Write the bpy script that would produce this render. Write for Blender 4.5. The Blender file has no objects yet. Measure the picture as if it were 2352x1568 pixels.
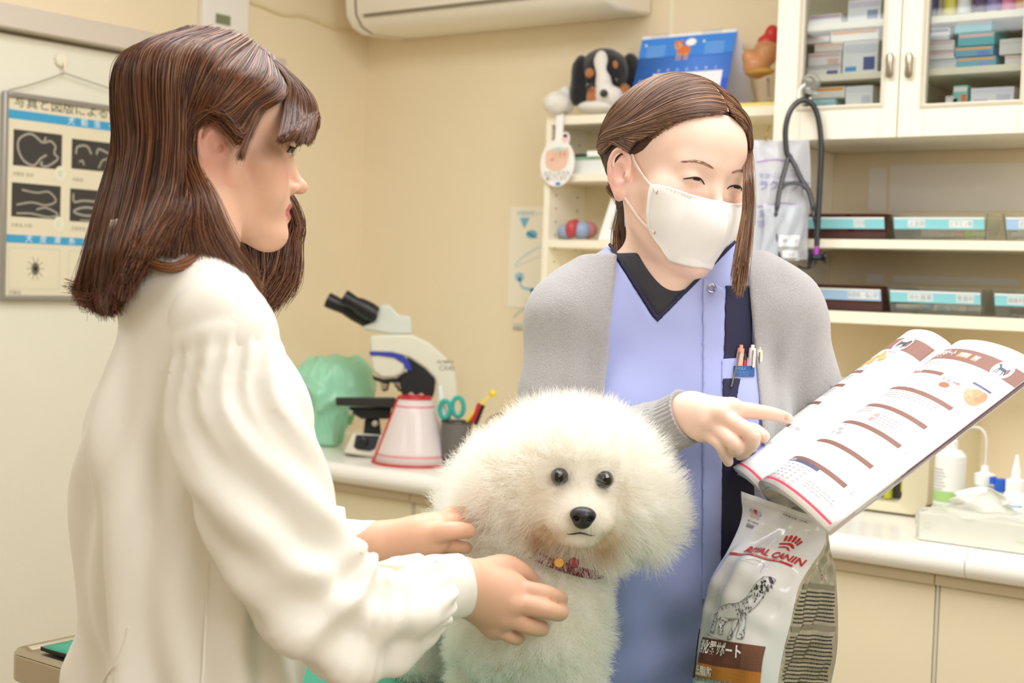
import bpy, bmesh, math, random
import numpy as np
from mathutils import Vector, Matrix

# ------------------------------------------------------------------ camera, exposure, lights
SC = bpy.context.scene
FPX = 3267.0                       # focal length in pixels of the 2352 x 1568 frame
YAW, PITCH, ROLL = math.radians(36.6), math.radians(2.4), math.radians(1.99)
CAMP = np.array([0.0, 0.0, 1.33])
_F0 = np.array([-math.sin(YAW), math.cos(YAW), 0.0]); _R0 = np.array([math.cos(YAW), math.sin(YAW), 0.0]); _U0 = np.array([0, 0, 1.0])
CF = _F0 * math.cos(PITCH) - _U0 * math.sin(PITCH)
_U1 = _U0 * math.cos(PITCH) + _F0 * math.sin(PITCH)
CR = _R0 * math.cos(ROLL) + _U1 * math.sin(ROLL)
CU = -_R0 * math.sin(ROLL) + _U1 * math.cos(ROLL)
cd = bpy.data.cameras.new('camera'); cam = bpy.data.objects.new('camera', cd); SC.collection.objects.link(cam)
cam.matrix_world = Matrix(((CR[0], CU[0], -CF[0], 0), (CR[1], CU[1], -CF[1], 0), (CR[2], CU[2], -CF[2], 1.33), (0, 0, 0, 1)))
cd.sensor_width = 36; cd.lens = FPX * 36 / 2352; cd.clip_start = .05
cd.dof.use_dof = True; cd.dof.focus_distance = 1.66; cd.dof.aperture_fstop = 6.3
SC.camera = cam
SC.view_settings.view_transform = 'Standard'; SC.view_settings.look = 'None'
SC.view_settings.gamma = 1; SC.view_settings.use_curve_mapping = False
SC.view_settings.exposure = 0.0
SC.cycles.diffuse_bounces = 8; SC.cycles.max_bounces = 14
wd = bpy.data.worlds.new('room_world'); SC.world = wd; wd.use_nodes = True
wd.node_tree.nodes['Background'].inputs[0].default_value = (.9, .95, 1, 1); wd.node_tree.nodes['Background'].inputs[1].default_value = .3
def area(name, loc, target, sx, sy, power, col=(1, 1, 1)):
    l = bpy.data.lights.new(name, 'AREA'); l.shape = 'RECTANGLE'; l.size = sx; l.size_y = sy; l.energy = power; l.color = col
    o = bpy.data.objects.new(name, l); SC.collection.objects.link(o); o.location = loc
    o.rotation_euler = (Vector(target) - Vector(loc)).to_track_quat('-Z', 'Y').to_euler(); return o
area('ceiling_lamp_light', (-1.0, 1.55, 2.36), (-1.0, 1.55, 0), 2.0, .9, 38, (.975, .985, 1))
area('ceiling_lamp_light', (-1.9, .1, 2.36), (-1.9, .1, 0), 1.2, .5, 9, (.975, .985, 1))
area('photo_softbox_light', (1.05, .35, 2.0), (-1.0, 1.5, 1.15), .9, .9, 19, (.98, .99, 1))
area('photo_fill_light', (.9, -1.3, 2.1), (-.9, 2.2, 1.2), 1.2, 1.2, 9, (.98, .99, 1))

# ------------------------------------------------------------------ pixel geometry used to measure the room
def P(px, py, d):
    return CAMP + d * (CF + (px - 1176) / FPX * CR + (784 - py) / FPX * CU)
def ray(px, py):
    return CF + (px - 1176) / FPX * CR + (784 - py) / FPX * CU
def onY(px, py, Y): r = ray(px, py); return CAMP + r * (Y / r[1])
def onX(px, py, X): r = ray(px, py); return CAMP + r * (X / r[0])
def onZ(px, py, Z): r = ray(px, py); return CAMP + r * ((Z - 1.33) / r[2])
V3 = lambda *a: np.array(a, float)

# ------------------------------------------------------------------ materials
def lin(c):
    if isinstance(c, str):
        c = [int(c[i:i + 2], 16) / 255 for i in (0, 2, 4)]
    return tuple((x / 12.92 if x <= .04045 else ((x + .055) / 1.055) ** 2.4) for x in c)
MATS = {}
def mat(name, col, rough=.5, metal=0, bump=0, bscale=200, var=0, vscale=8, trans=0, ior=1.45, alpha=1, coat=0, sheen=0, sss=0, sssr=(.01, .005, .003),
        vcol=None, spec=.5, emit=0, wave=0, wscale=300, bdist=.001, aniso=0, thin=0):
    if name in MATS: return MATS[name]
    m = bpy.data.materials.new(name); m.use_nodes = True; nt = m.node_tree; b = nt.nodes['Principled BSDF']
    c = lin(col); b.inputs['Base Color'].default_value = (*c, 1); b.inputs['Roughness'].default_value = rough
    b.inputs['Metallic'].default_value = metal; b.inputs['IOR'].default_value = ior; b.inputs['Specular IOR Level'].default_value = spec
    b.inputs['Transmission Weight'].default_value = trans; b.inputs['Alpha'].default_value = alpha
    b.inputs['Coat Weight'].default_value = coat; b.inputs['Sheen Weight'].default_value = sheen
    b.inputs['Sheen Roughness'].default_value = .5
    if sss: b.inputs['Subsurface Weight'].default_value = sss; b.inputs['Subsurface Radius'].default_value = sssr; b.inputs['Subsurface Scale'].default_value = 1.0
    if emit: b.inputs['Emission Color'].default_value = (*c, 1); b.inputs['Emission Strength'].default_value = emit
    N = nt.nodes.new; L = nt.links.new
    tc = None
    src = None
    if vcol:
        a = N('ShaderNodeAttribute'); a.attribute_name = vcol; src = a.outputs['Color']
    if var:
        tc = N('ShaderNodeTexCoord'); n = N('ShaderNodeTexNoise'); n.inputs['Scale'].default_value = vscale; n.inputs['Detail'].default_value = 5
        L(tc.outputs['Object'], n.inputs['Vector'])
        mx = N('ShaderNodeMix'); mx.data_type = 'RGBA'; mx.blend_type = 'MULTIPLY'; mx.inputs[0].default_value = 1
        mr = N('ShaderNodeMapRange'); mr.inputs['From Min'].default_value = .3; mr.inputs['From Max'].default_value = .7
        mr.inputs['To Min'].default_value = 1 - var; mr.inputs['To Max'].default_value = 1 + var * .3
        L(n.outputs[0], mr.inputs[0])
        cb = N('ShaderNodeCombineColor')
        for i in range(3): L(mr.outputs[0], cb.inputs[i])
        if src: L(src, mx.inputs[6])
        else: mx.inputs[6].default_value = (*c, 1)
        L(cb.outputs[0], mx.inputs[7]); src = mx.outputs[2]
    if src: L(src, b.inputs['Base Color'])
    if bump or wave:
        if not tc: tc = N('ShaderNodeTexCoord')
        bp = N('ShaderNodeBump'); bp.inputs['Strength'].default_value = bump or wave; bp.inputs['Distance'].default_value = bdist
        if wave:
            n = N('ShaderNodeTexWave'); n.inputs['Scale'].default_value = wscale; n.inputs['Distortion'].default_value = 1.0
        else:
            n = N('ShaderNodeTexNoise'); n.inputs['Scale'].default_value = bscale; n.inputs['Detail'].default_value = 4
        L(tc.outputs['Object'], n.inputs['Vector']); L(n.outputs[0], bp.inputs['Height']); L(bp.outputs[0], b.inputs['Normal'])
    MATS[name] = m; return m

# ------------------------------------------------------------------ objects
def link(o, parent=None):
    SC.collection.objects.link(o)
    if parent is not None:
        o.parent = parent
        o.matrix_parent_inverse = ABS.get(parent.name, Matrix.Identity(4)).inverted()
    return o
ABS = {}
def tag(o, label=None, cat=None, group=None, kind=None):
    if label: o['label'] = label
    if cat: o['category'] = cat
    if group: o['group'] = group
    if kind: o['kind'] = kind
    return o
def thing(name, label, cat, loc, group=None):
    o = bpy.data.objects.new(name, None); o.empty_display_size = .05; o.location = Vector(loc); SC.collection.objects.link(o)
    ABS[o.name] = Matrix.Translation(Vector(loc)); return tag(o, label, cat, group)
def mesh_np(name, V, F, mats, parent=None, smooth=True, mi=None, angle=None, vc=None):
    """V (n,3) array, F list of faces or (m,4)/(m,3) array"""
    me = bpy.data.meshes.new(name); V = np.asarray(V, np.float32)
    if isinstance(F, np.ndarray):
        k = F.shape[1]; me.vertices.add(len(V)); me.vertices.foreach_set('co', V.ravel())
        me.loops.add(F.size); me.loops.foreach_set('vertex_index', F.ravel().astype(np.int32))
        me.polygons.add(len(F)); me.polygons.foreach_set('loop_start', np.arange(0, F.size, k, dtype=np.int32))
        me.update(calc_edges=True)
    else: me.from_pydata(V.tolist(), [], F)
    if not isinstance(mats, (list, tuple)): mats = [mats]
    for m in mats: me.materials.append(m)
    if mi is not None: me.polygons.foreach_set('material_index', np.asarray(mi, np.int32))
    if smooth: me.polygons.foreach_set('use_smooth', np.ones(len(me.polygons), bool))
    if vc is not None:
        a = me.color_attributes.new('Col', 'FLOAT_COLOR', 'POINT'); c = np.ones((len(V), 4), np.float32); c[:, :3] = vc; a.data.foreach_set('color', c.ravel())
    me.validate(); me.update()
    if angle: me.set_sharp_from_angle(angle=math.radians(angle))
    o = bpy.data.objects.new(name, me); link(o, parent); return o

class MB:
    def __init__(s): s.v = []; s.f = []; s.m = []; s.cur = 0
    def add(s, V, F, m=None):
        b = len(s.v); s.v += [tuple(map(float, p)) for p in V]; s.f += [tuple(i + b for i in f) for f in F]; s.m += [s.cur if m is None else m] * len(F); return s
    def box(s, lo, hi, m=None, M=None):
        (a, b, c), (d, e, f) = lo, hi
        V = [V3(x, y, z) for x in (a, d) for y in (b, e) for z in (c, f)]
        if M is not None: V = [M(p) for p in V]
        return s.add(V, [(0, 1, 3, 2), (4, 6, 7, 5), (0, 4, 5, 1), (2, 3, 7, 6), (0, 2, 6, 4), (1, 5, 7, 3)], m)
    def tube(s, pts, r, n=10, m=None, cap=True, sq=1.0, up=None):
        pts = [np.array(p, float) for p in pts]; k = len(pts); rr = r if hasattr(r, '__len__') else [r] * k
        V = []; prev = None
        for i, p in enumerate(pts):
            t = pts[min(i + 1, k - 1)] - pts[max(i - 1, 0)]; t = t / (np.linalg.norm(t) + 1e-12)
            if prev is None:
                a = np.array(up if up is not None else ((0, 0, 1.) if abs(t[2]) < .9 else (1., 0, 0)))
            else: a = prev
            a = a - t * a.dot(t); a /= np.linalg.norm(a) + 1e-12; prev = a; b = np.cross(t, a)
            for j in range(n):
                th = 2 * math.pi * j / n; V.append(p + rr[i] * (a * math.cos(th) * sq + b * math.sin(th)))
        F = [(i * n + j, i * n + (j + 1) % n, (i + 1) * n + (j + 1) % n, (i + 1) * n + j) for i in range(k - 1) for j in range(n)]
        if cap: F += [tuple(range(n))[::-1], tuple((k - 1) * n + j for j in range(n))]
        return s.add(V, F, m)
    def lathe(s, prof, o, ax=(0, 0, 1), n=32, m=None, cap=True):
        """prof: list of (r, h) along axis ax from point o"""
        ax = np.array(ax, float); ax /= np.linalg.norm(ax); o = np.array(o, float)
        a = np.array((1., 0, 0)) if abs(ax[0]) < .9 else np.array((0, 1., 0)); a = a - ax * a.dot(ax); a /= np.linalg.norm(a); b = np.cross(ax, a)
        V = [o + ax * h + r * (a * math.cos(2 * math.pi * j / n) + b * math.sin(2 * math.pi * j / n)) for r, h in prof for j in range(n)]
        k = len(prof)
        F = [(i * n + j, i * n + (j + 1) % n, (i + 1) * n + (j + 1) % n, (i + 1) * n + j) for i in range(k - 1) for j in range(n)]
        if cap: F += [tuple(range(n))[::-1], tuple((k - 1) * n + j for j in range(n))]
        return s.add(V, F, m)
    def prism(s, poly, fn, h0, h1, m=None):
        """poly list of (a,b); fn(a,b,h)->world; extruded between h0 and h1"""
        n = len(poly); V = [fn(a, b, h0) for a, b in poly] + [fn(a, b, h1) for a, b in poly]
        F = [tuple(range(n))[::-1], tuple(range(n, 2 * n))] + [(i, (i + 1) % n, n + (i + 1) % n, n + i) for i in range(n)]
        return s.add(V, F, m)
    def grid(s, G, m=None, closed=False):
        h, w = len(G), len(G[0]); V = [p for r in G for p in r]
        F = [(i * w + j, i * w + (j + 1) % w, (i + 1) * w + (j + 1) % w, (i + 1) * w + j) for i in range(h - 1) for j in range(w if closed else w - 1)]
        return s.add(V, F, m)
    def build(s, name, mats, parent=None, bevel=0, seg=2, smooth=True, angle=35, sub=0, solid=0, fix=True):
        o = mesh_np(name, np.array(s.v), s.f, mats, parent, smooth, s.m, None)
        if fix:
            bm = bmesh.new(); bm.from_mesh(o.data); bmesh.ops.recalc_face_normals(bm, faces=bm.faces); bm.to_mesh(o.data); bm.free()
        if smooth and angle: o.data.set_sharp_from_angle(angle=math.radians(angle))
        if solid: md = o.modifiers.new('s', 'SOLIDIFY'); md.thickness = solid; md.offset = 0
        if bevel: md = o.modifiers.new('b', 'BEVEL'); md.width = bevel; md.segments = seg; md.limit_method = 'ANGLE'; md.angle_limit = math.radians(40)
        if sub: md = o.modifiers.new('u', 'SUBSURF'); md.levels = sub; md.render_levels = sub
        return o

def crom(pts, n):
    """Catmull-Rom through pts, n samples"""
    p = np.array(pts, float); k = len(p)
    if p.ndim == 1: return crom(p[:, None], n)[:, 0]
    q = np.vstack([2 * p[0] - p[1], p, 2 * p[-1] - p[-2]])
    u = np.linspace(0, k - 1, n); i = np.minimum(u.astype(int), k - 2); t = (u - i)[:, None] if p.ndim > 1 else (u - i)
    a, b, c, d = q[i], q[i + 1], q[i + 2], q[i + 3]
    return .5 * ((2 * b) + (-a + c) * t + (2 * a - 5 * b + 4 * c - d) * t ** 2 + (-a + 3 * b - 3 * c + d) * t ** 3)
def sm(x, a, b): t = np.clip((x - a) / (b - a), 0, 1); return t * t * (3 - 2 * t)

# ------------------------------------------------------------------ flat print: text and shapes mapped onto a surface
_fc = {}
def text_geo(s, size, bold=0.0, space=1.0):
    k = (s, bold, space)
    if k not in _fc:
        c = bpy.data.curves.new('t', 'FONT'); c.body = s; c.size = 1; c.align_x = 'LEFT'; c.resolution_u = 2; c.space_character = space
        c.offset = bold
        o = bpy.data.objects.new('t', c); SC.collection.objects.link(o)
        dg = bpy.context.evaluated_depsgraph_get(); me = bpy.data.meshes.new_from_object(o.evaluated_get(dg))
        v = np.array([x.co[:2] for x in me.vertices]).reshape(-1, 2); f = [tuple(p.vertices) for p in me.polygons]
        bpy.data.objects.remove(o); bpy.data.curves.remove(c); bpy.data.meshes.remove(me)
        _fc[k] = (v, f)
    v, f = _fc[k]; return v * size, f
class Print:
    """collects flat polygons in (a, b) surface coordinates, b upward; S(a, b, lift) maps to the world"""
    def __init__(s, S, lift=.0004, step=.02): s.S = S; s.lift = lift; s.step = step; s.mb = MB(); s.mats = []
    def _m(s, c):
        if c not in s.mats: s.mats.append(c)
        return s.mats.index(c)
    def poly(s, V, F, c, dl=0): s.mb.add([s.S(a, b, s.lift + dl) for a, b in V], F, s._m(c))
    def rect(s, a0, b0, a1, b1, c, dl=0):
        na = max(1, int(abs(a1 - a0) / s.step)); nb = max(1, int(abs(b1 - b0) / s.step))
        V = [(a0 + (a1 - a0) * i / na, b0 + (b1 - b0) * j / nb) for i in range(na + 1) for j in range(nb + 1)]
        F = [(i * (nb + 1) + j, (i + 1) * (nb + 1) + j, (i + 1) * (nb + 1) + j + 1, i * (nb + 1) + j + 1) for i in range(na) for j in range(nb)]
        s.poly(V, F, c, dl)
    def disc(s, a, b, ra, rb, c, n=20, rot=0, dl=0):
        V = [(a, b)] + [(a + ra * math.cos(t) * math.cos(rot) - rb * math.sin(t) * math.sin(rot), b + ra * math.cos(t) * math.sin(rot) + rb * math.sin(t) * math.cos(rot)) for t in np.linspace(0, 2 * math.pi, n, endpoint=False)]
        s.poly(V, [(0, i + 1, (i + 1) % n + 1) for i in range(n)], c, dl)
    def line(s, pts, w, c, dl=0, n=None):
        L_ = sum(math.dist(a, b) for a, b in zip(pts[:-1], pts[1:])); n = n or int(len(pts) * 6 + L_ / s.step * 2); p = crom(pts, n) if len(pts) > 2 or L_ > s.step else np.array(pts, float)
        t = np.gradient(p, axis=0); t /= np.linalg.norm(t, axis=1)[:, None] + 1e-9; nn = np.stack([-t[:, 1], t[:, 0]], 1)
        ww = np.asarray(w if hasattr(w, '__len__') else [w] * len(p)); ww = np.interp(np.linspace(0, 1, len(p)), np.linspace(0, 1, len(ww)), ww)[:, None] / 2
        V = list(map(tuple, np.vstack([p + nn * ww, p - nn * ww]))); k = len(p)
        s.poly(V, [(i, i + 1, k + i + 1, k + i) for i in range(k - 1)], c, dl)
    def text(s, t, a, b, size, c, bold=0, w=None, space=1.0, dl=0, shear=0, rot=0):
        v, f = text_geo(t, size, bold, space)
        if len(v) == 0: return
        v = v.copy()
        if w: v[:, 0] *= w / max(1e-6, v[:, 0].max())
        if shear: v[:, 0] += v[:, 1] * shear
        cr, sr = math.cos(rot), math.sin(rot); v = np.stack([v[:, 0] * cr - v[:, 1] * sr, v[:, 0] * sr + v[:, 1] * cr], 1)
        s.poly([(a + x, b + y) for x, y in v], f, c, dl)
    def build(s, name, parent):
        ms = [mat('print_' + c, c, .6) for c in s.mats]
        return s.mb.build(name, ms, parent, smooth=False, angle=None, fix=False)
# ------------------------------------------------------------------ the room shell
WX, WY = -2.728, 2.95
M_wall = mat('wall_paint', 'ECDDBF', .7, bump=.25, bscale=350, var=.03, vscale=3)
M_trim = mat('trim_paint', 'CFC4B8', .45)
M_door = mat('sliding_door_laminate', 'E4E0D0', .5, var=.02)
M_cream = mat('cabinet_laminate', 'F3EDDD', .42)
M_cream2 = mat('shelf_laminate', 'F1EAD6', .45)
def wallbox(name, lo, hi, m): o = MB().box(lo, hi).build(name, m, smooth=False); o['kind'] = 'structure'; return o
wallbox('floor', (WX - .1, -2.6, -.06), (2.4, WY + .1, 0), mat('floor_vinyl', 'BFB49C', .35, var=.1))
wallbox('ceiling', (WX - .1, -2.6, 2.42), (2.4, WY + .1, 2.5), mat('ceiling_paint', 'F4F1E8', .8))
wallbox('wall_back', (WX - .1, WY, 0), (2.4, WY + .1, 2.42), M_wall)
wallbox('wall_left', (WX - .1, -2.6, 0), (WX, WY, 2.42), M_wall)
wallbox('wall_right', (2.3, -2.6, 0), (2.4, WY, 2.42), M_wall)
wallbox('wall_front', (WX, -2.6, 0), (2.3, -2.5, 2.42), M_wall)
# panel joint strip on the back wall (above the calendar)
jx = onY(1543, 60, WY)[0]
wallbox('trim_1', (jx - .006, WY - .003, .9), (jx + .006, WY, 2.42), mat('joint_strip', 'EFE6CC', .4))
# sliding door with hanging rail on the left wall
y1 = onX(430, 700, WX)[1]
dtop = onX(0, 60, WX + .05)[2]
door = thing('door_1', None, None, (WX, 1.4, 0)); door['kind'] = 'structure'
MB().box((WX, -.6, 0), (WX + .03, y1, dtop - .01)).build('door_panel', M_door, door, bevel=.002)
MB().box((WX, -1.2, dtop - .002), (WX + .065, y1 + .25, dtop + .048)).build('door_rail', M_trim, door, bevel=.003)
# baseboards
for nm, lo, hi in (('baseboard_back', (WX + .01, WY - .012, 0), (2.3, WY, .07)), ('baseboard_left', (WX, y1 + .02, 0), (WX + .012, WY - .013, .07))):
    wallbox(nm, lo, hi, mat('baseboard', '8A7A64', .5))
# ------------------------------------------------------------------ ceiling lamps (real fixtures outside the frame)
for i, (x, y, sx, sy) in enumerate(((-1.0, 1.55, 2.0, .9), (-1.9, .1, 1.2, .5))):
    t = thing('ceiling_lamp', ('long' if i == 0 else 'slim rectangular') + ' white ceiling lamp fixed to the ceiling', 'lamp', (x, y, 2.42))
    MB().box((x - sx / 2 - .03, y - sy / 2 - .03, 2.38), (x + sx / 2 + .03, y + sy / 2 + .03, 2.42)).build('lamp_housing', mat('lamp_white', 'F0F0EE', .5), t, bevel=.004)
# ------------------------------------------------------------------ worktop and base units along the back wall
CY, CZ = 2.37, .90
def worktop(name, x0, x1, label):
    m = MB(); prof = [(WY, CZ - .038), (WY, CZ)]
    r = .023
    prof += [(CY + r + .01, CZ)] + [(CY + r * (1 - math.sin(t)), CZ - r + r * math.cos(t)) for t in np.linspace(0.15, math.pi, 14)] + [(CY + r + .02, CZ - .046), (CY + .05, CZ - .038)]
    m.prism([(a, b) for a, b in prof], lambda a, b, h: (h, a, b), x0, x1)
    return tag(m.build(name, mat('worktop_white', 'F1EFE8', .3, coat=.2), angle=30), label, 'worktop')
jx2 = onY(2215, 1300, CY)[0]
worktop('worktop', WX + .002, jx2 - .0008, 'long off-white worktop with rounded nose under the microscope and analyser')
worktop('worktop', jx2 + .0008, 2.28, 'off-white worktop section right of the joint, under the wrapped tissue box')
M_front = mat('base_front', 'E6DBBC', .55, var=.03, vscale=4)
seams = [WX + .002, onY(955, 1200, CY + .05)[0], -1.45, onY(2152, 1450, CY + .05)[0], .35, 1.1, 2.28]
labs = ['behind the blouse cuff', 'behind the white dog', 'behind the lavender scrub top', 'right of the food bag', 'beyond the frame on the right', 'at the right wall']
for i in range(len(seams) - 1):
    x0, x1 = seams[i], seams[i + 1]
    t = thing('base_cabinet', 'yellow-beige base cabinet under the worktop ' + labs[i], 'cabinet', ((x0 + x1) / 2, 2.7, 0), 'base cabinets')
    MB().box((x0 + .001, CY + .055, .06), (x1 - .001, WY - .015, CZ - .048)).build('carcass', M_cream2, t)
    MB().box((x0 + .007, CY + .036, .08), (x1 - .002, CY + .055, CZ - .068)).build('door', M_front, t, bevel=.0015)
    MB().box((x0 + .001, CY + .026, CZ - .066), (x1 - .001, CY + .055, CZ - .048)).build('trim_rail', mat('rail_beige', 'C9B89A', .5), t)
    MB().box((x0 + .001, CY + .08, 0.001), (x1 - .001, WY - .015, .06)).build('plinth', mat('plinth', '77706A', .6), t)
    if i: MB().box((x0 + .0006, CY + .035, .08), (x0 + .006, CY + .055, CZ - .068)).build('joint_strip', mat('seam', 'CFC7BC', .5), t)
# ------------------------------------------------------------------ implicit surfaces: smooth unions of shapes turned into one continuous mesh
def _len(v): return np.sqrt((v * v).sum(-1))
def f_ell(c, r, M=None):
    c = np.array(c, float); r = np.array(r, float)
    def f(p):
        q = p - c
        if M is not None: q = q @ M          # columns of M are the local axes
        k0 = _len(q / r); k1 = _len(q / (r * r)) + 1e-9
        return k0 * (k0 - 1) / k1
    return f
def f_cap(a, b, r1, r2=None):
    a = np.array(a, float); b = np.array(b, float); r2 = r1 if r2 is None else r2; ab = b - a; L = ab.dot(ab) + 1e-12
    def f(p):
        t = np.clip((p - a) @ ab / L, 0, 1); return _len(p - a - t[..., None] * ab) - (r1 + (r2 - r1) * t)
    return f
def f_chain(pts, rad, sub=0):
    pts = np.array(pts, float); rad = np.array(rad, float)
    if sub: pts, rad = crom(pts, sub), crom(rad, sub)
    fs = [f_cap(pts[i], pts[i + 1], rad[i], rad[i + 1]) for i in range(len(pts) - 1)]
    def f(p):
        d = fs[0](p)
        for g in fs[1:]: d = np.minimum(d, g(p))
        return d
    return f
def f_flat(a, b, r1, r2, n, k):
    """tapering capsule squeezed by factor k along direction n"""
    n = np.array(n, float); n /= np.linalg.norm(n); a = np.array(a, float); b = np.array(b, float)
    s = lambda p: p + n * ((p - a) @ n)[..., None] * (1 / k - 1)
    g = f_cap(a, s(b[None])[0], r1, r2)
    return lambda p: g(s(p)) * k ** .5
def f_plane(c, n):
    c = np.array(c, float); n = np.array(n, float); n /= np.linalg.norm(n); return lambda p: (p - c) @ n
class Field:
    """ordered list of (kind, f, k): 'u' union, 's' subtract, 'i' intersect, 'd' add displacement g(p) """
    def __init__(s, T=None): s.ops = []; s.T = T or (lambda p: p)
    def u(s, f, k=.01): s.ops.append(('u', f, k)); return s
    def s_(s, f, k=.005): s.ops.append(('s', f, k)); return s
    def i(s, f, k=.002): s.ops.append(('i', f, k)); return s
    def d(s, g): s.ops.append(('d', g, 0)); return s
    def merge(s, o, k=.01):
        """take the other field's ops (in its own frame) in sequence"""
        T = o.T; self_ops = s.ops
        for kind, f, kk in o.ops: self_ops.append((kind, (lambda p, f=f: f(T(p))), kk))
        return s
    def eval(s, p, centers=None, rad=0, npb=0):
        D = np.full(len(p), .5)
        for kind, f, k in s.ops:
            if centers is not None and kind in 'us':
                act = f(centers) < rad * 1.3 + 2.2 * k + .006
                if not act.any(): continue
                idx = np.repeat(act, npb) if not act.all() else slice(None)
            else: idx = slice(None)
            q = p[idx]; v = f(q); a = D[idx]
            if kind == 'u':
                h = np.clip(.5 + .5 * (v - a) / k, 0, 1); D[idx] = v + (a - v) * h - k * h * (1 - h)
                # h=1 -> a ; h=0 -> v
            elif kind == 's':
                v = -v; h = np.clip(.5 + .5 * (a - v) / k, 0, 1); D[idx] = v + (a - v) * h + k * h * (1 - h)
            elif kind == 'i':
                h = np.clip(.5 + .5 * (a - v) / k, 0, 1); D[idx] = v + (a - v) * h + k * h * (1 - h)
            else: D[idx] = a + v
        return D
def sdf_mesh(F, lo, hi, h, smooth=1, coarse=8, band=1.0):
    lo = np.array(lo, float); hi = np.array(hi, float); B = coarse
    nb = np.ceil((hi - lo) / (h * B)).astype(int)
    bi = np.stack(np.meshgrid(*[np.arange(n) for n in nb], indexing='ij'), -1).reshape(-1, 3)
    cen = lo + (bi + .5) * h * B; rad = h * B * .87
    dc = np.concatenate([F.eval(cen[i:i + 40000]) for i in range(0, len(cen), 40000)])
    bi = bi[np.abs(dc) < rad * 1.4 * band + .004]
    off = np.stack(np.meshgrid(*[np.arange(B + 1)] * 3, indexing='ij'), -1).reshape(-1, 3)
    N = nb * B + 2; vid = []; vpos = []; edges = [[], [], []]
    for s0 in range(0, len(bi), 700):
        bb = bi[s0:s0 + 700]; g = (bb[:, None, :] * B + off[None]); pts = (lo + g * h).reshape(-1, 3)
        D = F.eval(pts, lo + (bb + .5) * h * B, rad, (B + 1) ** 3).reshape(len(bb), B + 1, B + 1, B + 1)
        S = D < 0
        c = np.zeros((len(bb), B, B, B), int); pos = np.zeros((len(bb), B, B, B, 3)); cnt = np.zeros((len(bb), B, B, B))
        for ax in range(3):
            o1, o2 = [a for a in range(3) if a != ax]
            for u in (0, 1):
                for v in (0, 1):
                    sl0 = [slice(None)] * 4; sl1 = [slice(None)] * 4
                    sl0[ax + 1] = slice(0, B); sl1[ax + 1] = slice(1, B + 1)
                    for o, w in ((o1, u), (o2, v)): sl0[o + 1] = slice(w, w + B); sl1[o + 1] = slice(w, w + B)
                    a = D[tuple(sl0)]; b = D[tuple(sl1)]; x = (a < 0) != (b < 0)
                    t = np.where(x, a / np.where(x, a - b, 1), 0)
                    cnt += x; e = [None] * 3; pos[..., ax] += t; pos[..., o1] += x * u; pos[..., o2] += x * v
        act = cnt > 0; bidx, i, j, k = np.nonzero(act); gi = bb[bidx] * B + np.stack([i, j, k], 1)
        vid.append((gi[:, 0] * N[1] + gi[:, 1]) * N[2] + gi[:, 2]); vpos.append(lo + (gi + pos[act] / cnt[act][:, None]) * h)
        for ax in range(3):
            sl0 = [slice(None)] + [slice(0, B)] * 3; sl1 = list(sl0); sl1[ax + 1] = slice(1, B + 1)
            a = S[tuple(sl0)]; b = S[tuple(sl1)]; bidx, i, j, k = np.nonzero(a != b)
            edges[ax].append(np.concatenate([bb[bidx] * B + np.stack([i, j, k], 1), a[bidx, i, j, k][:, None]], 1))
    vid = np.concatenate(vid); vpos = np.concatenate(vpos); od = np.argsort(vid); vid = vid[od]; vpos = vpos[od]
    Q = []
    for ax in range(3):
        e = np.concatenate(edges[ax]); g = e[:, :3]; ins = e[:, 3].astype(bool); o1, o2 = (ax + 1) % 3, (ax + 2) % 3
        ids = []
        for u, v in ((0, 0), (1, 0), (1, 1), (0, 1)):
            c = g.copy(); c[:, o1] -= u; c[:, o2] -= v; ids.append((c[:, 0] * N[1] + c[:, 1]) * N[2] + c[:, 2])
        ids = np.stack(ids, 1); ix = np.searchsorted(vid, ids); ix = np.minimum(ix, len(vid) - 1); ok = (vid[ix] == ids).all(1)
        ix = ix[ok]; ins = ins[ok]; ix[~ins] = ix[~ins][:, ::-1]; Q.append(ix)
    Q = np.concatenate(Q)
    for _ in range(smooth):
        acc = np.zeros_like(vpos); n = np.zeros(len(vpos))
        for a in range(4):
            for b in (1, 3):
                np.add.at(acc, Q[:, a], vpos[Q[:, (a + b) % 4]]); np.add.at(n, Q[:, a], 1)
        n = np.maximum(n, 1)[:, None]; vpos = vpos * .5 + .5 * acc / n
    return vpos, Q.astype(np.int32)
def sdf_obj(name, F, lo, hi, h, m, parent=None, smooth=1, color=None, coarse=8, band=1.0):
    V, Q = sdf_mesh(F, lo, hi, h, smooth, coarse, band)
    return mesh_np(name, V, Q, m, parent, vc=color(V) if color else None)
def bounds(pts, pad): p = np.array(pts); return p.min(0) - pad, p.max(0) + pad
def vnoise(p, seed=0):
    """cheap smooth value noise, p in cells"""
    i = np.floor(p).astype(np.int64); f = p - i; f = f * f * (3 - 2 * f); r = 0
    def hsh(a): n = (a[..., 0] * 374761393 + a[..., 1] * 668265263 + a[..., 2] * 2147483647 + seed * 974711) & 0xffffffff; n = (n ^ (n >> 13)) * 1274126177 & 0xffffffff; return ((n ^ (n >> 16)) & 0xffff) / 65535.
    for a in (0, 1):
        for b in (0, 1):
            for c in (0, 1):
                w = (f[..., 0] if a else 1 - f[..., 0]) * (f[..., 1] if b else 1 - f[..., 1]) * (f[..., 2] if c else 1 - f[..., 2])
                r = r + w * hsh(i + np.array([a, b, c]))
    return r * 2 - 1

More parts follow.
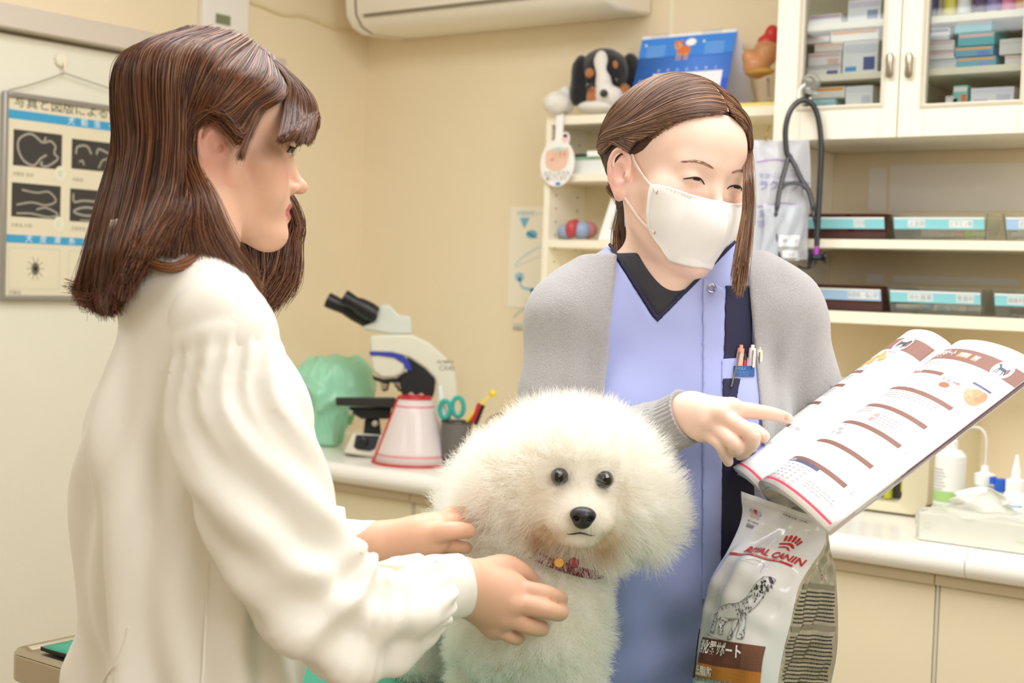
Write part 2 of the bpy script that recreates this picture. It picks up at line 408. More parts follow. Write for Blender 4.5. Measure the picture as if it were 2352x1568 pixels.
# ------------------------------------------------------------------ heads
def head_frame(eye_px, depth, yaw, pitch, roll):
    """axes of a head as camera sees it: x towards its left, y the way it faces, z up; yaw 0 = facing the camera, + = to the right of the frame"""
    a, p, r = map(math.radians, (yaw, pitch, roll))
    u, v, t = V3(1, 0, 0), V3(0, 1, 0), V3(0, 0, 1)
    fw = u * math.sin(a) + t * math.cos(a); lat = u * math.cos(a) - t * math.sin(a)
    y = fw * math.cos(p) - v * math.sin(p); z = v * math.cos(p) + fw * math.sin(p)
    def rl(w): return V3(w[0] * math.cos(r) + w[1] * math.sin(r), -w[0] * math.sin(r) + w[1] * math.cos(r), w[2])
    W = lambda w: w[0] * CR + w[1] * CU - w[2] * CF
    M = np.stack([W(rl(lat)), W(rl(y)), W(rl(z))], 1)
    return M, P(*eye_px, depth)
def head_field(M, O, lids=1.0, mouth=0.0, zk=1.0):
    M = M / (M[:, 0] @ M[:, 0])
    def T(p):
        q = (p - O) @ M
        if zk != 1: q = q * np.array([1, 1, 1]); q[..., 2] = np.where(q[..., 2] < 0, q[..., 2] / zk, q[..., 2])
        return q
    F = Field(T); u, s = F.u, F.s_
    u(f_ell((0, -.018, .030), (.0745, .090, .082)), .01)
    u(f_ell((0, .018, .036), (.060, .058, .052)), .025)
    u(f_ell((0, .026, -.020), (.059, .051, .050)), .02)
    u(f_ell((0, .022, -.060), (.046, .046, .045)), .02)
    for q in (-1, 1):
        u(f_chain([(q * .056, -.005, -.030), (q * .047, .003, -.060), (q * .025, .042, -.088), (0, .057, -.096)], [.014, .014, .0125, .0125]), .022)
        u(f_ell((q * .043, .044, -.022), (.022, .021, .019)), .018)
        u(f_ell((q * .033, .047, -.048), (.025, .024, .026)), .018)
        u(f_cap((q * .012, .0655, .015), (q * .040, .056, .014), .0095, .008), .016)
    u(f_ell((0, .060, -.094), (.018, .017, .015)), .016)
    for q in (-1, 1):
        s(f_ell((q * .030, .086, -.001), (.0195, .012, .0105)), .012)
        u(f_ell((q * .031, .0595, -.0015), (.0150, .0150, .0115)), .0045)
    u(f_chain([(0, .064, .012), (0, .072, -.004), (0, .080, -.020), (0, .0875, -.034)], [.0065, .0055, .0062, .0075]), .010)
    u(f_ell((0, .0895, -.0365), (.0085, .0088, .0078)), .006)
    for q in (-1, 1):
        u(f_ell((q * .0115, .0785, -.0395), (.0066, .0088, .0062)), .005)
        s(f_ell((q * .0062, .0865, -.0468), (.0030, .0046, .0032)), .002)
    u(f_ell((0, .058, -.062), (.028, .0205, .022)), .014)
    g = mouth
    u(f_chain([(-.0215, .066, -.0645), (-.010, .0758, -.0605), (-.0035, .0785, -.0590), (0, .0778, -.0598), (.0035, .0785, -.0590), (.010, .0758, -.0605), (.0215, .066, -.0645)], [.0015, .0032, .0037, .0034, .0037, .0032, .0015]), .004)
    u(f_chain([(-.019, .066, -.0665 - g * .4), (-.008, .0755, -.0695 - g), (0, .0775, -.0705 - g), (.008, .0755, -.0695 - g), (.019, .066, -.0665 - g * .4)], [.0015, .0038, .0045, .0038, .0015]), .004)
    s(f_chain([(-.021, .0715, -.0655 - g * .3), (-.010, .080, -.0652 - g * .5), (0, .083, -.0650 - g * .5), (.010, .080, -.0652 - g * .5), (.021, .0715, -.0655 - g * .3)], [.0004, .0008 + g * .42, .0009 + g * .45, .0008 + g * .42, .0004]), .0015)
    # ears
    for q in (-1, 1):
        E = lambda y, z, out: (q * (.0695 + out * .8), -.010 + y, -.008 + z)
        u(f_ell(E(-.004, -.002, .006), (.006, .015, .026)), .006)
        u(f_chain([E(.008, .002, .004), E(.007, .016, .007), E(.000, .0255, .011), E(-.012, .024, .015), E(-.018, .010, .017), E(-.0165, -.008, .014), E(-.009, -.022, .009)], [.0028, .0030, .0034, .0036, .0034, .0032, .003], 14), .0025)
        u(f_chain([E(-.004, .014, .011), E(-.0105, .006, .0125), E(-.010, -.008, .0115), E(-.004, -.015, .009)], [.0022, .0028, .0028, .0026], 9), .003)
        u(f_ell(E(.000, -.0265, .006), (.0045, .0075, .0085)), .006)
        s(f_ell(E(.001, -.001, .016), (.0065, .0065, .0110)), .003)
        s(f_ell(E(.0055, -.004, .010), (.0075, .0035, .0050)), .002)
        u(f_ell(E(.0115, -.004, .007), (.004, .0035, .0060)), .003)
    return F
def head_color(M, O, skin, lip, blush, brow=None, lipk=1.0, zk=1.0):
    skin, lip, blush = map(lambda c: np.array(lin(c)), (skin, lip, blush))
    M = M / (M[:, 0] @ M[:, 0])
    def f(V):
        q = (V - O) @ M; q[:, 2] = np.where(q[:, 2] < 0, q[:, 2] / zk, q[:, 2]); c = np.repeat(skin[None], len(V), 0)
        x = np.abs(q[:, 0])
        b = np.exp(-(((x - .040) / .017) ** 2 + ((q[:, 2] + .030) / .016) ** 2)) * (q[:, 1] > .02) * .7
        b = b + np.exp(-(((q[:, 0]) / .012) ** 2 + ((q[:, 2] + .038) / .010) ** 2)) * (q[:, 1] > .075) * .25
        er = np.exp(-((x - .083) / .010) ** 2) * (np.abs(q[:, 2] + .01) < .045) * (np.abs(q[:, 1] + .012) < .03) * .6
        c = c + (blush - c) * np.clip(b + er, 0, 1)[:, None]
        le = ((q[:, 0] / .0215) ** 2 + ((q[:, 2] + .0645 + lipk * .0015) / (.0078 + lipk * .002)) ** 2) < 1
        le &= (q[:, 1] > .0645)
        prot = np.clip((q[:, 1] - (.0715 - 22 * q[:, 0] ** 2)) / .0025, 0, 1)
        c = c + (lip - c) * (le * prot)[:, None]
        return c
    return f
_base_sdf_obj = sdf_obj
def sdf_obj(name, F, lo, hi, h, m, parent=None, smooth=1, color=None, coarse=8, band=1.0):
    V, Q = sdf_mesh(F, lo, hi, h, smooth, coarse, band)
    E = np.sort(np.concatenate([Q[:, [0, 1]], Q[:, [1, 2]], Q[:, [2, 3]], Q[:, [3, 0]]]).astype(np.int64), 1)
    u, c = np.unique(E[:, 0] * (len(V) + 1) + E[:, 1], return_counts=True)
    o = mesh_np(name, V, Q, m, parent, vc=color(V) if color else None)
    if (c == 1).any():
        bm = bmesh.new(); bm.from_mesh(o.data); ed = [e for e in bm.edges if e.is_boundary]
        r = bmesh.ops.holes_fill(bm, edges=ed, sides=0); bmesh.ops.triangulate(bm, faces=r['faces'])
        for f in bm.faces: f.smooth = True
        bm.to_mesh(o.data); bm.free()
    return o
# ------------------------------------------------------------------ hair and fur as real strands
def strands(name, C, r0, r1, m, parent=None, col=None):
    """C (n, k, 3) array of strand points"""
    n, k, _ = C.shape; h = bpy.data.hair_curves.new(name); h.add_curves([k] * n)
    h.points.foreach_set('position', C.reshape(-1).astype(np.float32)) if hasattr(h.points, 'foreach_set') else None
    h.attributes['position'].data.foreach_set('vector', C.reshape(-1).astype(np.float32))
    ra = h.attributes.get('radius') or h.attributes.new('radius', 'FLOAT', 'POINT')
    t = np.linspace(0, 1, k); rr = r0 + (r1 - r0) * t ** 1.5
    ra.data.foreach_set('value', np.tile(rr, n).astype(np.float32))
    if col is not None:
        a = h.attributes.new('Col', 'FLOAT_COLOR', 'POINT'); cc = np.ones((n, k, 4), np.float32)
        cc[..., :3] = col if col.ndim == 3 else col[:, None, :]; a.data.foreach_set('color', cc.ravel())
    h.materials.append(m); o = bpy.data.objects.new(name, h); link(o, parent); return o
def hairmat(name, rough=.35, coat=0, sp=.5, tint='FFFFFF'):
    m = bpy.data.materials.new(name); m.use_nodes = True; nt = m.node_tree; b = nt.nodes['Principled BSDF']
    a = nt.nodes.new('ShaderNodeAttribute'); a.attribute_name = 'Col'; nt.links.new(a.outputs['Color'], b.inputs['Base Color'])
    b.inputs['Roughness'].default_value = rough; b.inputs['Specular IOR Level'].default_value = sp; b.inputs['Sheen Weight'].default_value = coat
    return m
def sheet(guides, n, m=16, jit=.002, rng=None, ends=.0, uneven=None, power=1.0, dense=None):
    """strands interpolated between neighbouring guide lines (each a list of world points)"""
    rng = rng or np.random.default_rng(1); G = np.stack([crom(g, m) for g in guides])
    s = rng.random(n) ** power * (len(G) - 1); k = 40; fine = crom(G.reshape(len(G), -1), (len(G) - 1) * k + 1).reshape(-1, m, 3)
    x = s * k; i = np.minimum(x.astype(int), len(fine) - 2); f = (x - i)[:, None, None]
    C = fine[i] * (1 - f) + fine[i + 1] * f
    t = np.linspace(0, 1, m)[None, :, None]
    lock = (s * 9).astype(int); lr = rng.normal(size=(lock.max() + 2, 3)) * jit * .8
    C = C + rng.normal(size=(n, 1, 3)) * jit * (.5 + .7 * t) + lr[lock][:, None, :] * (t * .9)
    C = C + np.sin(t * 7 + rng.random((n, 1, 1)) * 6.3) * rng.normal(size=(n, 1, 3)) * jit * .25
    if ends:
        L = 1 - rng.random(n) ** 2 * ends; tt = np.linspace(0, 1, m)[None] * L[:, None] * (m - 1); a = np.minimum(tt.astype(int), m - 2); fr = (tt - a)[..., None]
        r = np.arange(n)[:, None]; C = C[r, a] * (1 - fr) + C[r, a + 1] * fr
    return C
def haircol(n, cols, rng, k=None):
    c = np.array([lin(x) for x in cols]); i = rng.random(n) * (len(c) - 1); a = i.astype(int); f = (i - a)[:, None]
    return (c[a] * (1 - f) + c[np.minimum(a + 1, len(c) - 1)] * f) * (.75 + .5 * rng.random((n, 1)))
def chain_st(pts, m=48):
    """param t in 0..1 and nearest centre / axis direction along a polyline"""
    C = crom(pts, m); T = np.gradient(C, axis=0); T /= _len(T)[:, None]
    up = np.array([.13, .21, .97]); A = np.cross(T, up); A /= _len(A)[:, None]; B = np.cross(T, A)
    def f(p):
        i = np.empty(len(p), int)
        for s0 in range(0, len(p), 60000):
            q = p[s0:s0 + 60000]; i[s0:s0 + 60000] = ((q * q).sum(1)[:, None] - 2 * q @ C.T + (C * C).sum(1)[None]).argmin(1)
        d = p - C[i]; tt = (d * T[i]).sum(1); t = (i + np.clip(tt / (_len(np.gradient(C, axis=0))[i] + 1e-9), -.5, .5)) / (m - 1)
        return t, np.arctan2((d * A[i]).sum(1), (d * B[i]).sum(1))
    return f
def arm_hand(F, wrist, mcps, tips, palm_n, rp=.0125, thick=.6, k=.006):
    """palm of flattened capsules from the wrist to the knuckles, then one chain per finger; tips: list of (points, radii)"""
    for c in mcps: F.u(f_flat(wrist, c, rp * 1.25, rp, palm_n, thick), .010)
    for a, b in zip(mcps[:-1], mcps[1:]): F.u(f_cap(a, b, .0095, .0095), .006)
    for pts, rad in tips: F.u(f_chain(pts, rad, 3 * len(pts)), k)
M_skin = mat('skin', 'E8B99A', .46, vcol='Col', sss=.12, sssr=(.012, .005, .003), bump=.12, bscale=1500, bdist=.0004)
M_lash = mat('lash', '2A1B16', .6); M_brow = mat('brow', '9A7660', .8); M_iris = mat('iris', '1D1411', .15, coat=.6)
HC = V3(0, -.018, .030); HR = V3(.0815, .0990, .0915)
HF = head_field(np.eye(3), np.zeros(3)); HF.T = lambda p: p
def onf(p, gap):
    p = np.array(p, float)
    for _ in range(4):
        e = .0006; d = HF.eval(np.stack([p, p + V3(e, 0, 0), p + V3(0, e, 0), p + V3(0, 0, e)])); g = (d[1:] - d[0]) / e; p = p + g / (_len(g) + 1e-9) * (gap - d[0])
    return p
def hit(F, px, py, d0=1.3, d1=1.95, lift=0):
    """where the line of sight through a frame point meets a garment"""
    d = np.linspace(d0, d1, 160); r = ray(px, py); pts = CAMP + d[:, None] * r; v = F.eval(pts); i = np.argmax(v < 0)
    a = d[i - 1] if i else d0; t = a + (d[i] - a) * (v[i - 1] / (v[i - 1] - v[i] + 1e-12) if i else 0)
    return CAMP + (t - lift) * r
# ------------------------------------------------------------------ the woman with the mask (right)
rg = np.random.default_rng(7)
M2, _ = head_frame((0, 0), 1, 32.5, 7, 6.5)
O2 = P(1645, 417, 1.66) - M2 @ V3(0, .072, 0)
H2 = lambda x, y, z: O2 + M2 @ V3(x, y, z)
T2, _ = head_frame((0, 0), 1, -4, 3, -1); B2 = P(1550, 655, 1.70)
L2 = lambda x, y, z: B2 + T2 @ V3(x, y, z)
w2 = thing('person', 'person in white face mask, lavender scrub top and grey cardigan pointing at an open magazine', 'person', (B2[0], B2[1], 0))
sh2 = (P(1326, 742, 1.73), P(1776, 728, 1.76))          # shoulders (its right, its left)
el2 = (P(1262, 1110, 1.68), P(1878, 1085, 1.78))
wr2 = (P(1588, 952, 1.545), P(1868, 1050, 1.70))
F = Field(); F.merge(head_field(M2, O2))
F.u(f_chain([H2(.004, -.020, -.050), L2(0, -.035, .045), L2(0, -.045, -.02)], [.047, .048, .058], 8), .022)
F.u(f_cap(L2(-.10, -.05, -.03), L2(.10, -.05, -.03), .045), .04)
for i, q in enumerate((-1, 1)):
    F.u(f_cap(L2(q * .03, -.045, .03), sh2[i], .028, .040), .03)
    F.u(f_chain([L2(q * .018, -.002, -.012), L2(q * .07, -.012, .0), L2(q * .12, -.03, .002)], [.006, .0065, .006]), .012)
    F.u(f_cap(sh2[i], el2[i], .040, .032), .02); F.u(f_cap(el2[i], wr2[i], .034, .0215), .02)
F.u(f_ell(L2(0, -.055, -.16), (.128, .085, .17), T2), .04); F.u(f_ell(L2(0, -.055, -.34), (.105, .078, .15), T2), .04)
F.u(f_ell(L2(0, -.055, -.50), (.140, .095, .14), T2), .04)
for q in (-1, 1): F.u(f_cap(L2(q * .07, -.05, -.52), V3(*(L2(q * .08, -.05, -.5)[:2]), .06), .075, .045), .03)
# right hand, index finger pointing
w = wr2[0]; mc = [P(1680, 939, 1.510), P(1656, 953, 1.505), P(1634, 971, 1.512), P(1615, 988, 1.525)]
tips = [([mc[0], P(1745, 946, 1.520), P(1786, 953, 1.528), P(1810, 961, 1.535)], [.0098, .0082, .0070, .0058]),
        ([mc[1], P(1728, 1000, 1.480), P(1712, 1034, 1.494), P(1700, 1044, 1.515)], [.0096, .0084, .0075, .0064]),
        ([mc[2], P(1688, 1020, 1.484), P(1686, 1034, 1.502), P(1672, 1028, 1.525)], [.0090, .0082, .0074, .0064]),
        ([mc[3], P(1653, 1018, 1.498), P(1665, 1043, 1.502), P(1673, 1060, 1.514)], [.0082, .0072, .0064, .0056]),
        ([P(1620, 972, 1.555), P(1680, 985, 1.565), P(1730, 990, 1.560), P(1753, 1002, 1.552)], [.013, .0115, .0092, .0074])]
arm_hand(F, w, mc, tips, CF, .0125, .75, .0022)
F.u(f_cap(w, P(1650, 958, 1.53), .0205, .017), .015)
for c in mc: F.u(f_ell(c - CF * .004 + CU * .001, (.0075, .0075, .0075)), .006)
# left hand, supporting the magazine from behind
w = wr2[1]; mc = [P(1925, 985, 1.70), P(1937, 1010, 1.70), P(1943, 1035, 1.70), P(1941, 1060, 1.70)]
tips = [([c, c + CR * .035 + CU * .008 * (1.5 - i) + CF * .002, c + CR * .062 + CU * .010 * (1.5 - i) - CF * .004], [.0095, .008, .0062]) for i, c in enumerate(mc)]
tips.append(([P(1885, 1010, 1.69), P(1915, 960, 1.69), P(1940, 925, 1.69)], [.012, .0095, .0075]))
arm_hand(F, w, mc, tips, CF, .0125, .75)
lo, hi = bounds([H2(0, 0, .1), H2(0, -.1, 0), H2(0, .1, -.1), sh2[0], sh2[1], el2[0], wr2[1], P(2140, 1000, 1.65), L2(0, 0, -.6), L2(0, -.12, 0), V3(B2[0], B2[1], .03)], .07)
lo[2] = .80
hc = head_color(M2, O2, 'F3D0BE', 'C9706A', 'E9A69C')
sdf_obj('body', F, lo, hi, .0018, M_skin, w2, color=hc)
# closed, smiling eyes: lash line, sliver of dark iris, brows
for q in (-1, 1):
    m = MB(); mb = MB(); ir = MB()
    arc = [H2(*onf((q * (.031 + dx), .0738 - 9 * dx * dx + dy, -.0045 + 14 * dx * dx * -1 + .003 + dz), .0003)) for dx, dy, dz in ((-.0150, -.0030, -.0020), (-.0100, .0001, .0004), (-.004, .0008, .0014), (.003, .0008, .0013), (.009, -.0002, .0006), (.0155, -.0028, .0002))]
    m.tube(crom(arc, 16), list(.0008 * np.sin(np.linspace(.25, 2.9, 16)) + .00035), 6)
    for k, (lo_, hi_) in enumerate(((-.0125, .0130), (-.0050, .0050))):
        G = []
        for dx in np.linspace(lo_, hi_, 13):
            h = .0031 * (1 - ((dx - .0005) / .0138) ** 2); ya = .0737 - 9 * dx * dx + .0004 * k; za = -.0014 - 14 * dx * dx + .0012 * (1 if abs(dx) < .006 else .3)
            G.append([H2(*onf((q * (.031 + dx), ya + .0006 * v, za - h * v), .0002 + .00015 * k)) for v in (0, .5, 1)])
        ir.grid(G, k)
    bl = [H2(*onf((q * x, y, z), .0003)) for x, y, z in ((.013, .0745, .0150), (.022, .0735, .0172), (.033, .0695, .0178), (.045, .0600, .0140))]
    for k in range(150):
        s = random.random(); a = np.array(crom(bl, 60)[int(s * 59)]) + M2 @ V3(0, .0003, (random.random() - .5) * .0034 * math.sin(.5 + 2.4 * s)); mb.tube([a, a + M2 @ V3(q * .0035, -.0006, .0008)], [.00017, .00006], 4, cap=False)
    m.build('eyelashes', M_lash, w2); ir.build('eyes', [mat('eye_white', 'CFC6C0', .3), M_iris], w2); mb.build('eyebrows', M_brow, w2)
# finger nails
m = MB()
for c, d in ((P(1800, 953, 1.5255), CR * .93 - CU * .35),):
    m.grid([[c + d * a + CU * b * .9 - CF * (.0012 - 22 * b * b) for b in np.linspace(-.0042, .0042, 7)] for a in np.linspace(-.005, .006, 6)])
m.build('fingernail', mat('nail', 'F3CDBD', .25, coat=.5), w2, solid=.0004)
# ---- mask
M_mask = mat('mask_fabric', 'F4F2F0', .75, bump=.15, bscale=900, bdist=.0005, sheen=.2)
def maskp(s, t):
    """s -1..1 across, t 0 top .. 1 bottom, in head coordinates"""
    a = abs(s); sg = 1 if s > 0 else -1
    rows = [  # centre (y, z), side (x, y, z) at a=.5 and a=1
        ((.0905, -.0225), (.034, .0735, -.0205), (.0640, .0400, -.0170)),
        ((.1045, -.0420), (.038, .0745, -.0380), (.0640, .0370, -.0340)),
        ((.1060, -.0610), (.037, .0735, -.0580), (.0620, .0350, -.0500)),
        ((.0960, -.0800), (.034, .0690, -.0800), (.0540, .0350, -.0660)),
        ((.0790, -.1000), (.018, .0640, -.1010), (.0270, .0480, -.0950))]
    C = crom([r[0] for r in rows], 41)[int(round(t * 40))]; Mi = crom([r[1] for r in rows], 41)[int(round(t * 40))]; E = crom([r[2] for r in rows], 41)[int(round(t * 40))]
    p0, p1, p2 = np.array([0, C[0], C[1]]), np.array(Mi), np.array(E)
    # quadratic through p0, p1, p2: leaves a crease on the centre line
    q = p0 * (1 - a) * (1 - 2 * a) + p1 * 4 * a * (1 - a) + p2 * a * (2 * a - 1)
    notch = .011 * math.exp(-((t - .42) / .22) ** 2) * max(0, a - .75) * 4
    return np.array([sg * (q[0] - notch), q[1], q[2]])
_mp = {}
def on_face(p, gap=.0022):
    p = np.array(p, float)
    for _ in range(3):
        e = .0008; pts = np.stack([p, p + V3(e, 0, 0), p + V3(0, e, 0), p + V3(0, 0, e)]); d = HF.eval(pts)
        if d[0] >= gap: break
        g = (d[1:] - d[0]) / e; p = p + g / (_len(g) + 1e-9) * (gap - d[0])
    return p
_maskp = maskp
def maskp(s, t):
    k = (round(s * 200), round(t * 40))
    if k not in _mp: _mp[k] = on_face(_maskp(s, t))
    return _mp[k]
_gs, _gt = np.linspace(-1, 1, 49), np.linspace(0, 1, 41); G0 = np.array([[maskp(s, t) for s in _gs] for t in _gt])
for it in range(60):
    A = G0.copy(); A[1:-1, 1:-1] = .25 * (G0[:-2, 1:-1] + G0[2:, 1:-1] + G0[1:-1, :-2] + G0[1:-1, 2:]); A[0, 1:-1] = .5 * (G0[0, :-2] + G0[0, 2:]); A[-1, 1:-1] = .5 * (G0[-1, :-2] + G0[-1, 2:]); A[1:-1, 0] = .5 * (G0[:-2, 0] + G0[2:, 0]) ; A[1:-1, -1] = .5 * (G0[:-2, -1] + G0[2:, -1])
    A[:, 24] = G0[:, 24]; A[0] = G0[0] * .9 + A[0] * .1; A[:, 0] = G0[:, 0]; A[:, -1] = G0[:, -1]; G0 = A
for it in range(8):
    d = HF.eval(G0.reshape(-1, 3)).reshape(G0.shape[:2]); G0 += np.clip(.0016 - d, 0, .003)[..., None] * V3(0, 1, 0) + np.clip(.0016 - d, 0, .002)[..., None] * np.sign(G0) * V3(.7, 0, 0) * (np.abs(G0) > .045)
def maskp(s, t): return G0[int(round(t * 40)), int(round((s + 1) * 24))]
mk = MB(); mk.grid([[H2(*G0[j, i]) for i in range(49)] for j in range(41)])
mask = mk.build('face_mask', M_mask, w2, solid=.0012, angle=16, fix=True); mask['label'] = 'white folded cloth face mask'
st = MB()
for dz in (.0022, .0042):
    for s in np.linspace(-.96, .9, 46):
        a, b = maskp(s, 0), maskp(s, 0) * .3 + maskp(s + .0417, 0) * .7; st.tube([H2(a[0], a[1] + .0014, a[2] - dz), H2(b[0], b[1] + .0014, b[2] - dz)], .00028, 4, cap=False)
for side in (-1, 1):
    for t in np.linspace(.05, .75, 29):
        a, b = maskp(side * .96, t), maskp(side * .96, t) * .4 + .6 * maskp(side * .96, min(1, t + .025)); st.tube([H2(a[0] + side * .0006, a[1] + .0009, a[2]), H2(b[0] + side * .0006, b[1] + .0009, b[2])], .00026, 4, cap=False)
st.build('stitching', mat('stitch', 'CDBBB4', .7), mask)
for q in (-1, 1):
    sp = MB()
    a = maskp(q * .93, .10); b = maskp(q * .93, .74)
    A, Bq = V3(*a) + V3(q * .0012, .001, 0), V3(*b) + V3(q * .0012, .001, 0)
    up = [A, V3(q * .0665, .022, -.010), V3(q * .0725, .006, .006), V3(q * .0745, -.004, .0185), V3(q * .0785, -.014, .018)]
    dn = [Bq, V3(q * .0585, .020, -.060), V3(q * .0695, .000, -.040), V3(q * .0745, -.010, -.030), V3(q * .0795, -.019, -.015)]
    for ch in (up, dn, [up[-1], V3(q * .0815, -.024, .006), dn[-1]]): sp.tube([H2(*x) for x in crom(ch, 14)], .0011, 8, sq=1.6)
    for c in (a, b):
        for k in range(8):
            th = k * math.pi / 4; c0 = V3(*c) + V3(q * .0002, .0012, 0); sp.tube([H2(*c0), H2(*(c0 + V3(0, .0002, 0) + .0024 * V3(math.cos(th) * .6, -math.cos(th) * .5, math.sin(th))))], .0004, 4, m=1)
    sp.build('ear_loop', [mat('ear_loop_elastic', 'EFE3D8', .8), mat('weld_mark', 'C99A6E', .7)], mask)
# ---- dark T-shirt collar
def torso_field(d, waist=.0):
    F = Field()
    F.u(f_cap(L2(-.09, -.05, -.035), L2(.09, -.05, -.035), .047 + d), .04)
    for i, q in enumerate((-1, 1)):
        F.u(f_cap(L2(q * .035, -.045, .022), sh2[i], .026 + d, .042 + d), .03)
    F.u(f_ell(L2(0, -.055, -.16), (.130 + d, .088 + d, .17 + d), T2), .04)
    for q in (-1, 1): F.u(f_ell(L2(q * .060, .004, -.165), (.052 + d, .042 + d, .055 + d), T2), .035)
    F.u(f_ell(L2(0, -.055, -.36), (.112 + waist + d, .082 + waist * .6 + d, .17), T2), .05)
    F.u(f_ell(L2(0, -.055, -.54), (.142 + waist + d, .100 + d, .16), T2), .05)
    return F
M_tee = mat('tee_charcoal', '3B3A3F', .85, bump=.3, bscale=1200, bdist=.0006)
def neckprims(F, d):
    F.u(f_chain([H2(.004, -.020, -.050), L2(0, -.035, .045), L2(0, -.045, -.02)], [.0515 + d, .0525 + d, .0625 + d], 8), .022)
    for i_, q_ in enumerate((-1, 1)):
        F.u(f_cap(L2(q_ * .03, -.045, .03), sh2[i_], .0305 + d, .042 + d), .03); F.u(f_chain([L2(q_ * .018, -.002, -.012), L2(q_ * .07, -.012, .0), L2(q_ * .12, -.03, .002)], [.0105 + d, .011 + d, .0105 + d], 6), .012)
F = torso_field(.003); neckprims(F, 0)
F.i(lambda p: (p - L2(0, 0, -.14)) @ (-T2[:, 2]), .002); F.i(lambda p: (p - L2(0, 0, .040)) @ T2[:, 2], .003)
F.i(lambda p: (lambda q: q[:, 2] + .012 - .45 * (.03 - q[:, 1]) - 20 * q[:, 0] ** 2)((p - B2) @ T2), .002)
tee = sdf_obj('t_shirt', F, *bounds([L2(-.17, -.14, -.15), L2(.17, .06, .07), L2(-.17, .06, -.15), L2(.17, -.14, .07)], .01), .0022, M_tee, w2)
# ---- scrub top
M_scrub = mat('scrub_lavender', 'A9B2E6', .75, bump=.35, bscale=1400, bdist=.0004, sheen=.15)
M_navy = mat('scrub_navy', '2A2B47', .8, bump=.3, bscale=1400, bdist=.0004)
X2, Y2, Z2 = T2[:, 0], T2[:, 1], T2[:, 2]
def folds2(p):
    q = (p - B2) @ T2; x, y, z = q[:, 0], q[:, 1], q[:, 2]
    a = sm(-z, .10, .34)
    d = .0028 * a * np.sin(z * 38 + x * 22 + 3 * np.sin(x * 14)) * np.sin(x * 16 + .8)
    d += .0022 * sm(-z, .30, .5) * np.sin(z * 62 - x * 34 + 2 * np.sin(z * 14)) + .004 * sm(-z, .36, .5) * np.sin(x * 44 + z * 12)
    return d + .0010 * vnoise(q * 26, 3)
V = P(1510, 741, 1.595)
def vneck(p):
    # V-shaped opening: two planes meeting at V
    lft = np.cross(P(1419, 598, 1.62) - V, Y2); rgt = np.cross(Y2, P(1652, 598, 1.62) - V)
    lft /= np.linalg.norm(lft); rgt /= np.linalg.norm(rgt)
    if lft @ Z2 > 0: lft = -lft
    if rgt @ Z2 > 0: rgt = -rgt
    d = np.maximum((p - V) @ lft, (p - V) @ rgt)
    return np.maximum(d, (p - L2(0, -.075, 0)) @ -Y2)
def scrub_field(d):
    F = torso_field(.009 + d, .012); neckprims(F, .0055 + d)
    for i, q in enumerate((-1, 1)): F.u(f_cap(sh2[i], sh2[i] * .7 + el2[i] * .3, .036 + d, .033 + d), .02)
    F.d(folds2); return F
F = scrub_field(0); F.s_(lambda p: vneck(p), .002); F.s_(f_chain([L2(-.002, -.04, .12), L2(0, -.045, .082)], [.052, .048], 4), .004)
F.i(lambda p: (p - L2(0, 0, -.62)) @ -Z2, .003)
bs = bounds([L2(-.2, -.17, -.63), L2(.2, .08, .05), L2(-.2, .08, -.63), L2(.2, -.17, .05)], .01)
sdf_obj('scrub_top', F, *bs, .0030, M_scrub, w2)
def panel(name, d, m, conds, h=.0022, k=.0006, bb=None):
    F = scrub_field(d)
    for c in conds: F.i(c, k)
    F.i(lambda p: (p - L2(0, -.04, 0)) @ -Y2, .001)
    return sdf_obj(name, F, *(bounds(bb, .02) if bb is not None else bs), h, m, w2)
def side(px0, py0, px1, py1, keep, dep=1.60):
    a, b = P(px0, py0, dep), P(px1, py1, dep); n = np.cross(b - a, (a + b) / 2 - CAMP); n /= np.linalg.norm(n)
    if n @ (P(*keep, dep) - a) > 0: n = -n
    return lambda p: (p - a) @ n
panel('side_panel', .0016, M_navy, [side(1666, 650, 1655, 1100, (1700, 800)), side(1726, 600, 1735, 1300, (1700, 800)), side(1600, 655, 1800, 655, (1700, 800))], bb=[P(x_, y_, d_) for x_ in (1650, 1740) for y_ in (640, 1350) for d_ in (1.46, 1.72)])
panel('neck_binding', .0012, M_navy, [side(1419, 598, 1510, 741, (1560, 640)), side(1510, 741, 1652, 598, (1480, 640)), lambda p: -np.minimum(-1, -1) * 0 + np.minimum((side(1429, 598, 1511, 726, (1400, 760))(p)), side(1511, 726, 1644, 594, (1700, 760))(p))], .0022, bb=[P(x_, y_, d_) for x_ in (1410, 1660) for y_ in (590, 750) for d_ in (1.48, 1.72)])
panel('placket', .0030, M_scrub, [side(1664, 640, 1656, 1320, (1600, 900)), side(1615, 620, 1612, 1320, (1650, 900)), side(1600, 630, 1672, 668, (1640, 900))], bb=[P(x_, y_, d_) for x_ in (1605, 1672) for y_ in (620, 1330) for d_ in (1.46, 1.70)])
panel('chest_pocket', .0050, M_scrub, [side(1657, 824, 1758, 818, (1700, 900)), side(1658, 700, 1654, 1300, (1700, 900)), side(1752, 824, 1735, 1100, (1700, 900)), side(1650, 1040, 1760, 1040, (1700, 900))], bb=[P(x_, y_, d_) for x_ in (1650, 1765) for y_ in (810, 1050) for d_ in (1.46, 1.70)])
panel('pen_slot', .0062, M_navy, [side(1657, 869, 1702, 867, (1700, 900)), side(1660, 700, 1656, 1300, (1700, 900)), side(1702, 867, 1694, 910, (1680, 900)), side(1650, 1036, 1760, 1036, (1700, 900))], bb=[P(x_, y_, d_) for x_ in (1650, 1710) for y_ in (860, 1045) for d_ in (1.46, 1.70)])
SF = scrub_field(.0050)
def pocketS(a, b, l): return hit(SF, 1657 + a, 824 - b, lift=l)
pr = Print(pocketS, .0022, 20)
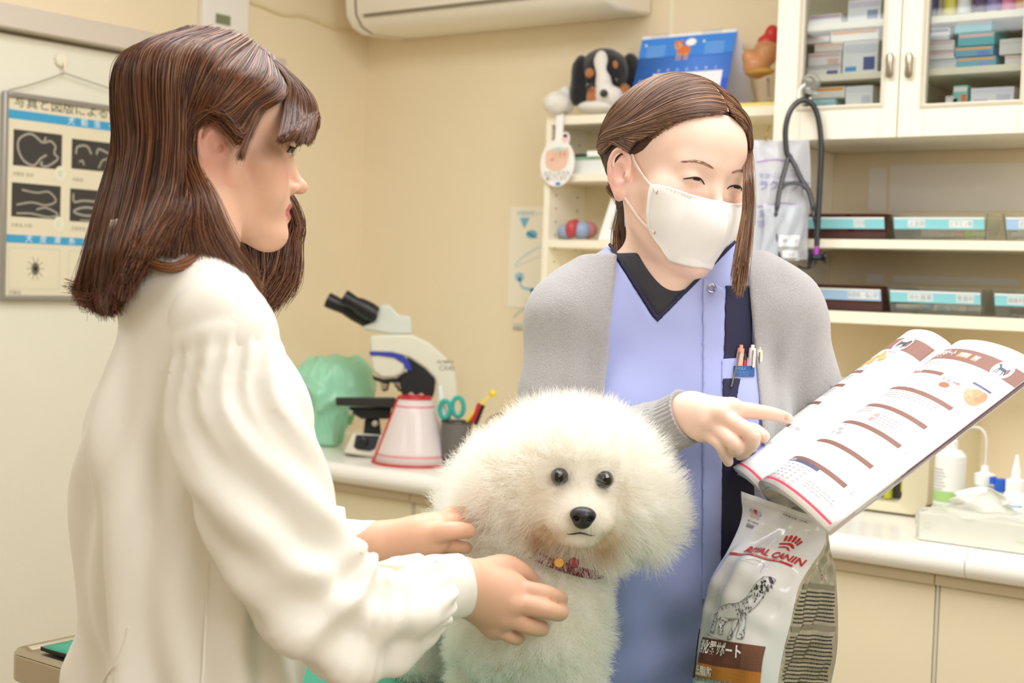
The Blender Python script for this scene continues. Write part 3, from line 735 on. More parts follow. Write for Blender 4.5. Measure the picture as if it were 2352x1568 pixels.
pr.rect(28, -40, 76, -16, '20508C'); pr.text('FOLK', 35, -25, 9, '6FA6D8'); pr.text('Professional', 34, -32, 6, '5E93CC'); pr.text('for Clinic', 40, -38, 6, '5E93CC')
t = pr.build('cloth_label', w2); t['label'] = 'small blue woven label on the chest pocket'
m = MB(); c = hit(scrub_field(.003), 1634, 662); n = -CF * .9 + Z2 * .25
m.lathe([(.0035, 0), (.0035, .0016), (.0044, .0024), (.0056, .0022), (.0062, .0008), (.0062, 0)], c, n, 28, cap=False); m.build('snap_ring', mat('steel', 'C8C8CC', .2, 1), w2)
# pens in the chest pocket, each lying on the body
def pen(label, px0, py0, px1, py1, r, col, clip=None, cap=None, lift=.009, dark=None):
    a, b = hit(SF, px0, py0, lift=.0035), hit(SF, px1, py1, lift=-.016); ax = (a - b) / np.linalg.norm(a - b); L = np.linalg.norm(a - b)
    t = thing('pen', label, 'pen', b)
    MB().lathe([(r * .4, 0), (r, L * .12), (r, L * .80), (r * .96, L * .82)], b, ax, 16).build('barrel', mat('plastic_' + col, col, .35), t)
    MB().lathe([(r * .96, L * .82), (r * .9, L * .93), (r * .5, L * .94), (r * .5, L * 1.0), (r * .3, L)], b, ax, 16).build('cap', mat('plastic_' + (cap or col), cap or col, .35), t)
    if clip:
        c0 = a - ax * L * .12 - CF * (r + .0012); c1 = c0 - ax * clip
        MB().tube([c0 + CF * r, c0, c1, c1 + CF * .001], [.0013, .0016, .0016, .001], 8, sq=.5, up=CR).build('clip', mat('pen_metal', 'B9B2A6', .25, 1), t)
    return t
pk = pen('pink pen with a long silver clip in the chest pocket', 1703, 792, 1690, 905, .0044, 'E8B5A6', cap='E39C86')
m = MB(); m.tube([hit(SF, *c, lift=l_) for c, l_ in (((1701, 806), .003), ((1698, 812), .0075), ((1690, 850), .0065), ((1680, 889), .0045))], [.0012, .0020, .0020, .0018], 8, sq=.6, up=CR); m.build('clip', mat('pen_metal', 'B9B2A6', .25, 1), pk)['label'] = 'long silver pen clip outside the pocket'
pen('white click pen in the middle of the chest pocket', 1729, 792, 1722, 900, .0046, 'EFE3E2', clip=.02)
pen('cream pen with translucent cap at the right edge of the chest pocket', 1744, 797, 1740, 900, .0044, 'E6DDC8', clip=.02)
pen('red and black pen low between the pink and white pens', 1711, 812, 1705, 900, .0034, 'B5202C', cap='2B2B2E')
# ---- cardigan
M_card = mat('cardigan_grey', 'ABA9AA', .95, bump=.8, bscale=700, bdist=.0018, sheen=.5, var=.12, vscale=420)
def cf2(p):
    q = (p - B2) @ T2; x, y, z = q[:, 0], q[:, 1], q[:, 2]
    d = .0010 + .0028 * vnoise(q * V3(17, 17, 8), 5) + .0010 * vnoise(q * 40, 9)
    # vertical drape beside the openings
    for x0, s0 in ((-.108, 1), (.112, -1), (.150, 1), (-.140, -1)):
        d += .0085 * np.exp(-((x - x0 - .05 * (z + .15)) / .012) ** 2) * sm(-z, .02, .12) * (y > -.06)
    return d
def card_field():
    F = torso_field(.021, .027); neckprims(F, .012)
    for i in (0, 1): F.u(f_cap(sh2[i], sh2[i] * .6 + el2[i] * .4, .046, .050), .03)
    F.d(cf2); return F
def sleeves(F):
    for i in (0, 1):
        up = [sh2[i], sh2[i] * .5 + el2[i] * .5 + CR * (.006, .010)[i] * (-1, 1)[i] * 1.0, el2[i]]
        F.u(f_chain(up, [.046, .050, .050], 6), .02); F.u(f_chain([el2[i], el2[i] * .45 + wr2[i] * .55, wr2[i] * .84 + el2[i] * .16], [.053, .043, .031], 6), .02)
    return F
chs = [(chain_st([sh2[i], el2[i] + V3(0, 0, .0), wr2[i]]), i) for i in (0, 1)]
def sleevefold(p):
    d = np.zeros(len(p))
    for g, i in chs:
        t, ph = g(p); r = np.exp(-((t - .5) / .20) ** 2); d += .0045 * r * np.sin(t * 75 + 2.2 * np.sin(ph)) * (1 if i else 1)
    return d
def opening(p):
    d = lambda f: f(p)
    a = np.maximum(side(1420, 560, 1383, 930, (1500, 760), 1.58)(p), side(1712, 560, 1748, 960, (1600, 760), 1.58)(p))
    return np.maximum(a, (p - L2(0, -.060, 0)) @ -Y2)
F = card_field(); F.s_(opening, .004); sleeves(F); F.d(sleevefold); F.s_(f_chain([L2(0, -.055, .12), L2(0, -.05, .05)], [.078, .068], 4), .004); F.i(lambda p: (p - L2(0, 0, .040)) @ Z2, .004)
F.i(lambda p: (p - L2(0, 0, -.66)) @ -Z2, .003)
bc = bounds([sh2[0], sh2[1], el2[0], el2[1], wr2[0], wr2[1], L2(0, .03, -.66), L2(0, -.13, 0)], .075)
sdf_obj('cardigan', F, *bc, .0030, M_card, w2)
# front bands following the opening
for nm, x0, y0, x1, y1, x2, y2, kx in (('front_band', 1421, 560, 1384, 930, 0, 0, 1300), ('front_band', 1712, 560, 1748, 960, 0, 0, 1900)):
    F = card_field(); F.d(lambda p: 0 * p[:, 0] + .0022); sg = 1 if kx < 1600 else -1
    F.i(side(x0, y0, x1, y1, (kx, 760), 1.58), .001); F.i(side(x0 - sg * 46, y0, x1 - sg * 50, y1, (1600 if kx < 1600 else 1500, 760), 1.58), .001)
    F.i(lambda p: (p - L2(0, -.055, 0)) @ -Y2, .001); F.i(lambda p: (p - L2(0, 0, .02)) @ Z2, .002); F.i(lambda p: (p - L2(0, 0, -.66)) @ -Z2, .003)
    sdf_obj(nm, F, *bc, .0028, M_card, w2)
for i in (0, 1):
    a, b = wr2[i] * .80 + el2[i] * .20, wr2[i] * .985 + el2[i] * .015; ax = (b - a) / np.linalg.norm(b - a)
    u0 = np.cross(ax, V3(0, 0, 1)); u0 /= np.linalg.norm(u0); u1 = np.cross(ax, u0); G = []
    for t in np.linspace(0, 1, 30):
        R = .0318 - .0025 * sm(t, 0, .4) + .002 * sm(t, .9, 1); c = a + (b - a) * t
        if t > .985: R -= .003
        G.append([c + (R + .0011 * abs(math.sin(36 * th / 2 * 1.0 * 1))) * (u0 * math.cos(th) + u1 * math.sin(th)) for th in np.linspace(0, 2 * math.pi, 288, endpoint=False)])
    G.append([b - ax * .006 + .0225 * (u0 * math.cos(th) + u1 * math.sin(th)) for th in np.linspace(0, 2 * math.pi, 288, endpoint=False)])
    m = MB(); m.grid(G, closed=True); m.build('ribbed_cuff', M_card, w2, angle=180)
# ---- trousers and shoes (below the frame)
F = Field()
for q in (-1, 1):
    F.u(f_chain([L2(q * .072, -.055, -.52), V3(*L2(q * .085, -.05, -.5)[:2], .5), V3(*L2(q * .09, -.05, -.5)[:2], .09)], [.095, .068, .055], 6), .03)
F.u(f_ell(L2(0, -.055, -.55), (.145, .105, .12), T2), .04)
sdf_obj('trousers', F, *bounds([L2(.0, -.06, -.45), V3(*L2(0, 0, -.5)[:2], .04)], .27), .010, M_navy, w2)
for q in (-1, 1):
    c = L2(q * .09, -.02, -.5); F = Field().u(f_ell((c[0], c[1], .035), (.045, .11, .04), np.stack([X2, np.cross(V3(0, 0, 1), X2), V3(0, 0, 1)], 1)), .01).i(f_plane((0, 0, .004), (0, 0, -1)))
    sdf_obj('shoe', F, *bounds([c * V3(1, 1, 0) + V3(0, 0, .04)], .14), .008, mat('shoe_white', 'E8E8E8', .5), w2)
# ---- hair
def scalp(d, out=0.0):
    d = np.array(d, float); d = d / np.linalg.norm(d); r = 1 / np.linalg.norm(d / HR); return HC + d * (r + out)
F = Field(lambda p: (p - O2) @ M2)
F.u(f_ell(HC, HR - .0015), .01); F.i(f_plane((0, .057, .068), (0, .763, -.645)), .006); F.i(f_plane((0, .0, .014), (0, .35, -.93)), .004)
G = Field().merge(F); G.u(f_chain([H2(0, -.085, -.005), H2(.0, -.098, -.03), P(1442, 500, 1.79), P(1446, 590, 1.79)], [.03, .016, .012, .008], 8), .01)
hair_cols = ['3A261B', '573A2A', '755240', '8A6450', 'B08A60']
M_hbase = mat('hair_base', '3E281C', .6); M_hair = hairmat('hair_strands', .38)
sdf_obj('hair', G, *bounds([H2(0, -.02, .03)], .16), .003, M_hbase, w2)
K = V3(0, -.108, -.026)
def sweep(dirs, out0=.001, out1=.004, m=20):
    D = crom([np.array(x, float) / np.linalg.norm(x) for x in dirs], m); t = np.linspace(0, 1, m)
    return [scalp(d, out0 + (out1 - out0) * tt) for d, tt in zip(D, t)]
Kd = K - HC
def gside(q):
    roots = [((.02 + q * .03, -.80, .75), (q * .75, -.75, .45)), ((.03 + q * .03, -.35, .98), (q * .85, -.45, .52)), ((.04 + q * .03, .10, 1.0), (q * .93, -.10, .46)), ((.05 + q * .03, .50, .84), (q * .98, .12, .30)), ((.05 + q * .025, .80, .55), (q * .97, .34, .24)),
             ((q * .20, .84, .46), (q * .98, .24, .12)), ((q * .45, .78, .38), (q * 1, .06, .06)), ((q * .64, .66, .28), (q * 1, .0, .04)), ((q * .78, .50, .12), (q * 1, -.08, .02)), ((q * .88, .32, .0), (q * 1, -.16, .0)), ((q * .92, .20, -.14), (q * .98, -.22, -.04)), ((q * .96, -.06, .0), (q * .90, -.42, -.10)), ((q * .94, -.16, -.06), (q * .86, -.50, -.20))]
    return [[H2(*c) for c in sweep([r, mid, (q * .45, -.95, -.18), Kd])] for r, mid in roots]
for q, n in ((-1, 9000), (1, 5000)):
    C = sheet(gside(q), n, 22, .0012, rg); strands('hair_strand_mass', C, .00034, .00022, M_hair, w2, haircol(n, hair_cols, rg))['kind'] = 'stuff'
m = MB(); m.tube([H2(*scalp(d, .0004)) for d in crom([(.05, .82, .53), (.05, .50, .84), (.04, .10, 1.0), (.03, -.35, .98)], 24)], [.0012] * 20 + [.001, .0008, .0005, .0002], 8, sq=.4)
m.build('parting', mat('scalp', 'C9A58C', .6), w2)
# ponytail
gd = [[H2(*(K + V3(x, y, 0))), P(px0, 470, 1.80), P(px1, 540, 1.80), P(px2, 600, 1.79), P(px2 + 6, 650, 1.80)] for x, y, px0, px1, px2 in ((-.02, 0, 1428, 1420, 1426), (-.01, -.01, 1440, 1434, 1440), (0, 0, 1455, 1452, 1452), (.01, 0, 1472, 1470, 1466))] 
C = sheet(gd, 3500, 20, .0035, rg, ends=.15); strands('ponytail', C, .00034, .0002, M_hair, w2, haircol(3500, hair_cols[1:], rg))
# front lock falling beside the cheek
def lockg(d, a, b, c, e): return [H2(*scalp((.06, .62, .76), .002)), H2(*scalp((.45, .68, .52), .004)), H2(*scalp((.80, .52, .22), .005)), P(*a, 1.655), P(*b, 1.645), P(*c, 1.63), P(*e, 1.615)]
gd = [lockg(0, (1722, 400), (1724, 470), (1716, 560), (1704, 660)), lockg(0, (1718, 405), (1718, 480), (1706, 570), (1694, 680)), lockg(0, (1714, 410), (1712, 490), (1698, 570), (1686, 640)), lockg(0, (1725, 395), (1726, 460), (1722, 520), (1712, 600))]
C = sheet(gd, 2200, 26, .0016, rg, ends=.3); strands('side_lock', C, .00030, .00018, M_hair, w2, haircol(2200, hair_cols[1:], rg))
gd = [[H2(*scalp((.05, .78, .60), .001)), H2(*scalp((.40, .78, .42), .002)), H2(*scalp((.72, .62, .20), .003)), H2(*scalp((.9, .35, .0), .003)), H2(*scalp((.95, .0, -.1), .004))],
      [H2(*scalp((.05, .40, .90), .001)), H2(*scalp((.50, .45, .75), .004)), H2(*scalp((.85, .35, .35), .006)), H2(*scalp((.98, .1, .05), .006)), H2(*scalp((.9, -.4, -.1), .005))]]
C = sheet(gd, 2600, 20, .0014, rg); strands('temple_hair', C, .00032, .0002, M_hair, w2, haircol(2600, hair_cols, rg))
# baby hairs along the hairline
n = 260; s_ = rg.random(n); a_ = np.stack([-.03 - .80 * s_, .86 - .50 * s_ ** 2, .46 - .50 * s_], 1); C = np.stack([[H2(*scalp(a_[i] + (V3(-.12 - .1 * s_[i], -.16, .10 - .1 * s_[i]) + rg.normal(size=3) * .025) * t, -.0045 + .004 * t)) for t in np.linspace(0, 1, 7)] for i in range(n)])
strands('fine_hair', C, .00018, .0001, M_hair, w2, haircol(n, hair_cols[2:], rg))
# ------------------------------------------------------------------ the woman in the cream blouse (left)
rg = np.random.default_rng(11)
M1, _ = head_frame((0, 0), 1, 105, 6, -2); M1 = M1 * .93
O1 = P(499, 338, 1.400) - M1 @ V3(-.072, -.008, -.010)
H1 = lambda x, y, z: O1 + M1 @ V3(x, y, z)
T1, _ = head_frame((0, 0), 1, 114, 3, 0); B1 = P(476, 655, 1.400)
L1 = lambda x, y, z: B1 + T1 @ V3(x, y, z)      # x towards its left (away), y forward (right of the frame)
X1, Y1, Z1 = T1[:, 0], T1[:, 1], T1[:, 2]
# the near side shows its right ear: mirror x so that +x is the side near the camera
if X1 @ CF > 0: near = -1
else: near = 1
w1 = thing('person', 'long-haired person in a cream balloon-sleeved blouse holding the white dog with both hands', 'person', (B1[0], B1[1], 0))
shN = P(512, 778, 1.305); shF = B1 + (B1 - shN) * V3(1, 1, .6) + Z1 * -.03 - Y1 * .0
elN = P(728, 1382, 1.305); wrN = P(1058, 1345, 1.40)
elF = P(640, 1300, 1.53); wrF = P(868, 1250, 1.505)
F = Field(); F.merge(head_field(M1, O1, mouth=.0035, zk=.955))
F.u(f_chain([H1(0, -.025, -.045), L1(0, -.02, .055), L1(0, -.03, -.01)], [.051, .050, .058], 8), .022)
for sh, el, wr in ((shN, elN, wrN), (shF, elF, wrF)):
    F.u(f_cap(L1(0, -.03, .02), sh, .030, .040), .03); F.u(f_cap(sh, el, .040, .032), .02); F.u(f_cap(el, wr, .033, .0235), .02)
F.u(f_ell(L1(0, -.01, -.18), (.110, .072, .16), T1), .03); F.u(f_ell(L1(0, .005, -.36), (.095, .070, .16), T1), .03); F.u(f_ell(L1(0, .0, -.52), (.12, .09, .14), T1), .03)
# near hand: back of the hand to the camera, thumb on top, fingers wrapped round the dog's chest
w = wrN; mc = [P(1180, 1352, 1.425), P(1178, 1385, 1.415), P(1160, 1415, 1.420), P(1137, 1436, 1.432)]
tips = [([mc[0], P(1248, 1362, 1.420), P(1282, 1372, 1.440), P(1290, 1376, 1.462)], [.0105, .0092, .0080, .0070]),
        ([mc[1], P(1250, 1398, 1.408), P(1284, 1408, 1.425), P(1291, 1402, 1.452)], [.0105, .0094, .0084, .0072]),
        ([mc[2], P(1215, 1436, 1.416), P(1243, 1444, 1.432), P(1246, 1440, 1.458)], [.0100, .0090, .0080, .0070]),
        ([mc[3], P(1172, 1459, 1.428), P(1190, 1466, 1.442), P(1190, 1462, 1.462)], [.0090, .0078, .0070, .0062]),
        ([P(1100, 1320, 1.42), P(1155, 1300, 1.440), P(1196, 1313, 1.450), P(1222, 1332, 1.465)], [.0150, .0125, .0102, .0082])]
arm_hand(F, w, mc, tips, CF, .0150, .75, .0022)
F.u(f_cap(w, P(1140, 1365, 1.425), .0225, .021), .018)
for c in mc: F.u(f_ell(c - CF * .006, (.008, .008, .008)), .006)
# far hand: palm side seen, fingers in the fur
w = wrF; mc = [P(1000, 1203, 1.500), P(1008, 1213, 1.492), P(1006, 1228, 1.485), P(1000, 1245, 1.485)]
tips = [([mc[0], P(1035, 1182, 1.510), P(1060, 1180, 1.520), P(1084, 1184, 1.530)], [.0098, .0090, .0082, .0070]),
        ([mc[1], P(1042, 1198, 1.500), P(1066, 1200, 1.512), P(1086, 1206, 1.525)], [.0094, .0086, .0078, .0068]),
        ([P(985, 1232, 1.485), P(1018, 1222, 1.475), P(1048, 1218, 1.475), P(1075, 1219, 1.485)], [.0125, .0105, .0095, .0080]),
        ([mc[3], P(1026, 1250, 1.495), P(1048, 1254, 1.502), P(1072, 1258, 1.515)], [.0090, .0082, .0074, .0064]),
        ([P(985, 1262, 1.500), P(1020, 1268, 1.510), P(1045, 1272, 1.515)], [.0088, .0076, .0062])]
arm_hand(F, w, mc, tips, CF, .0125, .8, .002)
F.u(f_cap(w, P(962, 1236, 1.495), .0165, .0195), .015)
lo, hi = bounds([H1(0, 0, .1), H1(0, -.1, 0), H1(0, .1, -.1), shN, shF, elN, wrN, elF, P(1295, 1400, 1.47), P(1090, 1200, 1.6), L1(0, 0, -.6), L1(0, -.12, 0)], .07)
lo[2] = max(.8, lo[2])
hc = head_color(M1, O1, 'DFB297', 'BE6468', 'D9917F', lipk=1.4, zk=.955)
sdf_obj('body', F, lo, hi, .0019, M_skin, w1, color=hc)
# eye, lashes and brow on both sides (the near one shows)
HF1 = head_field(np.eye(3), np.zeros(3), mouth=.0035); HF1.T = lambda p: p; _HF = HF; HF = HF1
for q in (-1, 1):
    m = MB(); ir = MB(); br = MB()
    up = [H1(*onf((q * (.031 + dx), .070, z), .0004)) for dx, z in ((.0150, -.0035), (.010, .0008), (.003, .0030), (-.005, .0028), (-.0125, -.0030))]
    m.tube(crom(up, 18), list(.0006 * np.sin(np.linspace(.4, 2.9, 18)) + .0002), 6)
    for k in range(20):
        a = np.array(crom(up, 20)[k]); m.tube([a, a + M1 @ V3(q * .001, .0045, -.0004), a + M1 @ V3(q * .0012, .0078, .0022)], [.00028, .0002, .00006], 4)
    for k, (l_, h_) in enumerate(((-.0115, .0135), (-.0070, .0045), (-.0035, .0010))):
        G = []
        for dx in np.linspace(l_, h_, 11):
            tz = .0028 * (1 - ((dx - .001) / .0145) ** 2); bz = -.0050 * (1 - ((dx - .001) / .0145) ** 2) - .0008
            if k: c = (l_ + h_) / 2; e = math.sqrt(max(0, 1 - ((dx - c) / ((h_ - l_) / 2)) ** 2)); tz, bz = min(tz, -.0008 + .0056 * e / (1 if k == 1 else 2)), max(bz, -.0008 - .0056 * e / (1 if k == 1 else 2))
            G.append([H1(*onf((q * (.031 + dx), .070, z), .0003 + .0002 * k)) for z in np.linspace(tz, bz, 4)])
        ir.grid(G, k)
    bl = [H1(*onf((q * x, y, z), .0003)) for x, y, z in ((.014, .0745, .0175), (.024, .0725, .0205), (.034, .0685, .0205), (.044, .0600, .0165))]
    for k in range(150):
        s_ = random.random(); a = np.array(crom(bl, 60)[int(s_ * 59)]) + M1 @ V3(0, .0003, (random.random() - .5) * .004); br.tube([a, a + M1 @ V3(q * .0035, -.0006, .0006)], [.0002, .00008], 4, cap=False)
    m.build('eyelashes', M_lash, w1); ir.build('eyes', [mat('eye_white2', 'D9D3CE', .25, coat=.5), mat('iris_brown', '3A2A22', .2, coat=.6), M_iris], w1); br.build('eyebrows', M_brow, w1)
m = MB(); m.tube([H1(x, .0762 - 14 * x * x, -.0605 + 6 * x * x) for x in np.linspace(-.014, .014, 9)], .0022, 8, sq=1.0); m.build('teeth', mat('teeth', 'EFE8DC', .3), w1)
HF = _HF
# ---- blouse
M_blouse = mat('blouse_satin', 'F1EEE6', .48, bump=.08, bscale=900, sheen=.3, bdist=.0006, sss=.04, sssr=(.01, .008, .005))
def torso1(d):
    F = Field()
    F.u(f_cap(L1(0, -.03, .012), shN, .046 + d, .046 + d), .05); F.u(f_cap(L1(0, -.03, .012), shF, .046 + d, .052 + d), .05)
    F.u(f_ell(L1(0, -.010, -.185), (.125 + d, .090 + d, .185), T1), .04)
    F.u(f_ell(L1(0, .015, -.16), (.090 + d, .088 + d, .12), T1), .04)
    F.u(f_ell(L1(0, .010, -.36), (.112 + d, .090 + d, .20), T1), .05)
    F.u(f_ell(L1(0, .004, -.56), (.130 + d, .110 + d, .20), T1), .05); F.u(f_chain([P(232, 1470, 1.43), P(238, 1530, 1.41), P(280, 1620, 1.38)], [.018, .032, .05], 5), .025)
    return F
def fold1(p):
    q = (p - B1) @ T1; x, y, z = q[:, 0], q[:, 1], q[:, 2]; ph = np.arctan2(x, y)
    a = sm(-z, .04, .18) * 1.5
    d = .0065 * a * np.sin(ph * 7 + 2.2 * np.sin(z * 9 + 1) + z * 6) + .0035 * a * np.sin(ph * 13 + z * 11 + 2 * np.sin(z * 15))
    d += .006 * sm(-z, .30, .50) * np.sin(ph * 5 - z * 26) + .0025 * vnoise(q * V3(14, 14, 7), 4)
    return d
F = torso1(.006); F.d(fold1); F.s_(f_chain([L1(0, -.03, .10), L1(0, -.03, .03)], [.058, .058], 3), .004)
F.i(lambda p: (p - L1(0, 0, -.66)) @ -Z1, .004)
sdf_obj('blouse', F, *bounds([L1(a, b, c) for a in (-.17, .17) for b in (-.16, .13) for c in (-.67, .06)] + [shN, shF], .06), .0036, M_blouse, w1)
def sleeve(pts, rad, h, pleat=1.0, seed=0, cut=None):
    F = Field(); F.u(f_chain(pts, rad, 22), .02); g = chain_st(pts, 64)
    def fd(p):
        t, ph = g(p); w = ph + .35 * np.sin(t * 9 + seed)
        d = pleat * .0055 * (1 - sm(t, .06, .34)) * sm(t, .02, .07) * np.abs(np.sin(w * 8 + 1)) + pleat * .0048 * sm(t, .76, .97) * np.sin(w * 15 + 3 * t)
        d += .0085 * np.sin(np.pi * np.clip(t, 0, 1)) ** .7 * (np.sin(w * 3 + t * 5 + seed) * .8 + .6 * np.sin(w * 6 - t * 9 + seed * 2))
        r = np.exp(-((t - .60) / .13) ** 2); d += .0085 * r * np.sin(t * 62 + 2.4 * np.sin(ph + 1.2)) * (.5 + .5 * np.sin(ph + seed))
        return d + .0012 * vnoise(p * 30, 6)
    F.d(fd)
    if cut: F.i(f_plane(*cut), .003)
    return sdf_obj('sleeve', F, *bounds(pts, max(rad) + .02), h, M_blouse, w1, smooth=2)
sleeve([P(505, 752, 1.302), P(528, 870, 1.295), P(552, 1010, 1.285), P(594, 1140, 1.280), P(648, 1270, 1.280), P(722, 1382, 1.288), P(815, 1432, 1.305), P(908, 1408, 1.342), P(965, 1368, 1.365), P(1004, 1352, 1.385)],
       [.048, .056, .060, .058, .056, .056, .052, .046, .038, .027], .0030, cut=(P(1000, 1353, 1.384), P(1060, 1342, 1.40) - P(998, 1353, 1.383)))
sleeve([shF, shF * .6 + elF * .4, elF, elF * .5 + wrF * .5, P(765, 1240, 1.51), P(792, 1238, 1.508)], [.050, .056, .058, .048, .028, .018], .0036, .7, 2.0, cut=(P(789, 1238, 1.51), CR))
def cuff(a, b, r0, r1, sq, n=72):
    ax = (b - a) / np.linalg.norm(b - a); u0 = CU - ax * ax.dot(CU); u0 /= np.linalg.norm(u0); u1 = np.cross(ax, u0); G = []
    for t in np.linspace(0, 1, 14):
        R = r0 + (r1 - r0) * t
        G.append([a + (b - a) * t + (R + .0006 * math.sin(5 * th + 9 * t) * (1 - t)) * (u0 * math.cos(th) + u1 * math.sin(th) * sq) for th in np.linspace(0, 2 * math.pi, n, endpoint=False)])
    m = MB(); m.grid(G, closed=True); o = m.build('cuff', M_blouse, w1, solid=.0022, angle=180)
    # topstitch
    return ax, u0, u1
ax, u0, u1 = cuff(P(988, 1355, 1.380), P(1058, 1343, 1.400), .0330, .0300, .95)
cb = P(1022, 1408, 1.385); MB().lathe([(.0001, .002), (.004, .002), (.0046, .001), (.0046, 0)], P(1008, 1418, 1.364), -CF * .8 - CU * .6, 18).build('cuff_button', mat('button_pearl', 'D8CC8E', .25, coat=.4), w1)
cuff(P(785, 1238, 1.510), P(860, 1243, 1.506), .0200, .0210, .9)
# standing collar with ruffle
G = []
for t in np.linspace(0, 1, 9):
    c = L1(0, -.042, .034) * (1 - t) + (L1(0, -.040, .056)) * t
    G.append([c + (.056 - .0025 * t + .0016 * math.sin(26 * th) * t) * (X1 * math.cos(th) + Y1 * math.sin(th)) for th in np.linspace(0, 2 * math.pi, 160, endpoint=False)])
m = MB(); m.grid(G, closed=True); m.build('collar', M_blouse, w1, solid=.0016, angle=180)
# shoulder seam and side seam
def on_surface(F, px, py, d0=1.0, d1=1.6, lift=.0006): return hit(F, px, py, d0, d1, lift)
FT = torso1(.006).d(fold1)
sm1 = MB()
for pl in ([(478, 1290), (476, 1360), (472, 1440), (468, 1520), (462, 1600)], [(296, 1440), (286, 1480), (268, 1520), (240, 1560), (222, 1600)]):
    sm1.tube([on_surface(FT, *q) for q in crom(pl, 30)], .0016, 8, sq=.5)
sm1.build('seams', M_blouse, w1)
# trousers and shoes below the table
F = Field()
for q in (-1, 1):
    F.u(f_chain([L1(q * .070, -.03, -.52), V3(*L1(q * .08, -.02, -.5)[:2], .5), V3(*L1(q * .085, -.02, -.5)[:2], .09)], [.095, .068, .055], 6), .03)
F.u(f_ell(L1(0, .0, -.52), (.138, .108, .16), T1), .04)
M_jean = mat('trousers_indigo', '3A4358', .85, bump=.3, bscale=900)
sdf_obj('trousers', F, *bounds([L1(.0, -.03, -.50), V3(*L1(0, 0, -.5)[:2], .04)], .27), .010, M_jean, w1)
for q in (-1, 1):
    c = L1(q * .085, .02, -.5); yy = V3(Y1[0], Y1[1], 0); yy /= np.linalg.norm(yy)
    F = Field().u(f_ell((c[0], c[1], .035), (.045, .11, .04), np.stack([np.cross(yy, V3(0, 0, 1)), yy, V3(0, 0, 1)], 1)), .01).i(f_plane((0, 0, .004), (0, 0, -1)))
    sdf_obj('shoe', F, *bounds([c * V3(1, 1, 0) + V3(0, 0, .04)], .14), .008, mat('shoe_tan', '8A6B50', .5), w1)
# ---- hair: long bob tucked behind the near ear
hair1 = ['27140B', '452614', '643A20', '82502F', 'A06C48']
M_hb1 = mat('hair_base_brown', '2C190F', .55)
def scalp1(d, out=0.0):
    d = np.array(d, float); d = d / np.linalg.norm(d); r = 1 / np.linalg.norm(d / (HR + .004)); return HC + d * (r + out)
q = near
F = Field(); Fh = Field(lambda p: (p - O1) @ M1 / .93 ** 2)
Fh.u(f_ell(HC, HR - .003), .01); Fh.i(f_plane((0, .055, .075), (0, .763, -.645)), .006); F.merge(Fh)
# curtain behind the ear down to the shoulders, built from overlapping lobes
for pts, rad in (([(400, 250, 1.505), (372, 380, 1.505), (350, 500, 1.484), (325, 600, 1.458), (305, 660, 1.450)], [.055, .048, .044, .038, .028]),
                 ([(400, 330, 1.455), (405, 420, 1.440), (405, 520, 1.400), (392, 600, 1.400)], [.040, .038, .032, .018])):
    F.u(f_chain([P(*a) for a in pts], rad, 14), .02)
F.s_(f_chain([H1(0, -.0, -.06), L1(0, .0, .05), L1(0, .02, -.02)], [.050, .046, .05], 6), .01)
F.s_(f_ell(H1(q * .066, .004, -.010), (.028, .028, .034)), .01)
sdf_obj('hair', F, *bounds([H1(0, -.02, .05), P(300, 700, 1.425), P(620, 680, 1.515), P(350, 650, 1.335)], .13), .0035, M_hb1, w1)
M_hair1 = hairmat('hair_strands_brown', .34)
def hs(name, gd, n, jit, m=26, ends=.08, r=.00036, cols=hair1, tag_=True):
    C = sheet(gd, n, m, jit, rg, ends=ends); o = strands(name, C, r, r * .45, M_hair1, w1, haircol(n, cols, rg)); o['kind'] = 'stuff'; return o
S = lambda d, o=.002: H1(*scalp1(d, o))
z = lambda *a: P(*a)
# outer sheet: from the crown down the back and side, behind the ear (guides ordered from the back silhouette to the ear)
gd = [[S((q * -.15, -.55, .85), .002), S((q * .0, -.95, .45), .006), z(268, 330, 1.467), z(240, 450, 1.459), z(215, 560, 1.425), z(196, 640, 1.400), z(186, 690, 1.420)],
      [S((q * .0, -.35, .95)), S((q * .25, -.95, .45), .006), z(280, 360, 1.437), z(255, 480, 1.416), z(232, 590, 1.383), z(222, 660, 1.395), z(240, 716, 1.390)],
      [S((q * .05, -.20, 1)), S((q * .50, -.80, .50), .006), z(320, 330, 1.381), z(300, 460, 1.361), z(272, 580, 1.324), z(262, 670, 1.334), z(262, 704, 1.329)],
      [S((q * .05, -.05, 1)), S((q * .66, -.60, .52), .006), z(362, 320, 1.381), z(345, 450, 1.361), z(318, 560, 1.302), z(303, 618, 1.309), z(293, 656, 1.309)],
      [S((q * .05, .10, 1)), S((q * .76, -.38, .52), .006), z(400, 320, 1.364), z(392, 430, 1.351), z(366, 505, 1.325), z(344, 556, 1.307), z(324, 604, 1.294)],
      [S((q * .05, .22, .97)), S((q * .82, -.18, .55), .006), z(416, 300, 1.384), z(420, 400, 1.378), z(424, 478, 1.331), z(398, 528, 1.317), z(378, 572, 1.310)],
      [S((q * .05, .32, .94)), S((q * .86, -.02, .50), .006), z(438, 282, 1.384), z(436, 380, 1.384), z(470, 470, 1.341), z(500, 560, 1.332), z(560, 650, 1.339)],
      [S((q * .05, .40, .90)), S((q * .88, .06, .44), .006), z(442, 286, 1.384), z(442, 388, 1.384), z(478, 460, 1.359), z(528, 570, 1.360), z(590, 680, 1.395)]]
hs('hair_strand_mass', gd, 21000, .0032, 30, r=.0003)
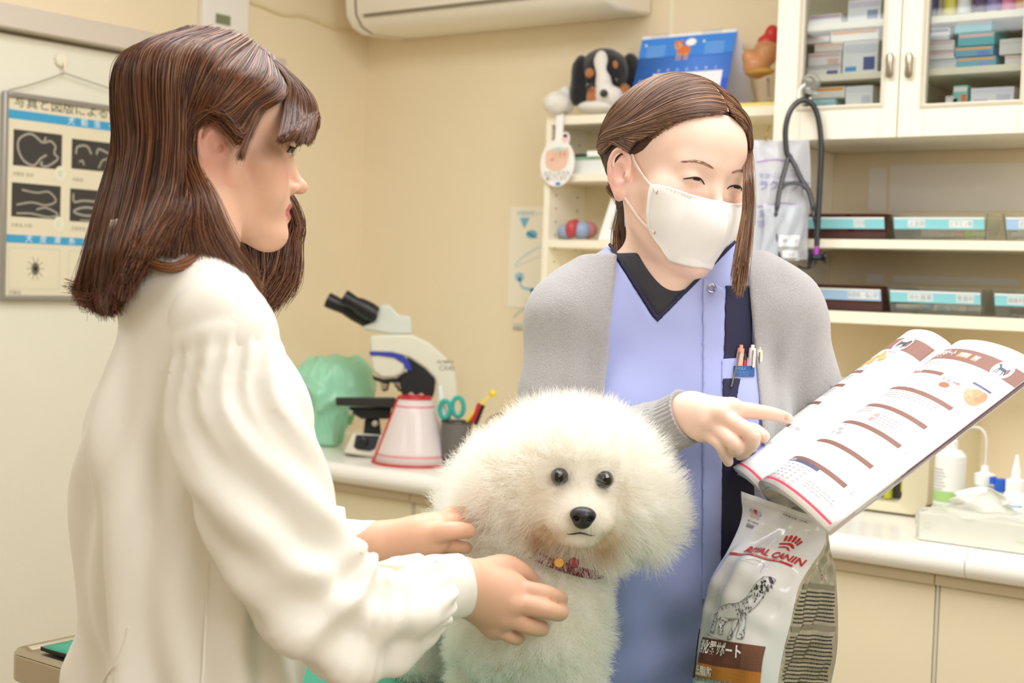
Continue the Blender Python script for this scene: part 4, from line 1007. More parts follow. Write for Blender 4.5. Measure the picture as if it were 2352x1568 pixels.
# side hair swept over the top of the ear, then down behind it
gd = [[S((q * .05, .38, .92)), S((q * .87, .05, .46), .006), S((q * .97, .0, .24), .007), z(462, 262, 1.384), z(440, 300, 1.384), z(428, 350, 1.384)],
      [S((q * .05, .45, .88)), S((q * .80, .22, .48), .005), S((q * .96, .10, .22), .007), z(478, 259, 1.384), z(430, 309, 1.384), z(428, 361, 1.384)],
      [S((q * .05, .55, .80)), S((q * .72, .50, .42), .006), S((q * .93, .32, .18), .007), z(505, 253, 1.384), z(462, 259, 1.384), z(430, 309, 1.384)],
      [S((q * .05, .62, .76)), S((q * .66, .68, .34), .006), S((q * .88, .45, .08), .006), z(540, 287, 1.384), z(515, 267, 1.384), z(470, 253, 1.384)],
      [S((q * .05, .68, .70)), S((q * .60, .76, .26), .006), S((q * .85, .52, .0), .004), z(560, 326, 1.384), z(535, 305, 1.384), z(508, 271, 1.384)]]
hs('side_hair', gd, 4200, .0022)
# fringe falling over the forehead and swept to the near temple
gd = [[S((q * .05, .50, .86)), S((q * .45, .80, .44), .006), S((q * .62, .80, .12), .007), z(648, 310, 1.381), z(642, 326, 1.377)],
      [S((q * .05, .48, .88)), S((q * .36, .88, .40), .006), S((q * .48, .92, .08), .012), z(690, 296, 1.397), z(672, 322, 1.387)],
      [S((q * .04, .46, .90)), S((q * .22, .95, .38), .011), S((q * .30, 1.0, .05), .015), z(712, 272, 1.435), z(698, 322, 1.409)],
      [S((q * .02, .44, .92)), S((q * .05, 1.0, .36), .013), S((q * .10, 1.04, .04), .017), z(724, 268, 1.460), z(708, 328, 1.453)],
      [S((q * 0, .42, .92)), S((q * -.15, .96, .36), .011), S((q * -.25, 1.0, .02), .014), z(720, 280, 1.487), z(702, 326, 1.483)],
      [S((q * -.03, .42, .92)), S((q * -.40, .86, .36), .008), S((q * -.55, .86, .0), .010), S((q * -.66, .80, -.16), .008), S((q * -.70, .76, -.24), .006)]]
hs('fringe', gd, 5600, .0016, ends=.42)
# far side curtain seen under the chin
gd = [[S((q * -.30, .50, .80)), S((q * -.90, .30, .30), .008), z(668, 480, 1.549), z(672, 560, 1.538), z(664, 640, 1.518), z(632, 686, 1.510)],
      [S((q * -.30, .30, .90)), S((q * -1, .05, .20), .008), z(640, 470, 1.562), z(648, 560, 1.548), z(636, 640, 1.523), z(604, 690, 1.515)],
      [S((q * -.30, .0, .95)), S((q * -1, -.2, .10), .008), z(590, 470, 1.562), z(600, 570, 1.546), z(596, 640, 1.523), z(574, 692, 1.505)],
      [S((q * -.30, -.4, .90)), S((q * -.85, -.6, .05), .008), z(520, 470, 1.562), z(540, 560, 1.538), z(552, 630, 1.510), z(556, 680, 1.485)]]
hs('far_side_hair', gd, 9000, .0046, ends=.18)
# flicked ends and one curl lying on the collar
gd = [[z(232, 560, 1.428), z(210, 620, 1.413), z(196, 650, 1.405), z(160, 652, 1.405)], [z(240, 560, 1.428), z(214, 640, 1.408), z(200, 680, 1.405), z(172, 668, 1.405)], [z(250, 560, 1.408), z(224, 650, 1.385), z(212, 690, 1.385), z(186, 690, 1.390)]]
hs('flicked_ends', gd, 420, .0035, 18)
gd = [[z(330, 480, 1.341), z(326, 560, 1.313), z(340, 604, 1.299), z(390, 618, 1.296), z(430, 608, 1.306), z(462, 584, 1.322)], [z(340, 480, 1.341), z(335, 560, 1.314), z(352, 598, 1.302), z(396, 612, 1.299), z(436, 600, 1.309), z(470, 582, 1.324)]]
hs('curled_lock', gd, 380, .0018, 22, cols=hair1[2:])
gd = [[S((q * .60, .76, .26), .006), S((q * .80, .58, .06), .005), z(556, 350, 1.371), z(548, 368, 1.367)], [S((q * .62, .74, .24), .006), S((q * .84, .52, .0), .004), z(560, 342, 1.373), z(554, 362, 1.368)]]
hs('sideburn', gd, 160, .0016, 14, r=.0002)
# ------------------------------------------------------------------ examination table
TZ = .84
A_ = onZ(20, 1492, TZ); B_ = onZ(1420, 1549, TZ)
tx0, ty0, tx1, ty1 = A_[0] - .004, A_[1], A_[0] + 1.25, B_[1]
M_steel = mat('table_steel', 'B9AD98', .28, 1.0, bump=.05, bscale=300)
def rrect(x0, y0, x1, y1, r, n=6):
    P_ = []
    for cx, cy, a0 in ((x1 - r, y1 - r, 0), (x0 + r, y1 - r, 90), (x0 + r, y0 + r, 180), (x1 - r, y0 + r, 270)):
        P_ += [(cx + r * math.cos(math.radians(a0 + 90 * i / n)), cy + r * math.sin(math.radians(a0 + 90 * i / n))) for i in range(n + 1)]
    return P_
tb = thing('examination_table', 'steel examination table with a green rubber mat under the white dog', 'table', ((tx0 + tx1) / 2, (ty0 + ty1) / 2, 0))
m = MB(); m.prism(rrect(tx0, ty0, tx1, ty1, .022), lambda a, b, h: (a, b, h), TZ - .038, TZ - .003); m.build('table_top', M_steel, tb, bevel=.003)
m = MB()
o = rrect(tx0, ty0, tx1, ty1, .022); i_ = rrect(tx0 + .016, ty0 + .016, tx1 - .016, ty1 - .016, .012)
G = [[V3(a, b, TZ - .003) for a, b in o], [V3(a, b, TZ + .001) for a, b in rrect(tx0 + .003, ty0 + .003, tx1 - .003, ty1 - .003, .020)], [V3(a, b, TZ + .001) for a, b in rrect(tx0 + .011, ty0 + .011, tx1 - .011, ty1 - .011, .014)], [V3(a, b, TZ - .003) for a, b in i_]]
m.grid(G, closed=True); m.build('raised_rim', M_steel, tb)
m = MB()
nx, ny = 60, 20; x0, y0, x1, y1 = tx0 + .034, ty0 + .026, tx1 - .034, ty1 - .020
def mz(x, y): return TZ + .0035 + .0035 * math.exp(-((x - x0 - .10) / .06) ** 2) * math.exp(-((y - y0) / .05) ** 2) + .0012 * math.exp(-((x - x0) / .02) ** 2)
V = [V3(x0 + (x1 - x0) * i / nx, y0 + (y1 - y0) * j / ny, mz(x0 + (x1 - x0) * i / nx, y0 + (y1 - y0) * j / ny)) for i in range(nx + 1) for j in range(ny + 1)]
m.add(V, [(i * (ny + 1) + j, (i + 1) * (ny + 1) + j, (i + 1) * (ny + 1) + j + 1, i * (ny + 1) + j + 1) for i in range(nx) for j in range(ny)])
mt = m.build('rubber_mat', [mat('mat_green', '2F8F74', .55, bump=.4, bscale=700, var=.08), mat('mat_edge', '26221F', .8)], tb)
md = mt.modifiers.new('s', 'SOLIDIFY'); md.thickness = .005; md.offset = -1; md.material_offset_rim = 1; md.material_offset = 1
MB().box(((tx0 + tx1) / 2 - .14, (ty0 + ty1) / 2 - .10, .06), ((tx0 + tx1) / 2 + .14, (ty0 + ty1) / 2 + .10, TZ - .04)).build('lift_column', M_steel, tb, bevel=.01)
MB().box(((tx0 + tx1) / 2 - .34, (ty0 + ty1) / 2 - .17, .0), ((tx0 + tx1) / 2 + .34, (ty0 + ty1) / 2 + .17, .06)).build('base', M_steel, tb, bevel=.01)

# ------------------------------------------------------------------ the white dog
rg = np.random.default_rng(21)
MD, _ = head_frame((0, 0), 1, 3, 2, 4)          # head, facing the camera, slightly tilted
OD = P(1322, 1106, 1.52)                        # centre of the skull
D = lambda x, y, z: OD + MD @ V3(x, y, z)
TM = TZ + .007
w = V3(0, 0, 1)
dog = thing('dog', 'fluffy white dog standing on the green table mat, held by two hands', 'dog', (OD[0] - .02, OD[1], TZ))
def foot(px, py, d): p = P(px, py, d); p[2] = TM; return p
chest = P(1228, 1400, 1.545); rump = P(1168, 1165, 1.735); wither = P(1200, 1230, 1.60)
F = Field()
# head: big rounded puff with ears, muzzle
F.u(f_ell(D(0, -.012, .002), (.088, .075, .072), MD), .01)
F.u(f_ell(D(.002, -.005, -.030), (.072, .066, .046), MD), .03)
F.u(f_ell(D(.084, -.010, -.030), (.026, .035, .044), MD), .02); F.u(f_ell(D(-.082, -.010, -.016), (.028, .035, .044), MD), .02)
F.u(f_ell(D(0, .066, -.023), (.028, .025, .022), MD), .02)
F.u(f_ell(D(.016, .066, -.033), (.018, .020, .013), MD), .01); F.u(f_ell(D(-.016, .066, -.033), (.018, .020, .013), MD), .01)
F.u(f_ell(D(0, .060, -.050), (.022, .019, .010), MD), .01)
for q in (-1, 1): F.s_(f_ell(D(q * .0235, .070, .012), (.010, .013, .009), MD), .006)
HD = Field(); HD.ops = list(F.ops)
F.u(f_cap(D(0, -.02, -.04), chest * .8 + wither * .2, .050, .058), .03)
F.u(f_ell(chest, (.062, .058, .085)), .035)
F.u(f_cap(chest, wither, .056, .062), .04); F.u(f_cap(wither, rump, .064, .054), .05)
F.u(f_ell(rump + V3(0, 0, .03), (.044, .044, .045)), .04)
feet = [foot(1095, 1600, 1.60), foot(1318, 1600, 1.545), foot(968, 1560, 1.74), foot(1160, 1540, 1.80)]
F.u(f_chain([chest + CR * -.036 + V3(0, 0, -.03), feet[0] + V3(0, 0, .10) + CR * .004, feet[0] + V3(0, 0, .018)], [.040, .029, .025], 6), .02)
F.u(f_chain([chest + CR * .038 + V3(0, 0, -.03), feet[1] + V3(0, 0, .10) + CR * .0, feet[1] + V3(0, 0, .018)], [.038, .028, .025], 6), .02)
F.u(f_chain([rump + CR * -.01 + V3(0, 0, -.03), feet[2] + V3(0, 0, .14) - CR * -.02, feet[2] + V3(0, 0, .075) - CR * .006 + CF * .02, feet[2] + V3(0, 0, .018)], [.052, .042, .026, .022], 8), .02)
F.u(f_chain([rump + CR * .03 + V3(0, 0, -.03), feet[3] + V3(0, 0, .12), feet[3] + V3(0, 0, .06) + CF * .02, feet[3] + V3(0, 0, .018)], [.050, .040, .026, .022], 8), .02)
for f in feet: F.u(f_ell(f + V3(0, 0, .012) - CF * .012, (.024, .026, .014)), .01)
# tail curled over the back
F.u(f_chain([rump + V3(0, 0, .05) + CF * .03, P(1140, 1095, 1.74), P(1120, 1085, 1.70), P(1100, 1105, 1.67)], [.016, .016, .018, .014], 8), .015)
F.i(f_plane((0, 0, TM), (0, 0, -1)), .002)
# keep the fingers clear of the solid coat
M_coat = mat('dog_skin', 'E9E2D4', .9)
lo, hi = bounds([D(0, 0, .09), D(.11, 0, 0), D(-.11, 0, 0), D(0, .1, 0), rump, feet[0], feet[1], feet[2], feet[3], chest], .08); lo[2] = TM - .004
Vb, Qb = sdf_mesh(F, lo, hi, .0036, 2)
body = mesh_np('body', Vb, Qb, M_coat, dog)
# sample strand roots on the surface
def sample(V, Q, n, rng, F=None, thr=None):
    a, b, c, d = (V[Q[:, i]] for i in range(4)); ar = _len(np.cross(c - a, d - b)); p = ar / ar.sum(); i = rng.choice(len(Q), n, p=p)
    u, v = rng.random((n, 1)), rng.random((n, 1)); pt = (a[i] * (1 - u) + b[i] * u) * (1 - v) + (d[i] * (1 - u) + c[i] * u) * v
    nr = np.cross(c - a, d - b)[i]; nr /= _len(nr)[:, None] + 1e-12; return pt, nr
def fur(name, n, L, r0, rng, keep=None, colf=None, curl=1.0, k=6, lenf=None, lean=None):
    pt, nr = sample(Vb, Qb, n, rng)
    vis = (nr @ CF) < .45
    if keep is not None: vis &= keep(pt)
    pt, nr = pt[vis], nr[vis]; n = len(pt)
    q = (pt - OD) @ MD
    ln = L * (.65 + .5 * rng.random((n, 1))) * (1 + .22 * vnoise(pt * 45, 2)[:, None])
    if lenf is not None: ln = ln * lenf(pt)[:, None]
    cl = np.stack([vnoise(pt * 85 + 7, 3), vnoise(pt * 85 + 31, 4), vnoise(pt * 85 + 77, 5)], 1) * .55 * curl + rng.normal(size=(n, 3)) * .16
    lo_ = np.stack([vnoise(pt * 24 + 7, 13), vnoise(pt * 24 + 31, 14), vnoise(pt * 24 + 77, 15)], 1) * .35
    d = nr + cl * .6 + lo_
    if lean is not None: d = d + lean(pt, nr)
    d /= _len(d)[:, None]
    s1 = rng.normal(size=(n, 3)); s1 -= d * (s1 * d).sum(1)[:, None]; s1 /= _len(s1)[:, None]; s2 = np.cross(d, s1); ph = rng.random((n, 1)) * 6.28
    C = []
    for t in np.linspace(0, 1, k):
        C.append(pt - nr * .001 + d * ln * t + cl * ln * .35 * t * t + (s1 * np.cos(ph + 5.5 * t * curl) + s2 * np.sin(ph + 5.5 * t * curl)) * ln * .09 * t * curl)
    C = np.stack(C, 1); C[..., 2] = np.maximum(C[..., 2], TM)
    col = colf(pt) * (.96 + .06 * rng.random((n, 1)))
    o = strands(name, C, r0, r0 * .35, M_fur, dog, col); o['kind'] = 'stuff'; return o
M_fur = hairmat('dog_fur', .75, sp=.15)
_nt = M_fur.node_tree; _tr = _nt.nodes.new('ShaderNodeBsdfTranslucent'); _mx = _nt.nodes.new('ShaderNodeMixShader'); _mx.inputs[0].default_value = .45
_at = [n for n in _nt.nodes if n.type == 'ATTRIBUTE'][0]; _nt.links.new(_at.outputs['Color'], _tr.inputs['Color']); _nt.links.new(_nt.nodes['Principled BSDF'].outputs[0], _mx.inputs[1]); _nt.links.new(_tr.outputs[0], _mx.inputs[2])
_nt.links.new(_mx.outputs[0], [n for n in _nt.nodes if n.type == 'OUTPUT_MATERIAL'][0].inputs['Surface'])
W_, TAN, DK = np.array(lin('FFFEFA')), np.array(lin('C99B62')), np.array(lin('3A2A22'))
def colf(p):
    q = (p - OD) @ MD; c = np.repeat(W_[None], len(p), 0); front = q[:, 1] > .035
    def sp(x, z, rx, rz): return np.exp(-(((q[:, 0] - x) / rx) ** 2 + ((q[:, 2] - z) / rz) ** 2)) * front
    a = 1.0 * sp(.028, -.046, .012, .020) + .85 * sp(-.030, -.046, .013, .010) + .5 * sp(-.038, -.004, .009, .012) + .45 * sp(.037, .0, .009, .012) + .35 * sp(0, -.056, .040, .016) + .20 * sp(-.040, -.045, .03, .03)
    c = c + (TAN - c) * np.clip(a, 0, .8)[:, None]
    e = .95 * sp(-.0235, .0125, .0105, .0092) + .95 * sp(.0235, .0125, .0105, .0092)
    return c + (DK - c) * np.clip(e, 0, .9)[:, None]
def isface(p): q = (p - OD) @ MD; return (q[:, 1] > .045) & (np.abs(q[:, 0]) < .045) & (q[:, 2] < .028) & (q[:, 2] > -.075)
def ishead(p): return HD.eval(p) < .012
def facelen(p):
    q = (p - OD) @ MD; r = np.sqrt((q[:, 0] / .030) ** 2 + ((q[:, 2] + .022) / .030) ** 2)
    eye = np.exp(-(((np.abs(q[:, 0]) - .0235) / .009) ** 2 + ((q[:, 2] - .0125) / .008) ** 2))
    nose = np.exp(-((q[:, 0] / .014) ** 2 + ((q[:, 2] + .023) / .012) ** 2))
    return (.38 + .55 * sm(r, .6, 1.5)) * (1 - .85 * eye) * (1 - .8 * nose)
def facelean(p, nr):
    q = (p - OD) @ MD; o = np.stack([q[:, 0] * 9, np.zeros(len(q)), (q[:, 2] + .005) * 7 - .45], 1); return o @ MD.T * .8
fur('head_fur', 120000, .026, .00016, rg, lambda p: ishead(p) & ~isface(p), colf, .75)
fur('face_fur', 30000, .024, .00015, rg, isface, colf, .7, lenf=facelen, lean=facelean)
fur('body_fur', 130000, .017, .00017, rg, lambda p: ~ishead(p), colf, 1.25, lenf=lambda p: 1 + .5 * sm(p[:, 2], TZ + .16, TZ + .05) * 0 + .8 * (_len(p - P(1090, 1050, 1.70)) < .09))
M_nose = mat('dog_nose', '1E1D20', .35, bump=.5, bscale=900, coat=.3)
F = Field(); F.u(f_ell(D(0, .0945, -.0205), (.0135, .0100, .0085), MD), .004); F.u(f_ell(D(0, .0935, -.0285), (.0085, .0085, .0065), MD), .006)
for q in (-1, 1): F.s_(f_ell(D(q * .0068, .1010, -.0235), (.0030, .0050, .0026), MD), .002)
sdf_obj('nose', F, *bounds([D(0, .094, -.024)], .022), .0012, M_nose, dog)
m = MB(); m.tube([D(x, .087 - 9 * x * x, -.0408 - 5 * x * x + .0007 * math.cos(x * 300)) for x in np.linspace(-.014, .014, 15)], [.0003 + .0007 * math.sin(math.pi * i / 14) for i in range(15)], 8); m.build('mouth', mat('dog_lip', '2A2222', .5), dog)
M_eye = mat('dog_eye', '0E0B0A', .06, coat=1)
for q in (-1, 1):
    m = MB(); m.lathe([(.0001, .0095), (.0045, .0086), (.0076, .0052), (.0092, .0), (.0076, -.0048), (.0001, -.008)], D(q * .0235, .0640, .0125), MD @ V3(q * .15, 1, 0), 24); m.build('eye', M_eye, dog)
# collar, a sliver of red shows under the chin
cc = tag(bpy.data.objects.new('collar', None), 'dark red dog collar with small metal tags, half hidden in the fur', 'collar')
cc.location = Vector(P(1300, 1290, 1.50)); SC.collection.objects.link(cc); ABS[cc.name] = Matrix.Translation(cc.location)
nc = (D(0, -.02, -.04) + chest) / 2 + V3(0, 0, .004)
ctr = P(1290, 1280, 1.525); G = []
ax_ = D(0, -.02, -.02) - chest; ax_ /= np.linalg.norm(ax_); u0 = CR - ax_ * ax_.dot(CR); u0 /= np.linalg.norm(u0); u1 = np.cross(ax_, u0)
for h in (-.005, .005): G.append([ctr + ax_ * h + .0560 * (u0 * math.cos(t) * .86 + u1 * math.sin(t) * .95) for t in np.linspace(0, 2 * math.pi, 60, endpoint=False)])
MB().grid(G, closed=True).build('strap', mat('collar_red', '6E1F24', .5), cc, solid=.002)
for px, py, c in ((1284, 1292, 'C08A3C'), (1318, 1292, '7A1E22')):
    MB().lathe([(.0001, 0), (.0048, 0), (.0055, .0006), (.0048, .0016), (.0001, .0016)], P(px, py, 1.461), -CF + CU * .3, 16).build('tag', mat('tag_' + c, c, .35, .6 if c[0] == 'C' else .1), cc)
# ------------------------------------------------------------------ open magazine held in the left hand
SbM, StM = P(1757, 1140, 1.60), P(2196, 806, 1.622)
upM = StM - SbM; LM = np.linalg.norm(upM); upM /= LM
rgt_ = P(1897, 1216, 1.417) - SbM; rgt_ -= upM * upM.dot(rgt_); rgt_ /= np.linalg.norm(rgt_)
nM = np.cross(rgt_, upM)
if nM @ CF > 0: nM = -nM
WMg = .203
mag = thing('magazine', 'open printed magazine with brown headed pages held up in front of the cardigan', 'magazine', SbM)
def arcq(prof, n=60):
    c = crom(prof, n); s_ = np.concatenate([[0], np.cumsum(_len(np.diff(c, axis=0)))]); return c, s_ / s_[-1]
pR, sR = arcq([(0, .0), (.006, .016), (.036, .030), (.085, .036), (.130, .031), (.165, .018), (.192, .0)])
pL, sL = arcq([(0, .0), (-.006, .015), (-.036, .028), (-.092, .025), (-.150, .005), (-.185, -.010), (-.215, -.026)])
def pageS(side):
    C, s_ = (pR, sR) if side > 0 else (pL, sL)
    def S(a, b, l=0):
        """a 0..1 across from spine, b 0..1 from the foot to the head"""
        w_ = np.interp(a, s_, C[:, 0]); h_ = np.interp(a, s_, C[:, 1]); e = .01
        dw = np.interp(min(a + e, 1), s_, C[:, 0]) - np.interp(max(a - e, 0), s_, C[:, 0]); dh = np.interp(min(a + e, 1), s_, C[:, 1]) - np.interp(max(a - e, 0), s_, C[:, 1])
        L = math.hypot(dw, dh) + 1e-9; nw, nh = (-dh / L, dw / L) if side > 0 else (dh / L, -dw / L)
        h_ = h_ * (1 - (.38 if side > 0 else .1) * b)
        return SbM + upM * LM * b + rgt_ * (w_ + nw * l) + nM * (h_ + nh * l)
    return S
M_paper = mat('magazine_paper', 'FBFAF8', .35, coat=.15); M_cover = mat('magazine_cover', 'F2F0F0', .3)
for side in (1, -1):
    S = pageS(side)
    for k in range(7):
        off = -.0011 * k - (.0022 if k == 6 else 0); trim = 1 - .004 * k if side > 0 else 1 - .006 * k
        m = MB(); m.grid([[S(a, b * (1 - 0) + 0, off + (.0035 * (k / 6) * (1 - a) * -1)) for b in np.linspace(0, 1, 14)] for a in np.linspace(0, 1.0 if side > 0 else trim, 40)])
        m.build('page' if k < 6 else 'cover', M_paper if k < 6 else M_cover, mag, angle=180, solid=.0003, fix=False)
# coloured page edges on the fore-edge of the right half
S = pageS(1); C3 = ('9C6F66', '7E4A6C', 'C9B7A0', '5E8F93', '8A6BA0', 'D9D3D0')
def Sed(a, b, l=0): return S(1.0, a, -.0004 - b * .0066) + rgt_ * (.0006 + l)
pe = Print(Sed, .0003, .3); pe.rect(0, 0, 1, 1, 'EDE9E6')
for a0, a1, b0, b1, c in ((.36, 1, 0, .16, '8C5F55'), (.33, 1, .16, .26, '4A2F33'), (.22, 1, .30, .42, '8F4A80'), (.30, .95, .52, .62, '9B6FA6'), (.55, 1, .66, .74, '6F9FA0'), (.48, 1, .76, .84, 'C6A77A'), (.12, .9, .88, .96, '7B6CA8'), (0, .12, .1, .95, 'E3CFCB')): pe.rect(a0, b0, a1, b1, c, .0003)
pe.build('page_edge', mag)
W_m, H_m = .21, LM
def pg(side):
    S = pageS(side); return Print(lambda a, b, l=0: S(min(max(a / W_m, 0), 1), min(max(b / H_m, 0), 1), l), .00035, .008)
BR, BR2, PK, GY, NV = '8A6358', 'A58077', 'E3405A', '8E8A94', '5B5F7E'
def para(p, a, b, w_, n, c='A3A0A8', h=.0021, gap=.0036):
    for i in range(n):
        x = a; 
        while x < a + w_ * (1 if i < n - 1 else .55):
            l_ = random.uniform(.003, .010); p.rect(x, b - i * gap, min(x + l_, a + w_), b - i * gap - h * .55, c); x += l_ + .0014
def dogicon(p, a, b, s_):
    p.disc(a, b, s_, s_ * .9, 'FFFFFF', dl=.0001)
    for x0, y0, x1, y1, w_ in ((-.42, .05, .30, .02, .30), (-.40, .0, -.50, -.55, .12), (-.25, -.05, -.22, -.55, .12), (.22, .0, .30, -.55, .12), (.30, .05, .55, -.40, .10), (-.40, .15, -.62, .40, .20), (-.62, .36, -.80, .30, .14), (.30, .10, .52, .30, .06)):
        p.line([(a + x0 * s_, b + y0 * s_), (a + x1 * s_, b + y1 * s_)], w_ * s_, '4A5566', dl=.0002)
# right page
p = pg(1)
p.rect(.000, H_m * .935, W_m, H_m * .865, BR); dogicon(p, .178, H_m * .900, .014)
p.text('消化器サポート', .012, H_m * .893, .0105, 'FFFFFF', dl=.0001, bold=.02); p.rect(.092, H_m * .915, .118, H_m * .885, 'D08A5A', dl=.0001); p.text('低脂肪', .095, H_m * .893, .0075, 'FFFFFF', dl=.0002)
p.rect(.124, H_m * .915, .136, H_m * .885, 'B79A92', dl=.0001); p.text('W', .127, H_m * .892, .008, 'FFFFFF', dl=.0002)
p.text('食事療法食 ドッグフード', .010, H_m * .948, .0050, '8E8A94'); p.text('Gastrointestinal Low Fat', .014, H_m * .874, .0048, 'D8C8C2', dl=.0001)
para(p, .014, H_m * .845, .080, 3)
heads = ((.775, .100), (.655, .165), (.535, .165), (.415, .165), (.285, .165), (.165, .165))
for i, (b_, w_) in enumerate(heads):
    b = H_m * b_; p.line([(.016, b), (.016 + w_ * .5, b), (.016 + w_, b)], [.002, .0055, .0055, .0055], BR)
    if i > 1: p.text('(注)' if i % 2 else '*1', .018 + w_ + .003, b - .003, .006, '8E8A94')
p.text('給与量', .050, H_m * .772, .0050, 'FFFFFF', dl=.0001)
for i in range(7):
    for j in range(5): p.rect(.018 + j * .018, H_m * .750 - i * .0044, .026 + j * .018 + random.random() * .005, H_m * .750 - i * .0044 - .0013, 'B4B0B8')
p.rect(.118, H_m * .780, .158, H_m * .700, 'E4E2EA'); p.rect(.123, H_m * .772, .153, H_m * .708, 'F6F3F2', dl=.0001); p.text('ROYAL CANIN', .124, H_m * .752, .0048, 'D0403F', dl=.0002, bold=.02); p.disc(.138, H_m * .730, .009, .004, 'A56A50', dl=.0002)
p.rect(.166, H_m * .800, .196, H_m * .790, NV)
for x, y, r1, r2, c in ((.186, .745, .013, .010, 'D59C76'), (.178, .737, .010, .004, 'DDA884'), (.176, .750, .009, .003, 'DDA884'), (.180, .728, .009, .003, 'CF9670'), (.192, .758, .008, .007, 'C98C66')): p.disc(x, H_m * y, r1, r2, c, rot=-.4, dl=.0001)
para(p, .118, H_m * .680, .030, 2); para(p, .018, H_m * .640, .150, 4)
for x, y in ((.034, .505), (.105, .470)):
    p.disc(x, H_m * y, .007, .007, 'C4A29C'); p.line([(x - .005, H_m * y), (x + .005, H_m * y)], .0012, 'FFFFFF', dl=.0001); para(p, x + .010, H_m * y + .006, .040, 4)
p.text('下痢', .060, H_m * .385, .0062, '8E8A94'); p.text('大腸炎', .060, H_m * .360, .0062, '8E8A94'); p.text('膵炎・脂質', .056, H_m * .335, .0062, '8E8A94')
p.line([(.018, H_m * .150), (.080, H_m * .150), (.135, H_m * .150)], .0045, NV); p.text('体重別の給与量目安表', .030, H_m * .146, .0042, 'FFFFFF', dl=.0001)
for i in range(7):
    for j in range(8): p.rect(.014 + j * .015, H_m * .130 - i * .0050, .022 + j * .015, H_m * .130 - i * .0050 - .0015, 'B9B4C6')
p.line([(.004, H_m * .026), (.10, H_m * .026), (.206, H_m * .026)], .0028, PK); para(p, .140, H_m * .095, .05, 3)
p.build('right_page_print', mag)
p = pg(-1)        # left page: a runs from the spine outwards
p.rect(.000, H_m * .935, W_m, H_m * .855, BR); dogicon(p, .062, H_m * .897, .0165)
for i, b_ in enumerate((.690, .590, .462, .300, .185)):
    b = H_m * b_; p.line([(.068, b), (.13, b), (.198, b)], [.0055, .0055, .003], BR if i != 4 else BR2)
    if i > 0: p.rect(.056, b + .001, .064, b - .0035, 'D9D5D8'); para(p, .120, b - .012, .070, 2)
p.text('(注1)', .040, H_m * .292, .006, '8E8A94')
for i in range(6):
    x, y = ((.078, .812), (.088, .788), (.066, .790), (.104, .770), (.084, .762), (.100, .742))[i]; p.disc(x, H_m * y, .0075, .0058, ('C9A05E', 'BE9450')[i % 2], dl=.0001); p.disc(x + .001, H_m * y + .0012, .005, .003, 'DCB97C', dl=.0002)
p.rect(.052, H_m * .842, .085, H_m * .832, 'A9ACC0'); p.rect(.124, H_m * .845, .150, H_m * .765, 'E9E7EA'); p.text('ROYAL', .126, H_m * .82, .006, 'D0403F', dl=.0001); p.rect(.128, H_m * .79, .146, H_m * .775, 'A2664E', dl=.0001)
para(p, .070, H_m * .725, .100, 3); para(p, .080, H_m * .665, .110, 3)
p.disc(.150, H_m * .555, .008, .008, 'C4A29C'); para(p, .080, H_m * .570, .060, 5)
for i in range(9):
    for j in range(5): p.rect(.110 + j * .015, H_m * .165 - i * .0046, .120 + j * .015, H_m * .165 - i * .0046 - .0014, 'B9B4C6')
p.rect(.112, H_m * .176, .150, H_m * .168, NV); p.line([(.004, H_m * .030), (.10, H_m * .030), (.20, H_m * .030)], .0028, PK)
p.build('left_page_print', mag)

# ------------------------------------------------------------------ dog food bag standing on the table
bag = thing('food_bag', 'silver-white dog food pouch with red crown emblem standing on the table before the scrub top', 'bag', V3(*onZ(1760, 1660, TM)[:2], TM))
# rows: frame height, then left edge / ridge between front and gusset / right edge with depths (measured), going down
rowsB = [  # y, (xl, yl, dl), (xr, yr, dr), (xs, ys, ds)
    ((1703, 1128, 1.60), (1898, 1196, 1.530), (1903, 1206, 1.545)),
    ((1703, 1190, 1.60), (1893, 1252, 1.515), (1906, 1258, 1.560)),
    ((1672, 1262, 1.60), (1862, 1300, 1.490), (1918, 1300, 1.590)),
    ((1632, 1330, 1.59), (1834, 1350, 1.475), (1922, 1350, 1.605)),
    ((1616, 1400, 1.585), (1816, 1430, 1.470), (1925, 1425, 1.610)),
    ((1606, 1470, 1.58), (1798, 1500, 1.470), (1922, 1500, 1.610)),
    ((1594, 1540, 1.58), (1786, 1575, 1.470), (1908, 1575, 1.610)),
    ((1586, 1615, 1.58), (1778, 1660, 1.475), (1900, 1640, 1.605)),
    ((1585, 1690, 1.58), (1776, 1720, 1.480), (1896, 1700, 1.600))]
nb_ = 60
Lq, Rq, Sq = (crom([P(*r[i]) for r in rowsB], nb_) for i in range(3))
for A in (Lq, Rq, Sq): A[:, 2] = np.maximum(A[:, 2], TM + .002)
Bq = Lq + (Sq - Rq) * 1.0      # back left edge
bulge = np.interp(np.linspace(0, 1, nb_), [0, .10, .3, .7, .95, 1], [0, .004, .020, .024, .012, .004])
def crease(u, v, s_=0): return .0022 * math.sin(u * 9 + 5 * math.sin(v * 7 + s_) + s_) * math.sin(v * 23 + s_) + .0016 * math.sin(u * 21 + v * 13 + s_)
